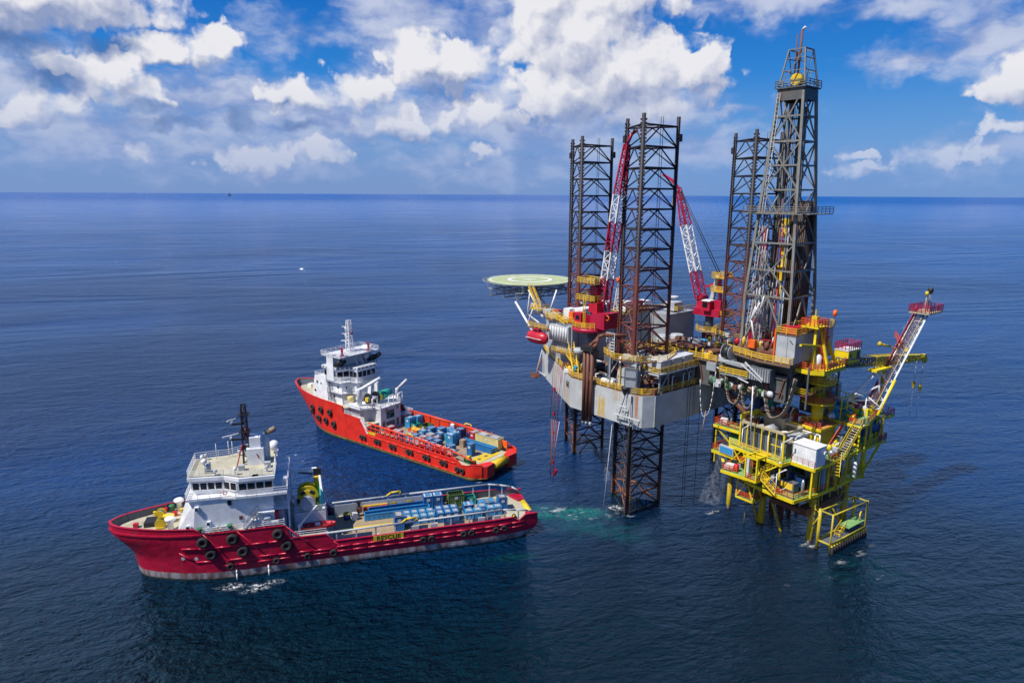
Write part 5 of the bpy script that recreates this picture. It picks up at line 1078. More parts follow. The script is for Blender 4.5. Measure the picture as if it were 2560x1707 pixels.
    for c_, d_, m_ in (((-13.0, -12.6, 35.0), (1.8, 2.2, 2.4), 'railwhite'), ((-11.0, -10.4, 35.2), (2.6, 3.6, 2.2), 'railwhite'), ((-12.0, -6.2, 34.9), (3.0, 3.6, 2.0), 'white'), ((-10.4, -14.3, 34.7), (1.2, 1.5, 2.4), 'orange'), ((-10.4, -5.0, 35.2), (1.2, 1.0, 2.6), 'blue'), ((-11.2, -3.3, 35.4), (2.2, 1.6, 3.4), 'railwhite'), ((-12.2, 4.6, 35.0), (2.2, 2.2, 2.4), 'railwhite'), ((-11.2, 7.4, 35.0), (2.2, 2.4, 2.4), 'mag'), ((-12.0, 11.0, 34.8), (2.5, 2.4, 2.0), 'railwhite'), ((-7, 16, 34.6), (3, 3.4, 1.9), 'lgrey'), ((-20, -12, 34.3), (2.4, 1.6, 1.4), 'lgrey'), ((-17, -12.5, 34.5), (1.6, 1.6, 1.6), 'red')): MB().bx(c_, d_).build('roof_cabin', m_, t)
    clutter(t, -23, -10, -14.5, -8, 33.6, 12, 21, mats=('railyel', 'railred', 'white2', 'lgrey', 'brown')); clutter(t, -13.8, -10, -2, 14, 33.6, 12, 22, mats=('railyel', 'white2', 'lgrey', 'tan'))
    MB().lathe((-16.8, -13.0, 33.9), [(0.9, -1.2), (1.1, -0.9), (1.1, 0.9), (0.9, 1.2)], 16, 'X').build('water_tank', 'grey', t)
    MB().truss((-11, 0.5, 33.6), (-11, 0.5, 39.6), 1.3, 1.3, 4, 0.07, 0.04, tri=True, w2=0.3).beam((-11, -2.6, 39.7), (-11, 3.6, 39.7), 0.16).build('aerial_frame', 'railwhite', t)
    ws = MB().cyl((-11, 0.5, 39.7), (-11, 0.5, 40.9), 0.06, n=5).build('windsock_pole', 'railwhite', t); MB().cyl((-11, 0.5, 41.9), (-11.2, 0.7, 40.6), 0.42, 0.25, n=10).build('windsock', 'orange', ws)
    MB().lathe((-8.5, 17.8, 33.6), [(0.2, 0), (0.2, 2.2)], 8).lathe((-8.5, 17.8, 36.2), [(0.1, -0.5), (1.2, 0.1), (1.3, 0.3)], 14).build('satellite_dish', 'white2', t)
    # bow side: lifeboat davit, anchor, struts to the helideck
    MB().box(-21.0, -15.0, -17.6, -15.4, 31.4, 31.7).build('davit_platform', 'rigdeck', t); MB().rail([(-21, -15.5, 31.7), (-21, -17.6, 31.7), (-15, -17.6, 31.7)], 1.1, 1.3, 0.05).build('railing', 'railyel', t)
    stairs(t, (-8.5, -17.6, 27.6), (-5.0, -17.6, 24.6), 0.9, 'railyel', 'yellow'); MB().box(-13, -8.5, -18.0, -15.4, 27.4, 27.6).build('side_walkway', 'rigdeck', t); MB().rail([(-13, -18, 27.6), (-8.5, -18, 27.6)], 1.1, 1.3, 0.05).build('railing', 'railyel', t)
    an = MB().beam((-24.8, -9.6, 22.5), (-24.4, -11.6, 19.4), 0.3).bx((-24.2, -12.0, 19.0), (2.6, 0.5, 0.7), 0.2).bx((-24.2, -12.3, 18.6), (1.2, 1.6, 0.3), 0.2).build('anchor', 'brown', t); MB().tube([(-25.4, -8.9, 24.4), (-25.6, -10.4, 19.6), (-21.5, -11.5, 19.2)], 0.1, 6).build('anchor_rack', 'white2', t)
    # helideck
    hx, hy, hz, hr = -42.2, 2.3, 38.5, 11.0; N = 48
    hd = MB().lathe((hx, hy, hz-0.35), [(hr, 0), (hr, 0.35)], N).build('helideck', 'heli', t)
    def ring(r0, r1, z, m, nm, n=48):
        mb = MB(); mb.add([(hx+r*cos(2*pi*i/n), hy+r*sin(2*pi*i/n), z) for i in range(n) for r in (r0, r1)], [(2*i, 2*i+1, (2*i+3) % (2*n), (2*i+2) % (2*n)) for i in range(n)]); return mb.build(nm, m, hd)
    ring(hr-0.9, hr-0.55, hz+0.006, 'railwhite', 'edge_line'); ring(4.9, 5.9, hz+0.006, 'railwhite', 'aiming_circle'); ring(5.9, 6.3, hz+0.006, 'tan2', 'circle_edge')
    hm = Matrix.Rotation(radians(20), 4, 'Z'); H_ = MB().box(-0.85, -0.5, -1.3, 1.3, hz+0.005, hz+0.02).box(0.5, 0.85, -1.3, 1.3, hz+0.005, hz+0.02).box(-0.5, 0.5, -0.2, 0.2, hz+0.005, hz+0.02)
    H_.v = [((hm @ Vector((x*1.3, y*1.3, 0))).x+hx, (hm @ Vector((x*1.3, y*1.3, 0))).y+hy, z) for x, y, z in H_.v]; H_.build('letter_h', 'railwhite', hd)
    net = MB()
    for i in range(36):
        a = 2*pi*i/36; b = 2*pi*(i+1)/36; net.beam((hx+hr*cos(a), hy+hr*sin(a), hz-0.3), (hx+(hr+1.3)*cos(a), hy+(hr+1.3)*sin(a), hz-0.1), 0.07); net.beam((hx+(hr+1.3)*cos(a), hy+(hr+1.3)*sin(a), hz-.1), (hx+(hr+1.3)*cos(b), hy+(hr+1.3)*sin(b), hz-.1), 0.08)
    net.build('safety_net', 'lgrey', hd)
    for k in range(-2, 3):
        w_ = sqrt(hr*hr-(k*4.2)**2)*0.96
        MB().truss((hx-w_, hy+k*4.2, hz-1.3), (hx+w_, hy+k*4.2, hz-1.3), 0.5, 1.9, max(3, int(w_/1.5)), 0.07, 0.04).build('deck_truss', 'grey', hd)
    for k in (-1, 0, 1): MB().truss((hx+k*5, hy-9, hz-3.1), (hx+k*5, hy+9, hz-3.1), 0.6, 1.6, 8, 0.09, 0.05).build('support_truss', 'grey', hd)
    for p_, q_, r_ in (((-35.5, -4.5, 37.4), (-23.6, -10.5, 32.5), .2), ((-34.5, -4.6, 37.4), (-34.5, -5.5, 30.5), .14), ((-25.9, -4, 38.0), (-25.9, -6, 33.4), .16), ((-33.5, -10.2, 34.8), (-22.6, -14.4, 29.6), .22), ((-35.5, -4.5, 31.0), (-30.4, -7.4, 34.6), .12), ((-35.5, -4.5, 31), (-26, -9.5, 30.8), .12), ((-35.5, 7, 37.4), (-26, 9.5, 30.5), .2), ((-30.0, -7.0, 35), (-30.4, -9.0, 30.0), .12), ((-40, 2.3, 35.4), (-26.8, 2, 26), .22)): MB().cyl(p_, q_, r_*1.25, n=8).build('helideck_strut', 'railwhite', t)
    stairs(t, (-31.8, -7.0, 38.3), (-26.4, -9.2, 34.2), 1.0, 'railyel', 'yellow'); MB().box(-27.8, -24.2, -10.6, -8, 33.9, 34.1).build('stair_landing', 'yellow', t); MB().rail([(-27.8, -10.6, 34.1), (-24.2, -10.6, 34.1), (-24.2, -8, 34.1)], 1.1, 1, 0.05).build('railing', 'railyel', t)
    # cranes' lower walkways, tanks on the deck beyond the near leg
    for x, y, r, h, m_ in ((-2.5, 6.5, 1.5, 5.0, 'lgrey'), (-1.0, 9.6, 1.5, 5.0, 'lgrey'), (1.8, 12.4, 0.9, 4.2, 'white2')): MB().lathe((x, y, 24.55), [(r, 0), (r, h-.3), (r*.9, h)], 18).build('mud_tank', m_, t)
    MB().box(5.2, 8.8, 7.8, 10.6, 24.6, 29.4).build('mixing_tank', 'cyan', t); MB().box(9.4, 12.6, 6.4, 9.2, 24.6, 29.6).build('mixing_tank', 'green', t); MB().box(1.6, 3.4, 9.2, 10.8, 24.6, 28.8).build('mixing_tank', 'railwhite', t)
    fr = MB().rail([(-2.5, -6.5, 27.2), (1.5, -6.5, 27.2), (1.5, -3.5, 27.2), (-2.5, -3.5, 27.2)], 1.2, 1.3, .06, close=True).build('yellow_frame', 'railyel', t); MB().box(-2.5, 1.5, -6.5, -3.5, 27.05, 27.2).build('floor', 'rigdeck', fr)
    for c_, d_, m_ in (((-6.5, -6, 26), (2.2, 2.6, 2.8), 'dgrey'), ((-5.5, 1.5, 26.2), (2.6, 3.4, 3.2), 'lgrey'), ((3.5, -5.5, 25.8), (2.8, 3, 2.4), 'tan'), ((7.2, -4.4, 26.4), (1.6, 1.6, 3.4), 'tan'), ((-1, 14.5, 26), (2, 3, 2.6), 'grey'), ((4.5, 1.8, 25.8), (2.5, 2.5, 2.2), 'grey')): MB().bx(c_, d_).build('deck_house', m_, t)
    # hanging hose bundle and wires
    hg = MB()
    for i, (x, zb) in enumerate(((-9.9, 6.0), (-9.4, 1.5), (-8.9, 0.3), (-8.4, 3.4), (-7.9, 0.5), (-7.2, 7))):
        MB().tube([(x, -20.4+0.1*i, 25.6), (x-0.1, -20.9, 14), (x-0.25*(i % 3)+.1, -20.9-0.2*i, zb)], 0.055, 6).build('hanging_hose', ['brown', 'tan', 'railred', 'tan', 'mag', 'white2'][i], t)
    for z in (20.5, 15.2, 11.0, 4.4): MB().bx((-9.1, -20.8, z), (0.35, 0.35, 0.7)).build('hose_coupling', 'mag', t)
    MB().bx((-8.0, -21.2, 2.6), (0.5, 0.5, 1.5), 0, .4).build('hose_valve', 'mag', t)
    wr = [((16.4, -10.5), 26, 1.0), ((16.5, -9.9), 26, 2.5), ((16.6, -6.6), 26, 0.0), ((17.0, -2.2), 20, 5.0), ((11.5, -22.9), 18.5, -1.0), ((12.6, -22.9), 19, 8)]
    for (x, y), z0, z1 in wr: MB().cyl((x, y, z0), (x, y, z1), 0.05, n=5).build('hanging_wire', 'black', t)
    MB().cyl((9.0, -23.4, 18.2), (9.2, -25.5, -0.5), 0.05, n=5).build('hanging_wire', 'white2', t)
    return t
def heli_mat():
    M['heli'] = paint('helideck_green', (0.40, 0.47, 0.24), 0.7, 0.05)

def lifeboat():
    p = RW(-17.8, -17.6, 0); t = thing('lifeboat', 'enclosed red lifeboat hanging at the bow quarter of the rig under the helideck', 'lifeboat', (p[0], p[1], 28.2), RA)
    rows = []
    for i in range(15):
        u = i/14; x = -3.1+6.2*u; b = 1.3*max(0.03, (1-abs(2*u-1)**2.6))**0.5; r = []
        for j in range(13): a = pi*2*j/12; yy = b*cos(a); zz = 1.5+(1.4*sin(a))*(b/1.25)**0.6; r.append((x, yy, zz))
        rows.append(r)
    MB().grid(rows).build('hull', 'red', t); MB().bx((0, 0, 3.1), (1.8, 1.2, 0.8)).build('wheel_house', 'mag', t); MB().bx((0.95, 0, 3.1), (0.06, 0.9, 0.35)).bx((0, -0.62, 3.1), (1.2, 0.06, 0.35)).build('pane', 'glass', t)
    for x in (-2, 2): MB().cyl((x, 0, 2.3), (x, 0.6, 4.2), 0.05, n=5).build('fall_wire', 'black', t)
    MB().box(-2.4, 2.4, -1.36, -1.2, 1.4, 1.5).build('rubbing_strake', 'railwhite', t)
    return t
def crane1():
    p = RW(-2.0, -17.5); t = thing('pedestal_crane', 'red pedestal crane on the near side of the rig, its striped boom raised nearly upright', 'crane', (p[0], p[1], 0), RA, 'red cranes on the drilling rig')
    MB().lathe((0, 0, 24.5), [(1.05, 0), (1.05, 9.0)], 20).build('pedestal', 'dgrey', t)
    rg = MB().lathe((-0.6, -0.2, 33.5), [(3.2, 0), (3.5, 0.2), (3.5, 0.85), (3.3, 0.9)], 28).build('turntable', 'mag', t)
    MB().rail([(-0.6+3.4*cos(a), -0.2+3.4*sin(a), 34.4) for a in [radians(x) for x in range(150, 331, 30)]], 1.15, 1.0, 0.055).build('railing', 'railyel', t)
    MB().bx((3.0, 0.3, 36.1), (3.2, 4.2, 3.0), 0).build('machinery_house', 'mag', t); MB().bx((1.4, -0.6, 38.6), (2.2, 2.0, 2.0)).build('winch_house', 'red', t)
    cb = MB().bx((-2.2, -1.2, 35.9), (1.9, 1.7, 2.4)).build('cab', 'red', t); MB().bx((-2.2, -2.08, 36.2), (1.0, 0.06, 0.9)).bx((-3.18, -1.2, 36.2), (0.06, 1.0, 0.9)).build('pane', 'glass', cb)
    MB().bx((-0.4, 0.3, 35.6), (1.8, 2.0, 2.2)).build('pump_house', 'mag', t)
    MB().bx((0.0, 0.6, 38.6), (1.1, 1.1, 8.8)).build('gantry', 'brown', t); MB().beam((1.4, 0.6, 37.6), (0.2, 0.6, 42.6), 0.35).build('gantry_strut', 'mag', t)
    for z, a, b in ((39.6, -3.0, 1.9), (43.0, -2.8, 1.8)):
        MB().box(a, b, -1.7, 1.2, z-0.12, z).build('gantry_platform', 'brown', t); MB().rail([(a, -1.7, z), (b, -1.7, z), (b, 1.2, z), (a, 1.2, z)], 1.15, 0.9, 0.06, close=True).build('railing', 'railyel', t)
    ld = MB()
    for y in (-0.95,): 
        for x in (-0.9, -0.4): ld.beam((x, y-0.8, 34.4), (x, y-0.8, 40.6), 0.1)
        for k in range(14): ld.beam((-0.9, y-.8, 34.6+k*0.45), (-0.4, y-.8, 34.6+k*0.45), 0.06)
    ld.build('ladder', 'railyel', t); MB().bx((0.4, 0.4, 41.7), (2.0, 1.6, 1.6)).build('sheave_block', 'mag', t)
    boom(t, (1.6, 1.0, 37.0), (6.4, 0.8, 69.0), [(0, .22, 'mag'), (.22, .39, 'railwhite'), (.39, .56, 'mag'), (.56, .72, 'railwhite'), (.72, 1.0, 'mag')], 1.9, 1.5, 0.9)
    MB().tube([(6.4, 0.8, 69.0), (7.4, 0.8, 70.8), (8.6, .8, 71.3)], 0.3, 8).build('boom_head', 'mag', t)
    MB().cyl((0.4, 0.4, 42.4), (6.6, .8, 69.5), 0.05, n=5).build('luffing_wire', 'black', t); MB().torus((4.8, -1.2, 36.9), 0.45, 0.12, 'Y').build('lifebuoy', 'orange', t)
    return t
def boom(t, p, q, secs, w, h, w2):
    p, q = Vector(p), Vector(q); L = (q-p).length
    for a, b, m_ in secs:
        wa = w if a > 0.15 else w; k = lambda u: w if u < 0.7 else w+(w2-w)*(u-0.7)/0.3
        MB().truss(p.lerp(q, a), p.lerp(q, b), k(a), h*k(a)/w, max(2, int(L*(b-a)/1.5)), 0.12, 0.065, w2=k(b)).build('boom_section', m_, t)
def crane2():
    p = RW(0.5, 19.8); t = thing('pedestal_crane', "red pedestal crane on the rig's far side, white and red boom leaning left", 'crane', (p[0], p[1], 0), RA, 'red cranes on the drilling rig')
    MB().lathe((0, 0, 24.5), [(1.5, 0), (1.5, 4.8)], 20).build('pedestal', 'brown', t); MB().lathe((0, 0, 29.3), [(0.95, 0), (0.95, 3.8)], 18).build('pedestal', 'dgrey', t)
    MB().lathe((0, 0, 29.3), [(3.0, 0), (3.0, 0.15)], 16).build('access_platform', 'tan', t); MB().rail([(2.9*cos(2*pi*i/10), 2.9*sin(2*pi*i/10), 29.45) for i in range(10)], 1.1, 1.5, 0.05, close=True).build('railing', 'railyel', t)
    MB().prism([(-3.2, -2.0), (3.6, -2.0), (3.6, 2.2), (-3.2, 2.2)], 33.0, 34.6).bx((2.4, 0, 35.6), (2.2, 2.6, 2.2)).bx((-2.4, 0.3, 35.9), (1.6, 2.2, 2.8)).build('machinery_house', 'mag', t)
    cb = MB().bx((0.6, -1.9, 35.4), (1.9, 1.6, 2.2)).build('cab', 'mag', t); MB().bx((0.3, -2.73, 35.6), (1.3, 0.06, 1.1)).build('pane', 'glass', cb); MB().bx((0.6, -1.9, 36.6), (2.2, 2.0, 0.25)).build('roof', 'railwhite', cb)
    MB().box(3.6, 5.2, -1.6, 1.6, 33.2, 33.35).build('gantry_platform', 'rigdeck', t); MB().rail([(3.6, -1.6, 33.35), (5.2, -1.6, 33.35), (5.2, 1.6, 33.35), (3.6, 1.6, 33.35)], 1.1, 0.9, .06, close=True).build('railing', 'railyel', t)
    MB().beam((-0.2, 0, 34.6), (1.6, 0, 42.4), 0.7, 0.9).build('gantry', 'lgrey', t); MB().beam((2.6, 0, 34.6), (2.0, 0, 42.4), 0.6).beam((-1.4, 0, 39.4), (1.0, 0, 40.4), 0.5).build('gantry_strut', 'mag', t)
    for z, a, b in ((38.8, 0.8, 4.2), (41.9, 0.9, 4.6)):
        MB().box(a, b, -1.6, 1.4, z-.12, z).build('gantry_platform', 'yellow', t); MB().rail([(a, -1.6, z), (b, -1.6, z), (b, 1.4, z), (a, 1.4, z)], 1.15, 0.9, 0.06, close=True).build('railing', 'railyel', t)
    boom(t, (-2.6, 0, 36.6), (-10.6, 0, 61.6), [(0, .24, 'mag'), (.24, .66, 'railwhite'), (.66, 1.0, 'mag')], 2.0, 1.7, 0.9)
    MB().beam((-10.6, 0, 61.6), (-12.4, 0, 63.4), 0.6).beam((-12.4, 0, 63.4), (-15.2, 0, 64.8), 0.5).build('boom_head', 'mag', t)
    hk = MB().bx((-11.6, -0.1, 58.6), (0.6, 0.5, 1.8)).build('hook_block', 'yellow', t); MB().cyl((-11.6, -.1, 59.4), (-11.6, -.1, 62.4), 0.05, n=5).build('hoist_wire', 'black', hk)
    for dy in (-0.5, 0.5): MB().cyl((2.0, dy, 42.4), (-10.4, dy*.6, 61.8), 0.09, n=5).build('luffing_wire', 'black', t)
    return t
def crane3():
    p = RW(17.2, 11.4); t = thing('pedestal_crane', 'slim magenta lattice boom standing upright between the derrick and the right leg', 'crane', (p[0], p[1], 0), RA, 'red cranes on the drilling rig')
    MB().lathe((0, 0, 24.5), [(1.1, 0), (1.1, 6.4)], 16).build('pedestal', 'dgrey', t); MB().bx((0, 0, 31.6), (3.0, 2.6, 1.8)).build('machinery_house', 'mag', t)
    MB().cyl((-2, -2.4, 31.0), (0, 0, 35.4), 0.17).cyl((1.2, -1.8, 31.0), (0, 0, 35.4), 0.17).cyl((0, 2, 31), (0, 0, 35.4), 0.17).build('boom_foot', 'mag', t)
    boom(t, (0, 0, 34.8), (-0.2, 0.4, 53.6), [(0, 1.0, 'mag')], 1.3, 1.2, 0.9); MB().cyl((0.6, .5, 53.4), (3, .5, 33), 0.05, n=5).build('luffing_wire', 'black', t)
    return t
def cantilever():
    p = RW(0, 0); t = thing('cantilever', 'cantilever deck of the rig reaching over the yellow platform with grey doghouse and pipe racks', 'drilling structure', (p[0], p[1], 0), RA)
    for y in (-6.6, 6.6):
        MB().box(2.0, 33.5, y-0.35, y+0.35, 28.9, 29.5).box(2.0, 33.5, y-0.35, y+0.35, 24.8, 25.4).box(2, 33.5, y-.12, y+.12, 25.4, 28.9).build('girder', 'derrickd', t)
        for i in range(10): MB().beam((17+i*1.7, y-.3, 25.3), (17+i*1.7+(0.85 if i % 2 else -.85), y-.3, 29), 0.22).build('girder_stiffener', 'brown', t)
    MB().box(2.0, 20.0, -7.4, 7.4, 29.5, 29.7).build('pipe_deck', 'rigdeck', t); MB().rail([(20, -7.4, 29.7), (3, -7.4, 29.7)], 1.15, 1.6, 0.06).build('railing', 'railyel', t)
    MB().box(18.2, 20.2, -7.8, 7.0, 28.0, 29.49).build('end_box', 'grey', t)
    for i in range(9): MB().beam((4.5+i*1.5, -6.6, 29.7), (4.5+i*1.5, -6.6, 31.6), 0.24).build('pipe_stanchion', 'yellow', t)
    for i in range(12): MB().cyl((5, -5.4+i*0.75, 29.95), (16.5, -5.4+i*0.75, 29.95), 0.2, n=8).build('casing_pipe', 'brown' if i % 3 else 'black', t)
    for i in range(6): MB().cyl((7, -4+i*0.75, 30.4), (17, -4.2+i*0.78, 30.4), 0.2, n=8).build('casing_pipe', 'brown', t)
    clutter(t, 16, 21.5, -6.5, 5.5, 29.7, 16, 31); clutter(t, 3, 16, 2, 7, 29.9, 16, 32)
    # substructure under the drill floor
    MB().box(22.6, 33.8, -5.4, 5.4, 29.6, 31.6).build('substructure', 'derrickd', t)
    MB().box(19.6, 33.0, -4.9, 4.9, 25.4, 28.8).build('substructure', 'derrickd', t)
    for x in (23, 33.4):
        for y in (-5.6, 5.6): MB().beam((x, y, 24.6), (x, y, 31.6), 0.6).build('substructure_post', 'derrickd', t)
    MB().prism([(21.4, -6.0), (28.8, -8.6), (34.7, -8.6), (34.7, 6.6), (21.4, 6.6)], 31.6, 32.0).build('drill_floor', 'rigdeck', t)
    MB().rail([(21.4, -6.0, 32.0), (28.8, -8.55, 32.0)], 1.15, 1.5, .07).rail([(28.8, -8.55, 32.0), (34.6, -8.55, 32.0), (34.6, -7.2, 32)], 1.15, 1.3, .07).build('railing', 'railyel', t)
    MB().box(22.2, 31.2, -5.4, 5.6, 32.0, 33.4).build('raised_floor', 'rigdeck', t)
    # lower side platforms
    MB().box(21.6, 27.2, -8.7, -6.9, 28.1, 28.3).build('side_platform', 'grey', t); MB().rail([(21.6, -6.95, 28.3), (21.6, -8.7, 28.3), (27.2, -8.7, 28.3), (27.2, -6.95, 28.3)], 1.15, 1.3, .075).build('railing', 'railyel', t)
    MB().bx((24.6, -7.6, 30.2), (4.6, 1.2, 0.5), 0, 0.06).build('walkway_cover', 'grey', t)
    sh = MB().box(27.3, 31.4, -8.6, -6.9, 28.3, 30.6).build('storage_box', 'dgrey', t)
    for i in range(8): MB().box(27.5+i*.48, 27.75+i*.48, -8.68, -8.61, 28.3, 30.5).build('corrugation', 'grey', sh)
    for p_, q_ in (((26.6, -8.8, 31.2), (30.2, -8.8, 28.6)), ((25.8, -8.6, 30.6), (30.0, -8.6, 28.2))): MB().beam(p_, q_, 0.2).build('walkway_brace', 'white2', t)
    MB().beam((20.4, -7.8, 28.9), (27.6, -8.9, 27.6), 0.16).build('edge_beam', 'railwhite', t)
    # far lower deck in shadow on the right
    MB().box(30.5, 36.5, -5, 7, 26.2, 26.4).build('lower_platform', 'brown', t); MB().rail([(30.5, -5, 26.4), (36.5, -5, 26.4), (36.5, 7, 26.4)], 1.1, 1.5, .05).build('railing', 'yellow', t)
    for x, y in ((33.5, -5), (36.4, -5), (36.4, 1), (36.4, 6.9)): MB().beam((x, y, 24.0), (x, y, 31.6), 0.28).build('substructure_post', 'derrickd', t)
    for i in range(4): MB().beam((21+i*3.2, -6.2, 25.0), (23+i*3.2, -6.2, 28.8), 0.3).build('girder_brace', 'tan', t)
    clutter(t, 19, 32, -8.3, -6.8, 25.4, 26, 33, mats=('green', 'tan', 'dgrey', 'white2', 'brown', 'black'), smax=1.2, hmax=1.8)
    for i in range(7): MB().lathe((19.6+i*1.9, -7.3, 26.0), [(0.5, -0.5), (0.6, 0), (0.4, 0.6)], 10).build('wash_valve', ['tan', 'green', 'white2', 'lgrey'][i % 4], t)
    # doghouse and windwalls
    dh = MB().box(31.2, 34.6, -7.1, -4.6, 32.0, 36.8).build('doghouse', 'lgrey', t); MB().bx((33.9, -7.12, 35.7), (0.9, 0.05, 0.12), 0, 0.8).build('handle', 'black', dh)
    MB().bx((33.2, -7.12, 34.4), (0.05, 0.04, 4.4)).build('seam', 'dgrey', dh)
    ww = MB().box(33.8, 34.62, -4.59, 6.9, 32.0, 36.8).build('windwall', 'grey', t); MB().bx((34.64, 2.6, 35.2), (0.05, 0.8, 0.4)).bx((34.64, 5.0, 35.2), (0.05, 0.8, 0.4)).build('window', 'glass', ww)
    MB().box(31.1, 34.7, -7.2, 7.0, 36.8, 36.95).build('doghouse_roof', 'rigdeck', t); MB().rail([(31.1, -7.2, 36.95), (34.7, -7.2, 36.95), (34.7, 7.0, 36.95), (31.1, 7.0, 36.95)], 1.15, 1.5, .06, close=True).build('railing', 'railyel', t)
    for c_, d_ in (((33.0, -5.6, 37.6), (2.6, 1.5, 1.2)), ((33.2, -2.2, 37.5), (1.4, 1.6, 1.0)), ((33.0, 1.8, 37.6), (2.0, 2.2, 1.1)), ((33.2, 5.0, 37.45), (1.2, 1.6, 0.9))): MB().bx(c_, d_).build('roof_locker', 'red', t)
    MB().cyl((34.6, 6.9, 37.1), (34.6, 6.9, 38.7), 0.06).build('windsock_pole', 'railwhite', t); MB().cyl((34.6, 6.9, 39.9), (34.6, 6.7, 38.7), 0.4, 0.28, n=10).build('windsock', 'orange', t)
    MB().beam((30.9, -7.0, 32), (30.9, -7.0, 37.6), 0.3).beam((31.1, -6.4, 32), (31.1, -6.4, 37.6), 0.2).build('wall_post', 'orange', t)
    MB().bx((26.0, -5.7, 34.0), (1.3, 0.9, 1.4)).build('tool_locker', 'orange', t); MB().bx((29.6, -6.7, 32.9), (2.4, 0.9, 0.9)).build('work_bench', 'brown', t)
    clutter(t, 22.6, 31, -5.4, -3.4, 33.2, 22, 34, mats=('red', 'mag', 'brown', 'lgrey', 'railyel', 'black', 'tan', 'white2'), smax=1.0, hmax=1.8); clutter(t, 23, 30, -3, 5, 33.4, 22, 35, mats=('brown', 'black', 'lgrey', 'mag'), smax=1.0, hmax=2.4)
    # cable reel
    rl = MB()
    for x in (21.2, 22.7): rl.cyl((x-.05, -6.9, 32.0), (x+.05, -6.9, 32.0), 1.3, n=22)
    r_ = rl.build('cable_reel', 'lgrey', t); MB().cyl((21.25, -6.9, 32.0), (22.65, -6.9, 32.0), 1.22, n=22).build('cable_coil', 'black', r_); MB().box(20.8, 23.1, -8.1, -5.9, 30.2, 30.6).build('cradle', 'lgrey', r_)
    # hoses slung along the side
    festoon(t, sag((17.4, -8.3, 26.0), (20.6, -8.3, 28.2), 19.2), 0.07, 1, 'white2')
    festoon(t, sag((23.0, -8.9, 27.8), (26.3, -8.9, 27.2), 23.2), 0.085, 4, 'hose', 0.2); festoon(t, sag((26.3, -9.0, 27.0), (29.0, -9.0, 27.4), 23.0), 0.085, 4, 'hose', 0.2); festoon(t, sag((30.4, -8.6, 26.9), (35.6, -8.4, 30.0), 22.6), 0.09, 5, 'hose', 0.24)
    MB().cyl((28.6, -9.0, 27.2), (28.9, -9.0, 17.4), 0.11, n=7).build('drop_pipe', 'railwhite', t); MB().cyl((19.6, -9.2, 20.5), (19.3, -9.6, 15.8), 0.09, n=6).build('drop_pipe', 'tan', t)
    # big sloping pipe down to the platform
    MB().cyl((21.6, -6.4, 25.0), (28.6, -5.0, 17.6), 0.5, n=14).build('sloping_pipe', 'brown', t)
    return t
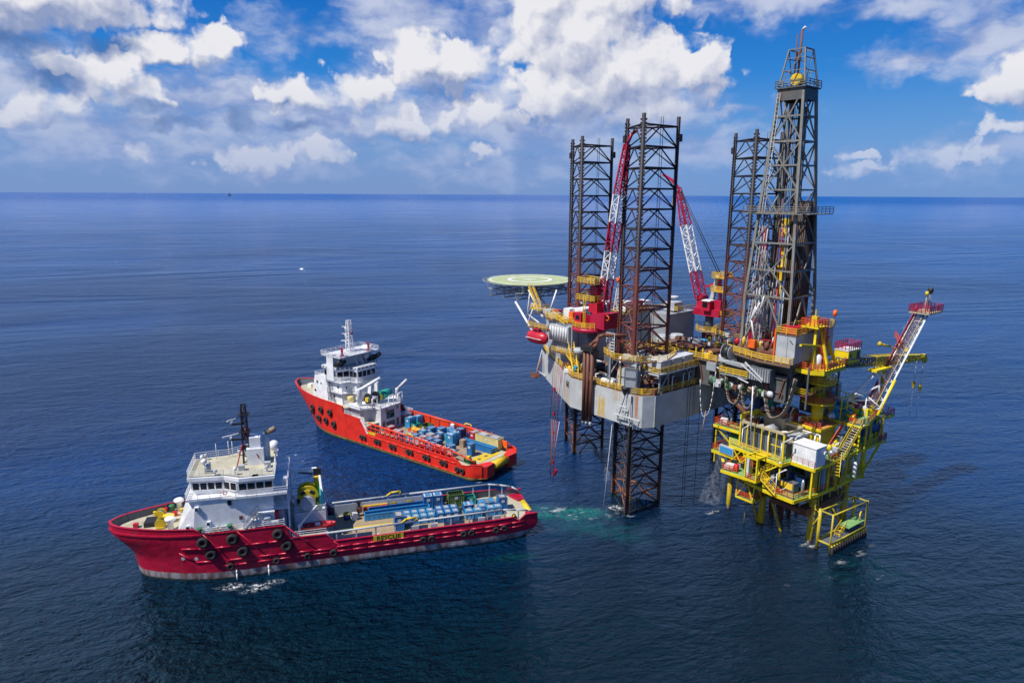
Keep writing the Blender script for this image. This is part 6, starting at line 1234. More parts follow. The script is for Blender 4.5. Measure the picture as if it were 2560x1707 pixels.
def derrick():
    p = RW(27.4, 0); t = thing('derrick', 'tall grey drilling derrick tower with yellow top drive above the doghouse', 'derrick', (p[0], p[1], 0), RA)
    Z = [33.4, 38.0, 42.6, 47.2, 51.9, 57.1, 61.0, 65.1, 69.1, 73.2, 77.6]
    def w(z): return 4.35 if z < 42 else 4.35+(2.15-4.35)*((z-42)/35.6)
    def cnr(i, z): a = [(-1, -1), (1, -1), (1, 1), (-1, 1)][i]; return (a[0]*w(z), a[1]*w(z), z)
    for i in range(4):
        MB().beam(cnr(i, 33.4), cnr(i, 42.6), 0.5).beam(cnr(i, 42.6), cnr(i, 77.6), 0.45).build('leg', 'derrick', t)
    for k in range(2, len(Z)):
        for i in range(4): MB().beam(cnr(i, Z[k]), cnr((i+1) % 4, Z[k]), 0.28).build('girt', 'derrick', t)
    for k in range(len(Z)-1):
        for i in range(4):
            if k < 2:
                if k == 0: m = tuple((Vector(cnr(i, 42.6))+Vector(cnr((i+1) % 4, 42.6)))/2); MB().beam(m, cnr(i, 33.6), 0.26).build('brace', 'derrick', t); MB().beam(m, cnr((i+1) % 4, 33.6), 0.26).build('brace', 'derrick', t)
                continue
            m = tuple((Vector(cnr(i, Z[k]))+Vector(cnr((i+1) % 4, Z[k])))/2)
            if k % 2: m = tuple((Vector(cnr(i, Z[k]))+Vector(cnr((i+1) % 4, Z[k])))/2); a, b = cnr(i, Z[k+1]), cnr((i+1) % 4, Z[k+1])
            else: m = tuple((Vector(cnr(i, Z[k+1]))+Vector(cnr((i+1) % 4, Z[k+1])))/2); a, b = cnr(i, Z[k]), cnr((i+1) % 4, Z[k])
            MB().beam(m, a, 0.2).build('brace', 'derrick', t); MB().beam(m, b, 0.2).build('brace', 'derrick', t)
    # crown
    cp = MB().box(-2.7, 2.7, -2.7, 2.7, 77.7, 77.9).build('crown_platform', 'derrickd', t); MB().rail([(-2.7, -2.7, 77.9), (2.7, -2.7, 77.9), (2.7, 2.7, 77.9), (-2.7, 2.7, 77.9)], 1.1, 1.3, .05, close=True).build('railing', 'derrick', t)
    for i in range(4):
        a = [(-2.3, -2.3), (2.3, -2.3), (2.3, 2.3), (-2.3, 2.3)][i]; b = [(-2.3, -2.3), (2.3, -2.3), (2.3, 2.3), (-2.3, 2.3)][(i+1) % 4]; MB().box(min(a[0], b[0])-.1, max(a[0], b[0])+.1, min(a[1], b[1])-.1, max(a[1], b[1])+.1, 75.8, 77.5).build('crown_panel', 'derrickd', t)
    MB().cyl((-0.2, -0.8, 79.3), (-0.2, 0.8, 79.3), 0.95, n=18).build('crown_block', 'yellow', t)
    for i in range(4): a = [(-2.3, -2.3), (2.3, -2.3), (2.3, 2.3), (-2.3, 2.3)][i]; MB().beam((a[0], a[1], 77.9), (a[0]*.62, a[1]*.62, 84.0), 0.22).build('gin_pole_leg', 'derrick', t); b = [(-2.3, -2.3), (2.3, -2.3), (2.3, 2.3), (-2.3, 2.3)][(i+1) % 4]; [MB().beam((a[0]*q, a[1]*q, zz), (b[0]*q, b[1]*q, zz), ww).build('gin_pole_girt', 'derrick', t) for q, zz, ww in ((.62, 84.0, .18), (.66, 82.6, .12), (.8, 80.6, .12))]; MB().beam((a[0], a[1], 78), (b[0]*.62, b[1]*.62, 84.0), 0.13).build('brace', 'derrick', t)
    MB().cyl((-0.3, 0, 79.5), (-0.1, 0, 87.2), 0.2, n=8).cyl((-0.9, 0, 79.5), (-0.9, 0, 86.6), 0.1, n=6).build('vent_mast', 'brown', t); MB().cyl((-0.1, 0, 87.2), (0.4, 0, 87.6), 0.2, n=8).build('vent_tip', 'railwhite', t)
    MB().tube([(-0.3, 0, 79), (-0.8, -0.4, 60), (-1.4, -0.6, 45)], 0.16, 6).build('standpipe', 'brown', t)
    # monkey board
    MB().box(-6.0, -3.4, -4.4, 4.2, 56.9, 57.05).box(-3.4, 5.2, -4.8, -3.3, 56.9, 57.05).box(3.2, 6.2, -4.4, 4.2, 56.9, 57.05).build('racking_board', 'derrick', t)
    MB().rail([(-6, 4.2, 57.05), (-6, -4.4, 57.05), (-3.4, -4.8, 57.05), (5.2, -4.8, 57.05), (6.2, -4.4, 57.05), (6.2, 4.2, 57.05)], 1.15, 1.5, .05).build('railing', 'derrick', t)
    MB().bx((1.9, 2.4, 58.0), (2.4, 2.2, 2.4)).build('racking_arm', 'derrickd', t)
    rk = MB()
    for i in range(9):
        for j in range(11): rk.cyl((0.4+i*0.36, 0.7+j*0.34, 33.6), (0.4+i*0.34, 0.7+j*0.33, 58.6+0.3*((i*j) % 3)), 0.11, n=5)
    tag(rk.build('racked_drill_pipe', 'rack', t), kind='stuff')
    # travelling gear
    MB().bx((0, 0, 54.2), (1.0, 1.0, 3.0)).cyl((0, -.6, 55.4), (0, .6, 55.4), 0.75, n=14).build('travelling_block', 'yellow', t); MB().bx((0, 0, 50.8), (0.7, 0.8, 2.2)).build('hook', 'yellow', t)
    MB().bx((-0.2, 0, 46.4), (1.3, 1.2, 2.6)).bx((0.2, 0.2, 48.6), (0.8, 0.9, 2.2)).build('top_drive', 'yellow', t); MB().cyl((0, 0, 41.5), (0, 0, 45), 0.3, n=8).build('top_drive_shaft', 'yellow', t)
    for x, y in ((-.3, -.3), (.3, .3), (-.3, .3), (.3, -.3)): MB().cyl((x, y, 55.5), (x, y, 78.5), 0.06, n=5).build('drilling_line', 'black', t)
    for y in (-1.2, 1.2): MB().beam((-1.2, y, 33.5), (-1.2, y, 77), 0.24).build('guide_rail', 'derrickd', t)
    MB().beam((0.0, 2.2, 33.5), (0.0, 2.0, 77), 0.7).beam((1.2, 2.4, 33.5), (0.8, 1.9, 75), 0.4).build('guide_column', 'derrickd', t)
    for (x, y, r, m_) in ((-3.0, -3.9, .1, 'derrick'), (-2.5, -3.9, .09, 'lgrey'), (-1.9, -3.9, .12, 'lgrey'), (-3.3, 3, .12, 'derrick'), (0.8, -3.8, .14, 'brown'), (1.4, -3.8, .11, 'mag'), (2.2, -3.8, .14, 'derrick'), (2.7, -3.8, .1, 'lgrey')): MB().tube([(x, y, 33.4), (x*.97, y*.98, 44), (x*.8, y*.82, 56.8)], r, 6).build('riser_pipe', m_, t)
    festoon(t, sag((-2.2, -2.4, 50.5), (-0.2, -1.0, 45.5), 36.5), 0.09, 4, 'lgrey', 0.25); festoon(t, sag((-3.6, -2.8, 49.5), (-0.6, -1.4, 47.5), 39), 0.09, 3, 'lgrey', 0.3)
    ld = MB()
    for x in (-3.9, -3.4): ld.beam((x, -4.2, 33.4), (x+1.7, -2.6, 77), 0.08)
    for k in range(60): u = k/60; ld.beam((-3.9+1.7*u, -4.2+1.6*u, 33.4+43.6*u), (-3.4+1.7*u, -4.2+1.6*u, 33.4+43.6*u), 0.05)
    ld.build('ladder', 'white2', t)
    MB().truss((-1.8, -3.2, 33.4), (-1.8, -3.1, 50.5), 0.8, 0.8, 14, 0.06, 0.035).build('service_mast', 'lgrey', t)
    MB().tube([(-3.4, -4.4, 36), (-2.0, -4.6, 40.6), (-1.6, -4.4, 38.6), (-0.6, -4.4, 42.6)], 0.13, 6).tube([(-1.6, -4.6, 34), (-2.6, -4.6, 38), (-1.2, -4.6, 41.4)], 0.15, 6).build('pipe_handler', 'white2', t)
    return t
# ================================================================== yellow production platform
PO, PA = (52.74, 110.85), radians(36)
def PW(x, y, z=0.0): return to_w(PO, PA, (x, y, z))
def lamp(parent, x, y, z, h=4.2, dx=1.3, dy=0.6):
    o = MB().cyl((x, y, z), (x, y, z+h), 0.085, n=6).cyl((x, y, z+h), (x+dx, y+dy, z+h+0.9), 0.08, n=6).lathe((x, y, z), [(0.28, 0), (0.2, 0.2)], 8).build('lamp_post', 'railwhite', parent); MB().bx((x+dx, y+dy, z+h+0.85), (0.5, 0.3, 0.14)).build('lamp_head', 'railwhite', o)
def deckp(parent, pts, z, th=0.7, beam='ylw2', floor='grating', nm='deck_edge', rail=None, rm='railred', h=1.1):
    """a plated deck: edge beams, floor sheet, joists and a railing"""
    e = MB(); n = len(pts)
    for i in range(n): e.beam((*pts[i], z-th/2), (*pts[(i+1) % n], z-th/2), 0.28, th)
    o = e.build(nm, beam, parent); MB().prism([(x, y) for x, y in pts], z-0.12, z+0.03).build('deck_floor', floor, o)
    xs = [p[0] for p in pts]; ys = [p[1] for p in pts]
    if rail: MB().rail([(x, y, z+0.03) for x, y in rail], h, 1.3, 0.05).build('railing', rm, parent)
    return o
def prod_platform():
    t = thing('production_platform', 'yellow production platform crowded with pipework, orange railings and steel legs', 'platform', (PO[0], PO[1], 0), PA)
    lg = MB
    for (x, y, r, z1) in ((0, 0, .56, 15), (10.9, 0, .6, 15), (0, 17, .46, 15), (10.9, 17, .56, 15)):
        o = MB().cyl((x, y, -4), (x, y, 8), r, n=18).cyl((x, y, 8), (x, y, z1), r*0.75, n=16).cyl((x, y, 8.0), (x, y, 8.5), r*1.15, n=18).build('jacket_leg', 'jacket', t)
        MB().cyl((x, y, -4), (x, y, 0.7), r*1.03, n=18).build('leg_base_sleeve', 'black', o)  # black sleeve round the leg foot, up to just above the waterline
    MB().cyl((0, 9.7, -4), (0, 9.7, 8.8), 0.64, n=18).build('jacket_leg', 'jacket', t)
    for p, q, r in (((0, 9.0, 7.6), (-0.2, 4.3, -2.5), .26), ((0, 13.5, 7.6), (0, 10.4, 0), .22), ((0, 0, 8.2), (0, 9.7, 8.2), .3), ((10.9, 0, 8.2), (10.9, 17, 8.2), .3), ((0, 17, 7.8), (10.9, 17, 7.8), .25), ((0, 0, 1), (10.9, 0, 8), .22), ((10.9, 0, 0.5), (10.9, 9, 7.8), .22), ((10.9, 8, 7.8), (10.9, 17, 0), .3), ((0, 17, 7), (10.9, 17, 0), .3), ((0, 2.4, 8), (1.4, 0, 5.9), .18)): MB().cyl(p, q, r, n=12).build('jacket_brace', 'jacket', t)
    MB().beam((-2.2, 0.6, 6.3), (11.5, 0.6, 6.3), 1.6, 1.3).build('drain_tank', 'brown', t); MB().beam((-2.0, 0.6, 6.3), (-2.0, 6.6, 6.3), 0.8, 0.9).build('drain_tank', 'brown', t)
    for y in (8, 10, 12): 
        for x in (4, 6.5, 9): MB().cyl((x, y, -4), (x, y, 9.5), 0.33, n=10).build('conductor_pipe', 'brown', t)
    for x, y, z0 in ((-3.0, 11.2, -2), (2.6, 0.9, -2), (1.4, -0.2, 3), (6.2, 0.4, 3.4), (3.4, 0.3, 4), (8.6, 0.2, 3)): MB().cyl((x, y, z0), (x, y, 9.5), 0.14, n=8).build('riser', 'tan' if x < 0 else 'ylw3', t)
    # boat landing
    bl = [(-0.7, -1.9), (-0.7, -4.2), (10.9, -4.2), (10.9, -1.9)]
    b = MB()
    for i in range(4): b.cyl((*bl[i], 1.6), (*bl[(i+1) % 4], 1.6), 0.2, n=8)
    o = b.build('boat_landing', 'ylw3', t); MB().prism(bl, 1.35, 1.5).build('floor', 'dgrey', o); MB().prism([(5.5, -4.1), (10.8, -4.1), (10.8, -2.0), (5.5, -2.0)], 2.7, 2.85).build('upper_floor', 'grating', o)
    for (x, y, z1) in ((-0.7, -1.9, 7.4), (-0.7, -4.2, 7.3), (10.9, -4.2, 6.7), (10.9, -1.9, 6.6)): MB().cyl((x, y, -1), (x, y, z1), 0.15 if y < -3 else 0.28, n=10).build('landing_post', 'ylw3', t)
    for p, q in (((-0.7, -1.9, 7.1), (-0.7, -4.2, 7.1)), ((-0.7, -4.2, 7.1), (10.9, -4.2, 6.5)), ((-0.7, -1.9, 7.1), (10.9, -1.9, 6.5)), ((10.9, -4.2, 6.5), (10.9, -1.9, 6.5)), ((-0.7, -1.9, 6.6), (0, 0, 6.9)), ((-0.7, -1.9, 6.2), (0, 0, 2.6)), ((10.9, -1.9, 6.2), (10.9, 0, 6.2)), ((3.0, -1.9, 6.6), (6.6, -1.9, 2.7))): MB().cyl(p, q, 0.13, n=8).build('landing_brace', 'ylw3', t)
    fb = MB().cyl((0, 0, -1.6), (0, 0, 1.35), 0.24, n=8).me('fender_post', 'tyre'); fc = MB().cyl((0, 0, 0), (0, -0.45, 0), 0.2, n=8).me('fender_bracket', 'ylw2')
    for i in range(15): x = -0.5+i*0.8; link('fender_post', fb, t, (x, -4.55, 0)); link('fender_bracket', fc, t, (x, -4.15, 1.3)); 
    for i in range(7): link('fender_post', fb, t, (10.9-0.0, -4.0+i*.35+3.0*0, -0.1)) if i % 2 else None
    stairs(t, (3.6, -3.0, 1.5), (5.6, -3.0, 2.8), 0.9, 'railyel', 'yellow'); MB().tube([(9.9, -3.6, 2.85), (9.9, -3.6, 4.3), (10.3, -3.6, 4.5), (10.3, -3.6, 4.0)], 0.12, 8).build('mooring_hook', 'ylw2', t)
    # lower deck
    ld = [(-6.0, 0.2), (-6.0, 4.0), (-5.6, 8.4), (-3.6, 14.5), (0, 17.8), (14.8, 17.8), (15.2, -0.6), (0, -0.6)]
    deckp(t, ld, 9.55, 0.6, rail=[(-0.4, -0.5), (-5.9, 0.3), (-5.9, 3.7)])
    MB().rail([(-5.2, 8.8, 9.58), (-3.5, 14.2, 9.58)], 1.1, 1.2, .05).build('railing', 'railred', t)
    for x in (5.7, 15.1): MB().cyl((x, -0.5, 8.7), (x, -0.5, 15), 0.42, n=12).build('deck_column', 'ylw3' if x < 6 else 'ylw2', t)
    MB().box(7.0, 15.0, -0.75, -0.5, 9.6, 11.0).build('deck_plate', 'ylw3', t)
    # hanging trapezoid cage
    deckp(t, [(-5.4, 11.8), (-5.3, 8.4), (0.2, 8.4), (0.2, 11.8)], 6.0, 0.3, rail=[(-5.3, 11.7), (-5.2, 8.5), (0, 8.5)])
    for p, q in (((-5.4, 11.8, 6), (-5.0, 11.8, 9.4)), ((-5.3, 8.4, 6), (-5.2, 9.8, 9.4)), ((-5.3, 8.4, 6), (-4.4, 8.6, 9.4)), ((-5.4, 11.8, 6), (-5.2, 9.8, 9.4)), ((-2.4, 8.4, 6), (-4.6, 8.4, 9.4)), ((0.2, 8.4, 6), (0.2, 8.4, 9)), ((-5.6, 12.6, 9.6), (-5.6, 8.8, 9.6))): MB().beam(p, q, 0.22).build('cage_brace', 'railyel', t)
    # left mezzanine with red fire pump
    deckp(t, [(-7.6, 13.8), (-6.9, 8.2), (-4.0, 8.2), (-3.0, 13.8)], 10.9, 0.5, rail=[(-4.8, 13.8), (-7.5, 13.7), (-6.9, 11.0)])
    MB().lathe((-6.0, 11.7, 10.95), [(0.5, 0), (0.5, 1.2), (0.2, 1.4)], 12).build('fire_hose_drum', 'red', t); MB().bx((-6.2, 13.0, 11.5), (1.4, 1.6, 0.9), .3).build('pump_skid', 'white2', t); MB().beam((-7.4, 13.6, 12.4), (-6.6, 14.4, 12.6), 0.5, 0.12).build('sun_visor', 'yellow', t)
    MB().bx((-5.6, 9.6, 12.7), (0.7, 0.7, 3.4)).build('white_column', 'white2', t)
    # stair cage and stairs
    cg = MB()
    C4 = [(-7.9, 8.6), (-7.8, 6.4), (-4.2, 6.2), (-4.2, 8.4)]
    for i in range(4):
        x, y = C4[i]; cg.beam((x, y, 11.0), (x, y, 15.4), 0.22)
        for z in (15.3, 11.1): cg.beam((x, y, z), (*C4[(i+1) % 4], z), 0.28, 0.4)
    cg.beam((-6.6, 8.5, 15.3), (-6.6, 6.3, 15.3), 0.18).beam((-5.4, 8.5, 15.3), (-5.4, 6.3, 15.3), 0.18).beam((-7.8, 6.4, 11.2), (-4.2, 6.2, 15.2), 0.16).build('stair_cage', 'ylw2', t)
    MB().prism(C4, 11.0, 11.12).build('stair_landing', 'grating', t); MB().rail([(-7.9, 8.6, 11.1), (-7.8, 6.4, 11.1), (-4.2, 6.2, 11.1)], 1.1, 1, .05).build('railing', 'mag', t)
    stairs(t, (-6.2, 3.2, 9.6), (-6.2, 7.0, 12.0), 1.1, 'railyel', 'railyel'); stairs(t, (-5.0, 6.6, 12.4), (-5.0, 3.2, 15.0), 1.0, 'ylw2', 'railred')
    # upper deck
    ud = [(-4.9, 14.3), (-5.6, 3.2), (-3.1, 3.0), (-3.1, -1.4), (0.2, -1.4), (5.2, -1.1), (21.6, -1.1), (21.6, 3.5), (14.8, 6), (14.8, 17.8), (0, 17.8)]
    deckp(t, ud, 15.05, 0.55, rail=[(-4.85, 14.2), (-5.5, 3.4)], rm='railyel')
    MB().rail([(9.8, -1.1, 15.1), (21.5, -1.1, 15.1), (21.5, 3.4, 15.1)], 1.1, 1.3, .05).build('railing', 'railyel', t); MB().rail([(18.8, -1.2, 15.1), (21.6, -1.2, 15.1), (21.6, 1, 15.1)], 1.15, 1, .05).build('railing', 'mag', t)
    for x, y in ((-4.6, 13.9), (-4.9, 9.4), (-5.2, 3.6), (-2.9, -1.0), (3.0, -.6), (9.0, -.6), (14.6, -.6)): MB().beam((x, y, 9.6), (x, y, 14.6), 0.3).build('deck_column', 'ylw2', t)
    for p, q in (((15, -0.6, 9.6), (21.0, -0.6, 14.6)), ((11, -.6, 14.5), (15, -.6, 9.8)), ((-3.6, 14.4, 9.6), (-4.8, 10.5, 14.6))): MB().beam(p, q, 0.3).build('deck_brace', 'ylw2', t)
    for y in (5.5, 7.5, 9.5, 11.5): MB().beam((-5.2, y, 12.4), (-5.1, y+1.9, 14.7), 0.14).beam((-5.1, y+2, 12.4), (-5.2, y, 14.7), 0.14).build('deck_brace', 'ylw2', t) if y > 8 else None
    MB().rail([(-3.0, 3.0, 15.1), (-3.0, -1.3, 15.1)], 1.1, 1.2, .05).rail([(0.4, -1.3, 15.1), (5.0, -1.0, 15.1)], 1.1, 1.2, .05).build('railing', 'railred', t)
    MB().rail([(-4.6, 14.0, 12.4), (-5.4, 8.8, 12.4)], 1.1, 1.2, .05).rail([(1.0, -0.5, 9.6), (15.0, -0.6, 9.6)], 1.1, 1.4, .045).build('railing', 'railred', t)
    for i in range(9): MB().cyl((0.6+i*1.5, -0.45, 9.7), (0.6+i*1.5, -0.45, 14.6), 0.1+0.05*(i % 3), n=8).build('riser', ['ylw2', 'lgrey', 'ylw3', 'silver'][i % 4], t)
    for i in range(5): MB().cyl((-4.4, 4.4+i*1.3, 11.2+0.5*(i % 3)), (3.5, 4.2+i*1.3, 11.2+0.5*(i % 3)), 0.16, n=8).build('pipe_run', ['silver', 'lgrey', 'ylw2'][i % 3], t)
    # two extra platforms on the left
    deckp(t, [(-2.6, 19.8), (-2.2, 13.8), (1.5, 13.8), (1.5, 19.8)], 17.0, 0.5, rail=[(1.5, 19.7), (-2.5, 19.7), (-2.1, 13.9)], h=1.3); MB().bx((-1.4, 18.4, 17.7), (1.2, 1.3, 1.1), .4).build('life_raft_box', 'railwhite', t)
    MB().lathe((-0.3, 17.6, 17.0), [(0.16, 0), (0.16, 2.4)], 8).lathe((-.8, 14.8, 17), [(0.45, 0), (0.45, 2.0)], 12).build('pipe_stub', 'lgrey', t)
    deckp(t, [(-5.2, 17.9), (-4.9, 12.9), (-1.8, 12.9), (-1.8, 17.9)], 13.0, 0.5, rail=[(-1.8, 17.8), (-5.1, 17.8), (-5.0, 16.4)], h=1.2)
    ac = MB().box(-5.35, -4.85, 13.1, 16.2, 13.1, 14.6).build('cooling_panel', 'lgrey', t); MB().box(-5.42, -5.36, 13.3, 16.0, 13.3, 14.4).build('blue_screen', 'blue2', ac)
    for x, y in ((-2.2, 19.4), (-2.0, 14.2)): MB().beam((x, y, 9.4), (x, y, 16.6), 0.3).build('deck_column', 'ylw3', t)
    MB().beam((-2.2, 19.4, 16.4), (-2.0, 14.6, 12.8), 0.25).build('deck_brace', 'ylw3', t)
    # turbine enclosure: open box frame with vessel inside
    x0, x1, y0, y1 = -4.1, 1.9, 3.9, 13.0
    fr = MB()
    for z in (19.6,):
        fr.box(x0, x1, y0, y0+.35, z, z+.4).box(x0, x1, y1-.35, y1, z, z+.4).box(x0, x0+.5, y0, y1, z, z+.4).box(x1-.35, x1, y0, y1, z, z+.4)
    o = fr.build('enclosure_rim', 'tan2', t)
    for y in [y0+.15+i*(y1-y0-.3)/6 for i in range(7)]: MB().beam((x0+.1, y, 15.1), (x0+.1, y, 19.6), 0.3 if abs(y-y0) < 1 or abs(y-y1) < 1 else 0.18).build('frame_column', 'ylw2', t)
    MB().beam((x0+.2, y1+.1, 20.6), (x1, y1+.1, 20.6), .25, 1.0).beam((x0+.1, y0, 17.3), (x0+.1, y0+2.6, 17.3), .12).build('wind_fence', 'ylw2', t)
    wp = MB().box(-3.2, -3.1, 0, 1.25, 15.1, 19.3).me('wall_panel', 'dgrey')
    for i in range(6): link('wall_panel', wp, t, (0, y0+.6+i*1.42, 0))
    MB().box(-3, 1.6, y0+.3, y1-.4, 15.1, 17.6).build('turbine_skid', 'dgrey', t); 
    MB().lathe((-1.0, 8.8, 18.6), [(0.5, -1.6), (0.95, -1.3), (0.95, 1.3), (0.5, 1.6)], 16, 'X').build('exhaust_vessel', 'lgrey', t); MB().cyl((-2.6, 11.6, 18.6), (-0.4, 10.6, 18.8), 0.35, n=10).build('duct', 'railwhite', t); MB().bx((0.0, 6.6, 18.2), (2.4, 1.6, 0.7)).build('duct', 'railwhite', t)
    MB().box(1.2, 4.6, 7.6, 11.6, 16.0, 20.6).build('intake_house', 'tan2', t)
    clutter(t, -3, 1, 9.5, 12.5, 17.6, 8, 51, mats=('railred', 'brown', 'lgrey', 'railwhite'), smax=.9, hmax=1.2)
    # yellow module walls and orange deck
    m = MB().box(3.4, 8.6, 1.9, 2.1, 15.1, 19.5).build('module_wall', 'ylw3', t); MB().box(3.2, 3.39, 1.9, 7.5, 15.1, 19.5).build('module_wall', 'ylw2', t)
    for i in range(9): MB().box(3.08, 3.19, 2.2+i*.6, 2.42+i*.6, 15.3, 19.3).build('wall_rib', 'ylw2', m)
    od = [(2.9, 13.6), (2.9, 1.6), (8.8, 1.6), (8.8, 13.6)]
    deckp(t, od, 20.0, 0.5, floor='orange2', rail=[(8.8, 13.5), (3.0, 13.5), (3.0, 7.0)]); MB().rail([(3.0, 4.6, 20), (3.0, 1.7, 20)], 1.1, 1, .05).build('railing', 'railred', t)
    MB().tube([(3.0, 7.4, 15.1), (3.0, 7.4, 18.9), (3.0, 1.6, 18.9), (2.8, 1.4, 17.4), (1.2, 2.6, 17.2)], 0.13, 6).tube([(2.9, 2.4, 19), (2.9, 2.4, 16.6), (2.0, 2.4, 16.4)], 0.16, 6).build('white_pipe', 'railwhite', t)
    MB().bx((4.6, 9.4, 21.0), (1.3, 1.0, 1.8)).build('valve_cabinet', 'dgrey', t); MB().bx((5.0, 12.8, 21.2), (1.2, 1.4, 2.4)).build('green_locker', 'teal', t); MB().bx((4.2, 14.6, 21.6), (2.4, 1.2, 1.6)).build('blue_locker', 'navy', t); MB().bx((4.6, 6.8, 20.6), (.6, .6, 1.1)).build('hydrant', 'mag', t)
    MB().bx((8.5, 15.0, 22.2), (4.0, 2.4, 3.6)).build('back_house', 'ylw3', t); MB().bx((12, 8.5, 22.0), (3.6, 3.4, 4.0)).build('back_house', 'dgrey', t)
    MB().lathe((7.9, 2.7, 21.3), [(0.02, -0.85), (0.5, -.68), (.85, 0), (0.5, .68), (0.02, .85)], 16).build('silver_sphere', 'silver', t); MB().ball((3.5, -0.5, 16.2), 0.6, 14).build('silver_sphere', 'silver', t)
    clutter(t, 3.4, 8.4, 2.4, 12, 20.1, 22, 52, mats=('railred', 'railwhite', 'lgrey', 'ylw2', 'dgrey', 'orange2'), smax=1.0, hmax=1.3)
    clutter(t, 9.5, 20, 0.5, 6, 20.4, 46, 53, mats=('teal', 'cyan', 'railwhite', 'ylw2', 'dgrey', 'railred', 'lgrey'), smax=1.2, hmax=2.0)
    clutter(t, 3.5, 8.5, -1.0, 1.5, 16.2, 14, 54, mats=('railwhite', 'lgrey', 'ylw2', 'silver'), smax=1.2, hmax=1.4)
    clutter(t, -5.5, 13.5, 0.4, 8, 9.7, 60, 55, mats=('lgrey', 'dgrey', 'silver', 'tan', 'ylw2', 'navy', 'black', 'white2'), smax=1.6, hmax=3.4)
    clutter(t, -4, 12, 8, 16, 9.7, 30, 56, mats=('dgrey', 'brown', 'ylw3', 'black', 'lgrey'), smax=1.8, hmax=4)
    clutter(t, 8, 20, -0.6, 3, 15.2, 26, 57, mats=('dgrey', 'navy', 'black', 'lgrey', 'green', 'ylw2'), smax=1.6, hmax=3)
    clutter(t, 0, 14, 12, 17, 15.2, 26, 58, mats=('dgrey', 'brown', 'ylw3', 'navy', 'green'), smax=1.8, hmax=3.6)
    MB().lathe((18.6, 1.0, 17.4), [(0.6, -2.6), (1.35, -2.2), (1.35, 2.2), (0.6, 2.6)], 16, 'X').build('dark_vessel', 'navy', t); MB().box(14.2, 16.6, -0.4, 2.4, 15.1, 19.4).build('dark_cabinet', 'navy', t)
    MB().lathe((9.6, -1.9, 10.6), [(0.25, 0), (0.32, 0.1), (0.32, 2.6), (0.2, 3)], 10).build('sump_caisson', 'railwhite', t); MB().bx((1.9, -0.2, 12.2), (1.4, .5, 4.2)).build('control_panel', 'blue3', t)
    g_ = MB().bx((-3.0, 2.9, 10.6), (1.6, 2.6, 1.5)).build('generator', 'dgrey', t); MB().box(-3.9, -3.82, 1.8, 4.0, 10.2, 11.3).build('generator_door', 'railyel', g_)
    # right-hand upper deck with teal equipment
    rd = [(9.4, 0.0), (9.4, -2.2), (12.0, -2.2), (20.0, 0), (20.0, 6), (9.4, 6)]
    deckp(t, rd, 20.3, 0.45, rail=[(9.5, 0), (9.5, -2.1), (11.9, -2.1), (19.8, 0)])
    for x, y in ((9.6, -2), (12, -2), (15.8, -.9), (19.8, 0), (20, 5.8)): MB().beam((x, y, 15.1), (x, y, 20), 0.26).build('deck_column', 'ylw2', t)
    for c_, m_ in (((10.6, 3.2, 21.5), 'cyan'), ((12.0, 2.6, 22.1), 'teal'), ((13.2, 4.2, 21.6), 'teal'), ((11.4, 4.4, 23.6), 'cyan')): MB().bx(c_, (1.0, 1.0, 2.2)).build('chemical_tank', m_, t)
    fr = MB()
    for x in (10, 12, 14):
        for y in (2, 5): fr.beam((x, y, 20.3), (x, y, 24.4), .14)
    for z in (22.4, 24.4): fr.rail([(10, 2, z-1), (14, 2, z-1), (14, 5, z-1), (10, 5, z-1)], 1, 2, .06, bars=1, close=True)
    fr.build('equipment_frame', 'ylw2', t)
    stairs(t, (4.8, -1.4, 15.1), (9.4, -1.7, 20.3), 1.5, 'ylw2', 'tan2'); stairs(t, (4.9, -0.9, 15.1), (2.6, -2.1, 12.6), 1.2, 'ylw2', 'yellow')
    MB().rail([(4.6, 0.6, 15.1), (3.4, 0.7, 15.1), (8.6, 0.5, 19.6)], 1.2, 1.2, .06).build('railing', 'railred', t)
    MB().bx((10.6, -1.6, 20.36), (2.4, 1.0, 0.06)).build('green_mat', 'teal', t)
    for a in ((-4.6, 12.0, 15.1), (-3.9, 7.2, 15.1), (-5.5, 3.5, 15.1), (-6.0, 3.6, 9.6)): lamp(t, *a, h=3.6, dx=0.8, dy=-1.0)
    for a in ((12.0, 1.5, 15.1), (11.4, -1.1, 15.1)): lamp(t, *a, h=3.2, dx=-1.6, dy=0.4)
    lamp(t, 10.3, -2.1, 20.3, h=5.2, dx=-2.2, dy=0.8); lamp(t, 20.2, -1.1, 15.1, h=4.2, dx=-1.6, dy=0.4); lamp(t, 3.0, 7.5, 20.0, h=1.6, dx=0.4, dy=-0.3)
    deckp(t, [(21.0, -0.5), (25.2, -0.5), (25.2, 3), (21.0, 3)], 19.2, 0.4, rail=[(21, -.5), (25.2, -.5), (25.2, 3)], rm='mag'); MB().beam((21.4, 0.4, 15.1), (24.6, 1, 19), 0.3).beam((21.2, -0.4, 15), (21.2, -.4, 19), 0.3).build('deck_brace', 'ylw2', t)
    pr = MB().cyl((22.2, 1.2, 15.1), (22.2, 1.2, 28.2), 0.45, n=12).build('boom_rest_post', 'ylw2', t); MB().box(18.2, 24.0, 0.4, 2.0, 28.2, 28.6).build('boom_rest', 'ylw2', pr)
    return t
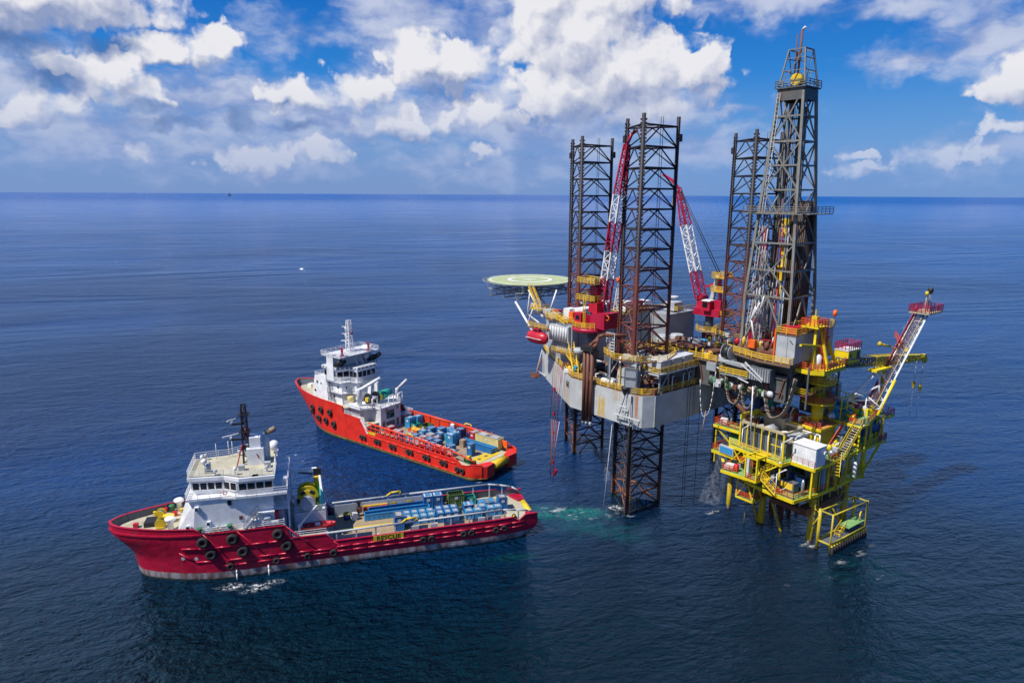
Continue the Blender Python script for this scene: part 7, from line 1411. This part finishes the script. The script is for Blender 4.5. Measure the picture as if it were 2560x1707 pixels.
def cabins():
    def bxh(label, c, d, z0, z1, m, roof, extra=None):
        p = PW(*c); t = thing('equipment_cabin', label, 'cabin', (p[0], p[1], z0), PA, 'white cabins on the yellow platform'); dx, dy = d; h = z1-z0
        w = MB().box(-dx/2, dx/2, -dy/2, dy/2, 0, h).build('wall', m, t)
        sm = MB().box(-0.02, 0.02, -dy/2-0.03, -dy/2, 0.05, h-.05).me('wall_rib', m)
        for i in range(int(dx/0.5)): link('wall_rib', sm, t, (-dx/2+.25+i*.5, 0, 0))
        sm = MB().box(-dx/2-.03, -dx/2, -0.02, 0.02, 0.05, h-.05).me('wall_rib', m)
        for i in range(int(dy/0.6)): link('wall_rib', sm, t, (0, -dy/2+.3+i*.6, 0))
        MB().box(-dx/2-.12, dx/2+.12, -dy/2-.12, dy/2+.12, h, h+.16).build('roof', roof, t); return t, w
    t, w = bxh('square white box cabin with flat white roof at the near corner of the yellow platform', (-1.45, 0.75), (3.2, 4.2), 15.1, 18.5, 'white', 'railwhite'); MB().bx((0.8, -2.3, 2.4), (0.6, 0.4, 0.4)).build('vent', 'railwhite', w)
    t, w = bxh('long cream-sided cabin with open white top behind the square white cabin', (1.0, 4.6), (4.2, 2.0), 15.1, 18.4, 'tan2', 'railwhite')
    MB().box(-1.6, 1.4, -0.2, 0.75, 3.46, 3.62).build('roof_hatch', 'lgrey', t); MB().box(-2.2, 2.2, -1.1, -0.95, 3.46, 3.8).box(-2.2, 2.2, .95, 1.1, 3.46, 3.8).build('parapet', 'railwhite', t)
    t, w = bxh('grey-white cabin standing behind the yellow crane pedestal', (13.6, 6.4), (3.2, 2.6), 22.4, 25.6, 'lgrey', 'white2')
    p = PW(17.6, 3.2); t = thing('red_vessel', 'round red vessel at the foot of the white flare boom', 'vessel', (p[0], p[1], 20.4), PA); MB().lathe((0, 0, 1.2), [(0.3, -1.5), (1.1, -1.1), (1.1, 1.1), (0.3, 1.5)], 16, 'X').build('shell', 'red', t); MB().box(-1, 1, -.7, .7, 0, .3).build('cradle', 'ylw2', t)
def platform_crane():
    p = PW(5.6, 4.0); t = thing('platform_crane', 'yellow pedestal crane on the production platform with its lattice boom lying level', 'crane', (p[0], p[1], 0), PA)
    MB().cyl((0, 0, 20), (0, 0, 23.4), 1.0, n=20).cyl((0, 0, 23.4), (0, 0, 24.0), 1.0, 1.8, n=20).build('pedestal', 'ylw2', t); MB().cyl((0, 0, 24), (0, 0, 30.2), 0.95, n=20).build('pedestal', 'ylw3', t)
    for z, r, m_ in ((24.0, 2.9, 'railred'), (27.6, 2.6, 'railyel')):
        MB().lathe((0, 0, z), [(r, 0), (r, 0.25)], 8).build('ring_platform', 'ylw2', t); MB().rail([(r*cos(2*pi*i/8), r*sin(2*pi*i/8), z+.25) for i in range(8)], 1.15, 1.2, .055, close=True).build('railing', m_, t)
    ck = [(-6.2, -1.5), (-4.8, -3.2), (2.4, -3.0), (4.0, -2.0), (8.8, -2.2), (8.8, 1.2), (3.8, 1.8), (2.4, 3.2), (-4.6, 3.2), (-6.2, 1.6)]
    MB().prism(ck, 30.2, 30.9).build('slew_deck', 'ylw2', t); MB().rail([(x*.98, y*.98, 30.9) for x, y in ck[:4]], 1.2, 1, .06).rail([(x*.98, y*.98, 30.9) for x, y in ck[6:]], 1.2, 1, .06).rail([(-6.1, 1.5, 30.9), (-6.1, -1.5, 30.9)], 1.2, 1, .06).build('railing', 'railred', t)
    cb = MB().bx((6.4, -1.0, 31.9), (4.2, 2.6, 2.3)).build('cab', 'ylw2', t); MB().bx((8.52, -1.0, 32.0), (0.06, 1.9, 1.3)).bx((7.7, -2.32, 32.1), (1.0, 0.06, 1.3)).bx((5.2, -2.32, 32.2), (0.6, 0.06, 0.6)).build('pane', 'glass', cb); MB().box(4.2, 8.6, -2.35, .35, 33.05, 33.15).build('roof', 'railwhite', cb)
    MB().rail([(4.3, -2.3, 33.15), (8.5, -2.3, 33.15), (8.5, .3, 33.15), (4.3, .3, 33.15)], 1.3, .7, .05, close=True).build('railing', 'mag', cb)
    MB().lathe((-3.6, -1.2, 30.9), [(0.55, 0), (0.55, 2.2), (.2, 2.5)], 12).build('hydraulic_tank', 'railwhite', t); MB().bx((-1.4, 1.2, 32.0), (2.2, 1.8, 2.2)).build('engine_house', 'ylw3', t)
    for p_, q_ in (((-5.2, -1.2, 30.9), (-4.0, -0.6, 38.6)), ((-2.8, -3.0, 29.6), (-3.2, -.8, 38.6)), ((2.0, -1.4, 31), (-2.6, -.5, 38.6)), ((2.0, 1.6, 31), (-2.8, .9, 38.6)), ((-4.6, 2, 31), (-3.8, .9, 38.6))): MB().beam(p_, q_, 0.4, 0.4).build('gantry_leg', 'ylw2', t)
    MB().box(-5.2, -2.2, -1.6, 1.6, 38.0, 38.3).build('gantry_platform', 'ylw2', t); MB().rail([(-5.2, -1.6, 38.3), (-2.2, -1.6, 38.3), (-2.2, 1.6, 38.3), (-5.2, 1.6, 38.3)], 1.2, .9, .06, close=True).build('railing', 'railred', t)
    MB().prism([(-4.0, -.5), (-3.2, -.5), (-3.2, .5), (-4.0, .5)], 38.3, 39.9).beam((-3.6, 0, 39.8), (-3.6, 0, 41.0), .16).build('gantry_head', 'yellow', t)
    MB().beam((-8.8, -0.8, 35.6), (-1.6, -1.0, 34.6), 0.4, 0.35).beam((-7.8, .8, 34.6), (0, 1.2, 33.8), 0.3).beam((-1.6, 1, 36.2), (4.4, 1.6, 36.6), 0.18).build('gantry_arm', 'ylw2', t)
    ld = MB().truss((-2.5, -1.5, 30.9), (-2.9, -1.3, 38.2), 0.9, 0.9, 12, 0.05, 0.04).build('caged_ladder', 'railred', t)
    MB().truss((-0.2, 0.6, 30.9), (-0.2, .6, 35.4), 0.9, 0.9, 6, 0.06, 0.04).build('caged_ladder', 'orange', t)
    for a, b, m_, w in ((0, .34, 'dgrey', 1.5), (.34, .62, 'ylw3', 1.7), (.62, 1.0, 'ylw2', 1.5)):
        P, Q = Vector((3.4, -1.4, 31.0)), Vector((35.2, -2.0, 27.9)); MB().truss(P.lerp(Q, a), P.lerp(Q, b), w, 1.5 if a < .6 else 1.4, 8, 0.13, 0.07, w2=w if a < .6 else .8).build('boom_section', m_, t)
    MB().beam((35.0, -2, 28.2), (36.0, -2, 26.8), 0.7, 0.9).bx((27.6, -1.9, 30.2), (0.9, 0.8, 0.8)).build('boom_head', 'ylw2', t)
    MB().rail([(9, -2.4, 29.3), (33, -2.9, 27.0)], 1.0, 2.0, .04).build('boom_walkway', 'ylw3', t)
    for x, z in ((32.2, 22.4), (35.3, 21.2)): h_ = MB().bx((x, -2, z), (0.5, 0.4, 1.1)).lathe((x, -2, z+.2), [(.1, 0), (.42, .3), (.1, .6)], 10).build('hook_block', 'yellow', t); MB().cyl((x, -2, z), (x, -2, 27.8), .05, n=5).cyl((x, -2, z-.6), (x, -2, z-7), .035, n=5).build('hoist_wire', 'lgrey', h_)
    return t
def flare():
    p = PW(0, 0); t = thing('flare_boom', 'white lattice flare boom with brown walkway rising right from the yellow platform', 'flare boom', (p[0], p[1], 0), PA)
    A, Bq = Vector((18.0, 0.2, 21.5)), Vector((33.9, 0.4, 37.9))
    d = (Bq-A).normalized(); n_ = Vector((d.z, 0, -d.x))
    ch = [(A+Vector((0, -1.1, 0)), Bq+Vector((0, -1.0, 0))), (A+Vector((0, 1.5, 0)), Bq+Vector((0, 1.0, 0))), (A+n_*3.4+Vector((3.0, .2, 3.6)), Bq+n_*0.6)]
    for a, b in ch: MB().cyl(a, b, 0.17, n=10).build('chord', 'railwhite', t)
    N = 11
    for i in range(N):
        a0, a1 = ch[0][0].lerp(ch[0][1], i/N), ch[0][0].lerp(ch[0][1], (i+1)/N); b0, b1 = ch[1][0].lerp(ch[1][1], i/N), ch[1][0].lerp(ch[1][1], (i+1)/N); c0, c1 = ch[2][0].lerp(ch[2][1], i/N), ch[2][0].lerp(ch[2][1], (i+1)/N)
        for p_, q_ in ((a0, b0), (a0, c0), (b0, c0), (a0, c1), (b0, c1), (a0, b1)): MB().cyl(p_, q_, 0.075, n=6).build('brace', 'railwhite', t)
    up_ = Vector((-d.z, 0, d.x))
    wk = MB().beam(A+up_*.5+Vector((0, .2-.65, 0)), Bq+up_*.5+Vector((0, .2-.65, 0)), .1, .2).beam(A+up_*.5+Vector((0, .2+.65, 0)), Bq+up_*.5+Vector((0, .2+.65, 0)), .1, .2).build('walkway', 'tan2', t); tm = MB().bx((0, 0, 0), (.3, 1.3, .06)).me('walkway_tread', 'brown')
    for i in range(58): link('walkway_tread', tm, wk, A.lerp(Bq, (i+.5)/58)+up_*.55+Vector((0, .2, 0)))
    MB().rail([A+up_*.5+Vector((0, 1.0, 0)), Bq+up_*.5+Vector((0, 1.0, 0))], 1.2, 1.6, .05).build('railing', 'mag', t)
    MB().box(30.8, 38.4, -1.6, 2.0, 38.5, 38.75).build('tip_platform', 'tan2', t) if False else MB().box(31.9, 37.4, -1.6, 2.2, 37.9, 38.15).build('tip_platform', 'tan2', t)
    MB().rail([(31.9, -1.6, 38.15), (37.4, -1.6, 38.15), (37.4, 2.2, 38.15), (31.9, 2.2, 38.15)], 1.4, .8, .06, close=True).build('railing', 'mag', t)
    tp = MB().cyl((35.4, 0.3, 38.0), (35.6, .3, 41.6), 0.12, n=8).cyl((35.8, -.2, 38.0), (35.7, .2, 41.6), 0.1, n=8).build('flare_pipe', 'dgrey', t); MB().lathe((35.7, .3, 41.5), [(0.15, 0), (.45, .3), (.5, .9), (.3, 1.2)], 12).build('flare_tip', 'black', tp)
    MB().cyl((34.0, 0.2, 41.3), (34.0, .2, 42.1), 0.3, n=8).cyl((34.0, 0.2, 38.1), (34.0, .2, 41.3), 0.06, n=6).build('pilot_light', 'ylw2', tp)
    # triangular base frame
    ap = Vector((20.4, 1.0, 28.4)); ft = Vector((13.6, 2.8, 23.2)); jn = A.lerp(Bq, .26)
    for p_, q_, r in ((ft, ap, .3), (ap, jn, .16), (ft, jn, .2), (ft, A.lerp(Bq, .08), .16), (ap, A.lerp(Bq, .12), .18), (ft, Vector((12.0, 3.4, 20.4)), .26), (Vector((14, 4.4, 23)), Vector((19, 3.6, 23.4)), .16), (Vector((13.6, 2.8, 23.2)), Vector((18.4, 2.2, 21.4)), .18), (Vector((16.4, 0.4, 23.8)), Vector((19.8, -1.6, 20.6)), .12)): MB().cyl(p_, q_, r, n=10).build('base_frame', 'railwhite', t)
    MB().cyl(A+Vector((-.6, -1.2, -1)), A.lerp(Bq, .3)+Vector((0, -1.2, 0)), .26, n=10).build('base_strut', 'ylw2', t)
    MB().rail([(25.2, .8, 31.4), (28.0, .8, 31.4), (28, 2.4, 33.4)], 1.3, 1, .06).build('rest_railing', 'railred', t); MB().cyl((20.4, 1.4, 33.2), (23.6, 1.0, 32.4), .22, n=8).lathe((20.2, 1.4, 33.2), [(.2, -.4), (.5, 0), (.2, .5)], 8).cyl((23.6, 1.0, 32.4), (25.4, .8, 31.5), .12, n=8).build('flood_light', 'ylw3', t)
    return t
M['tan2'] = paint('beige_plate', (0.46, 0.38, 0.24), 0.6, 0.14); M['orange2'] = paint('orange_deck', (0.62, 0.20, 0.06), 0.7, 0.16); M['blue3'] = paint('pale_blue_panel', (0.20, 0.30, 0.45), 0.4, 0.05)
def far_rig():
    t = thing('distant_platform', 'tiny dark platform far off on the horizon on the left', 'platform', (-4870.0, 12000.0, 0), 0)
    MB().box(-22, 22, -20, 20, 14, 26).build('deck', 'black', t); MB().box(-6, 2, -8, 8, 26, 58).build('tower', 'black', t)
    for x in (-18, 18): MB().beam((x, 0, -2), (x, 0, 14), 6).build('leg', 'black', t)
def mist(label, top, bot, r0, r1, name='cooling_water_fall'):
    m, tt, p = mat('falling_spray'); p.inputs['Base Color'].default_value = (0.75, 0.8, 0.9, 1); p.inputs['Roughness'].default_value = 1
    co = tt.new('ShaderNodeTexCoord').outputs['Object']; n = tt.noise(tt.v('MULTIPLY', co, (1, 1, .25)), 1.6, 5, .7)
    tr = tt.new('ShaderNodeBsdfTransparent'); mx = tt.new('ShaderNodeMixShader'); lw = tt.new('ShaderNodeLayerWeight'); lw.inputs['Blend'].default_value = 0.4
    tt.put(mx.inputs[0], tt.m('MULTIPLY', tt.mr(n, .35, .85, 0, .18), tt.m('SUBTRACT', 1.0, lw.outputs['Facing']))); tt.l.new(tr.outputs[0], mx.inputs[1]); tt.l.new(p.outputs[0], mx.inputs[2])
    o = [x for x in tt.n if x.type == 'OUTPUT_MATERIAL'][0]; tt.l.new(mx.outputs[0], o.inputs['Surface'])
    o = MB().cyl(top, bot, r0, r1, n=16, cap=False).build(name, m); tag(o, label, 'spray', None, 'stuff')
heli_mat()
ship1()
ship2()
rig(); rig_leg('near lattice leg of the rig, tallest in view, left of centre crane', 8.8, -16.0, 73.6)
rig_leg('left far lattice leg of the rig beside the green helideck', -19.5, -1.1, 72.3)
rig_leg('right lattice leg of the rig just left of the derrick', 10.8, 17.1, 72.9)
lifeboat(); crane1(); crane2(); crane3(); cantilever(); derrick()
prod_platform(); cabins(); platform_crane(); flare(); far_rig()
mist('faint white water falling from the rig hull to the sea beside the yellow platform', (45.5, 133.5, 18.5), (39.3, 125.8, 0.1), 0.4, 2.6)
mist('thin white water trail falling left of the near rig leg', (22.0, 140, 18.5), (20.5, 137, 0.1), 0.25, 0.9)
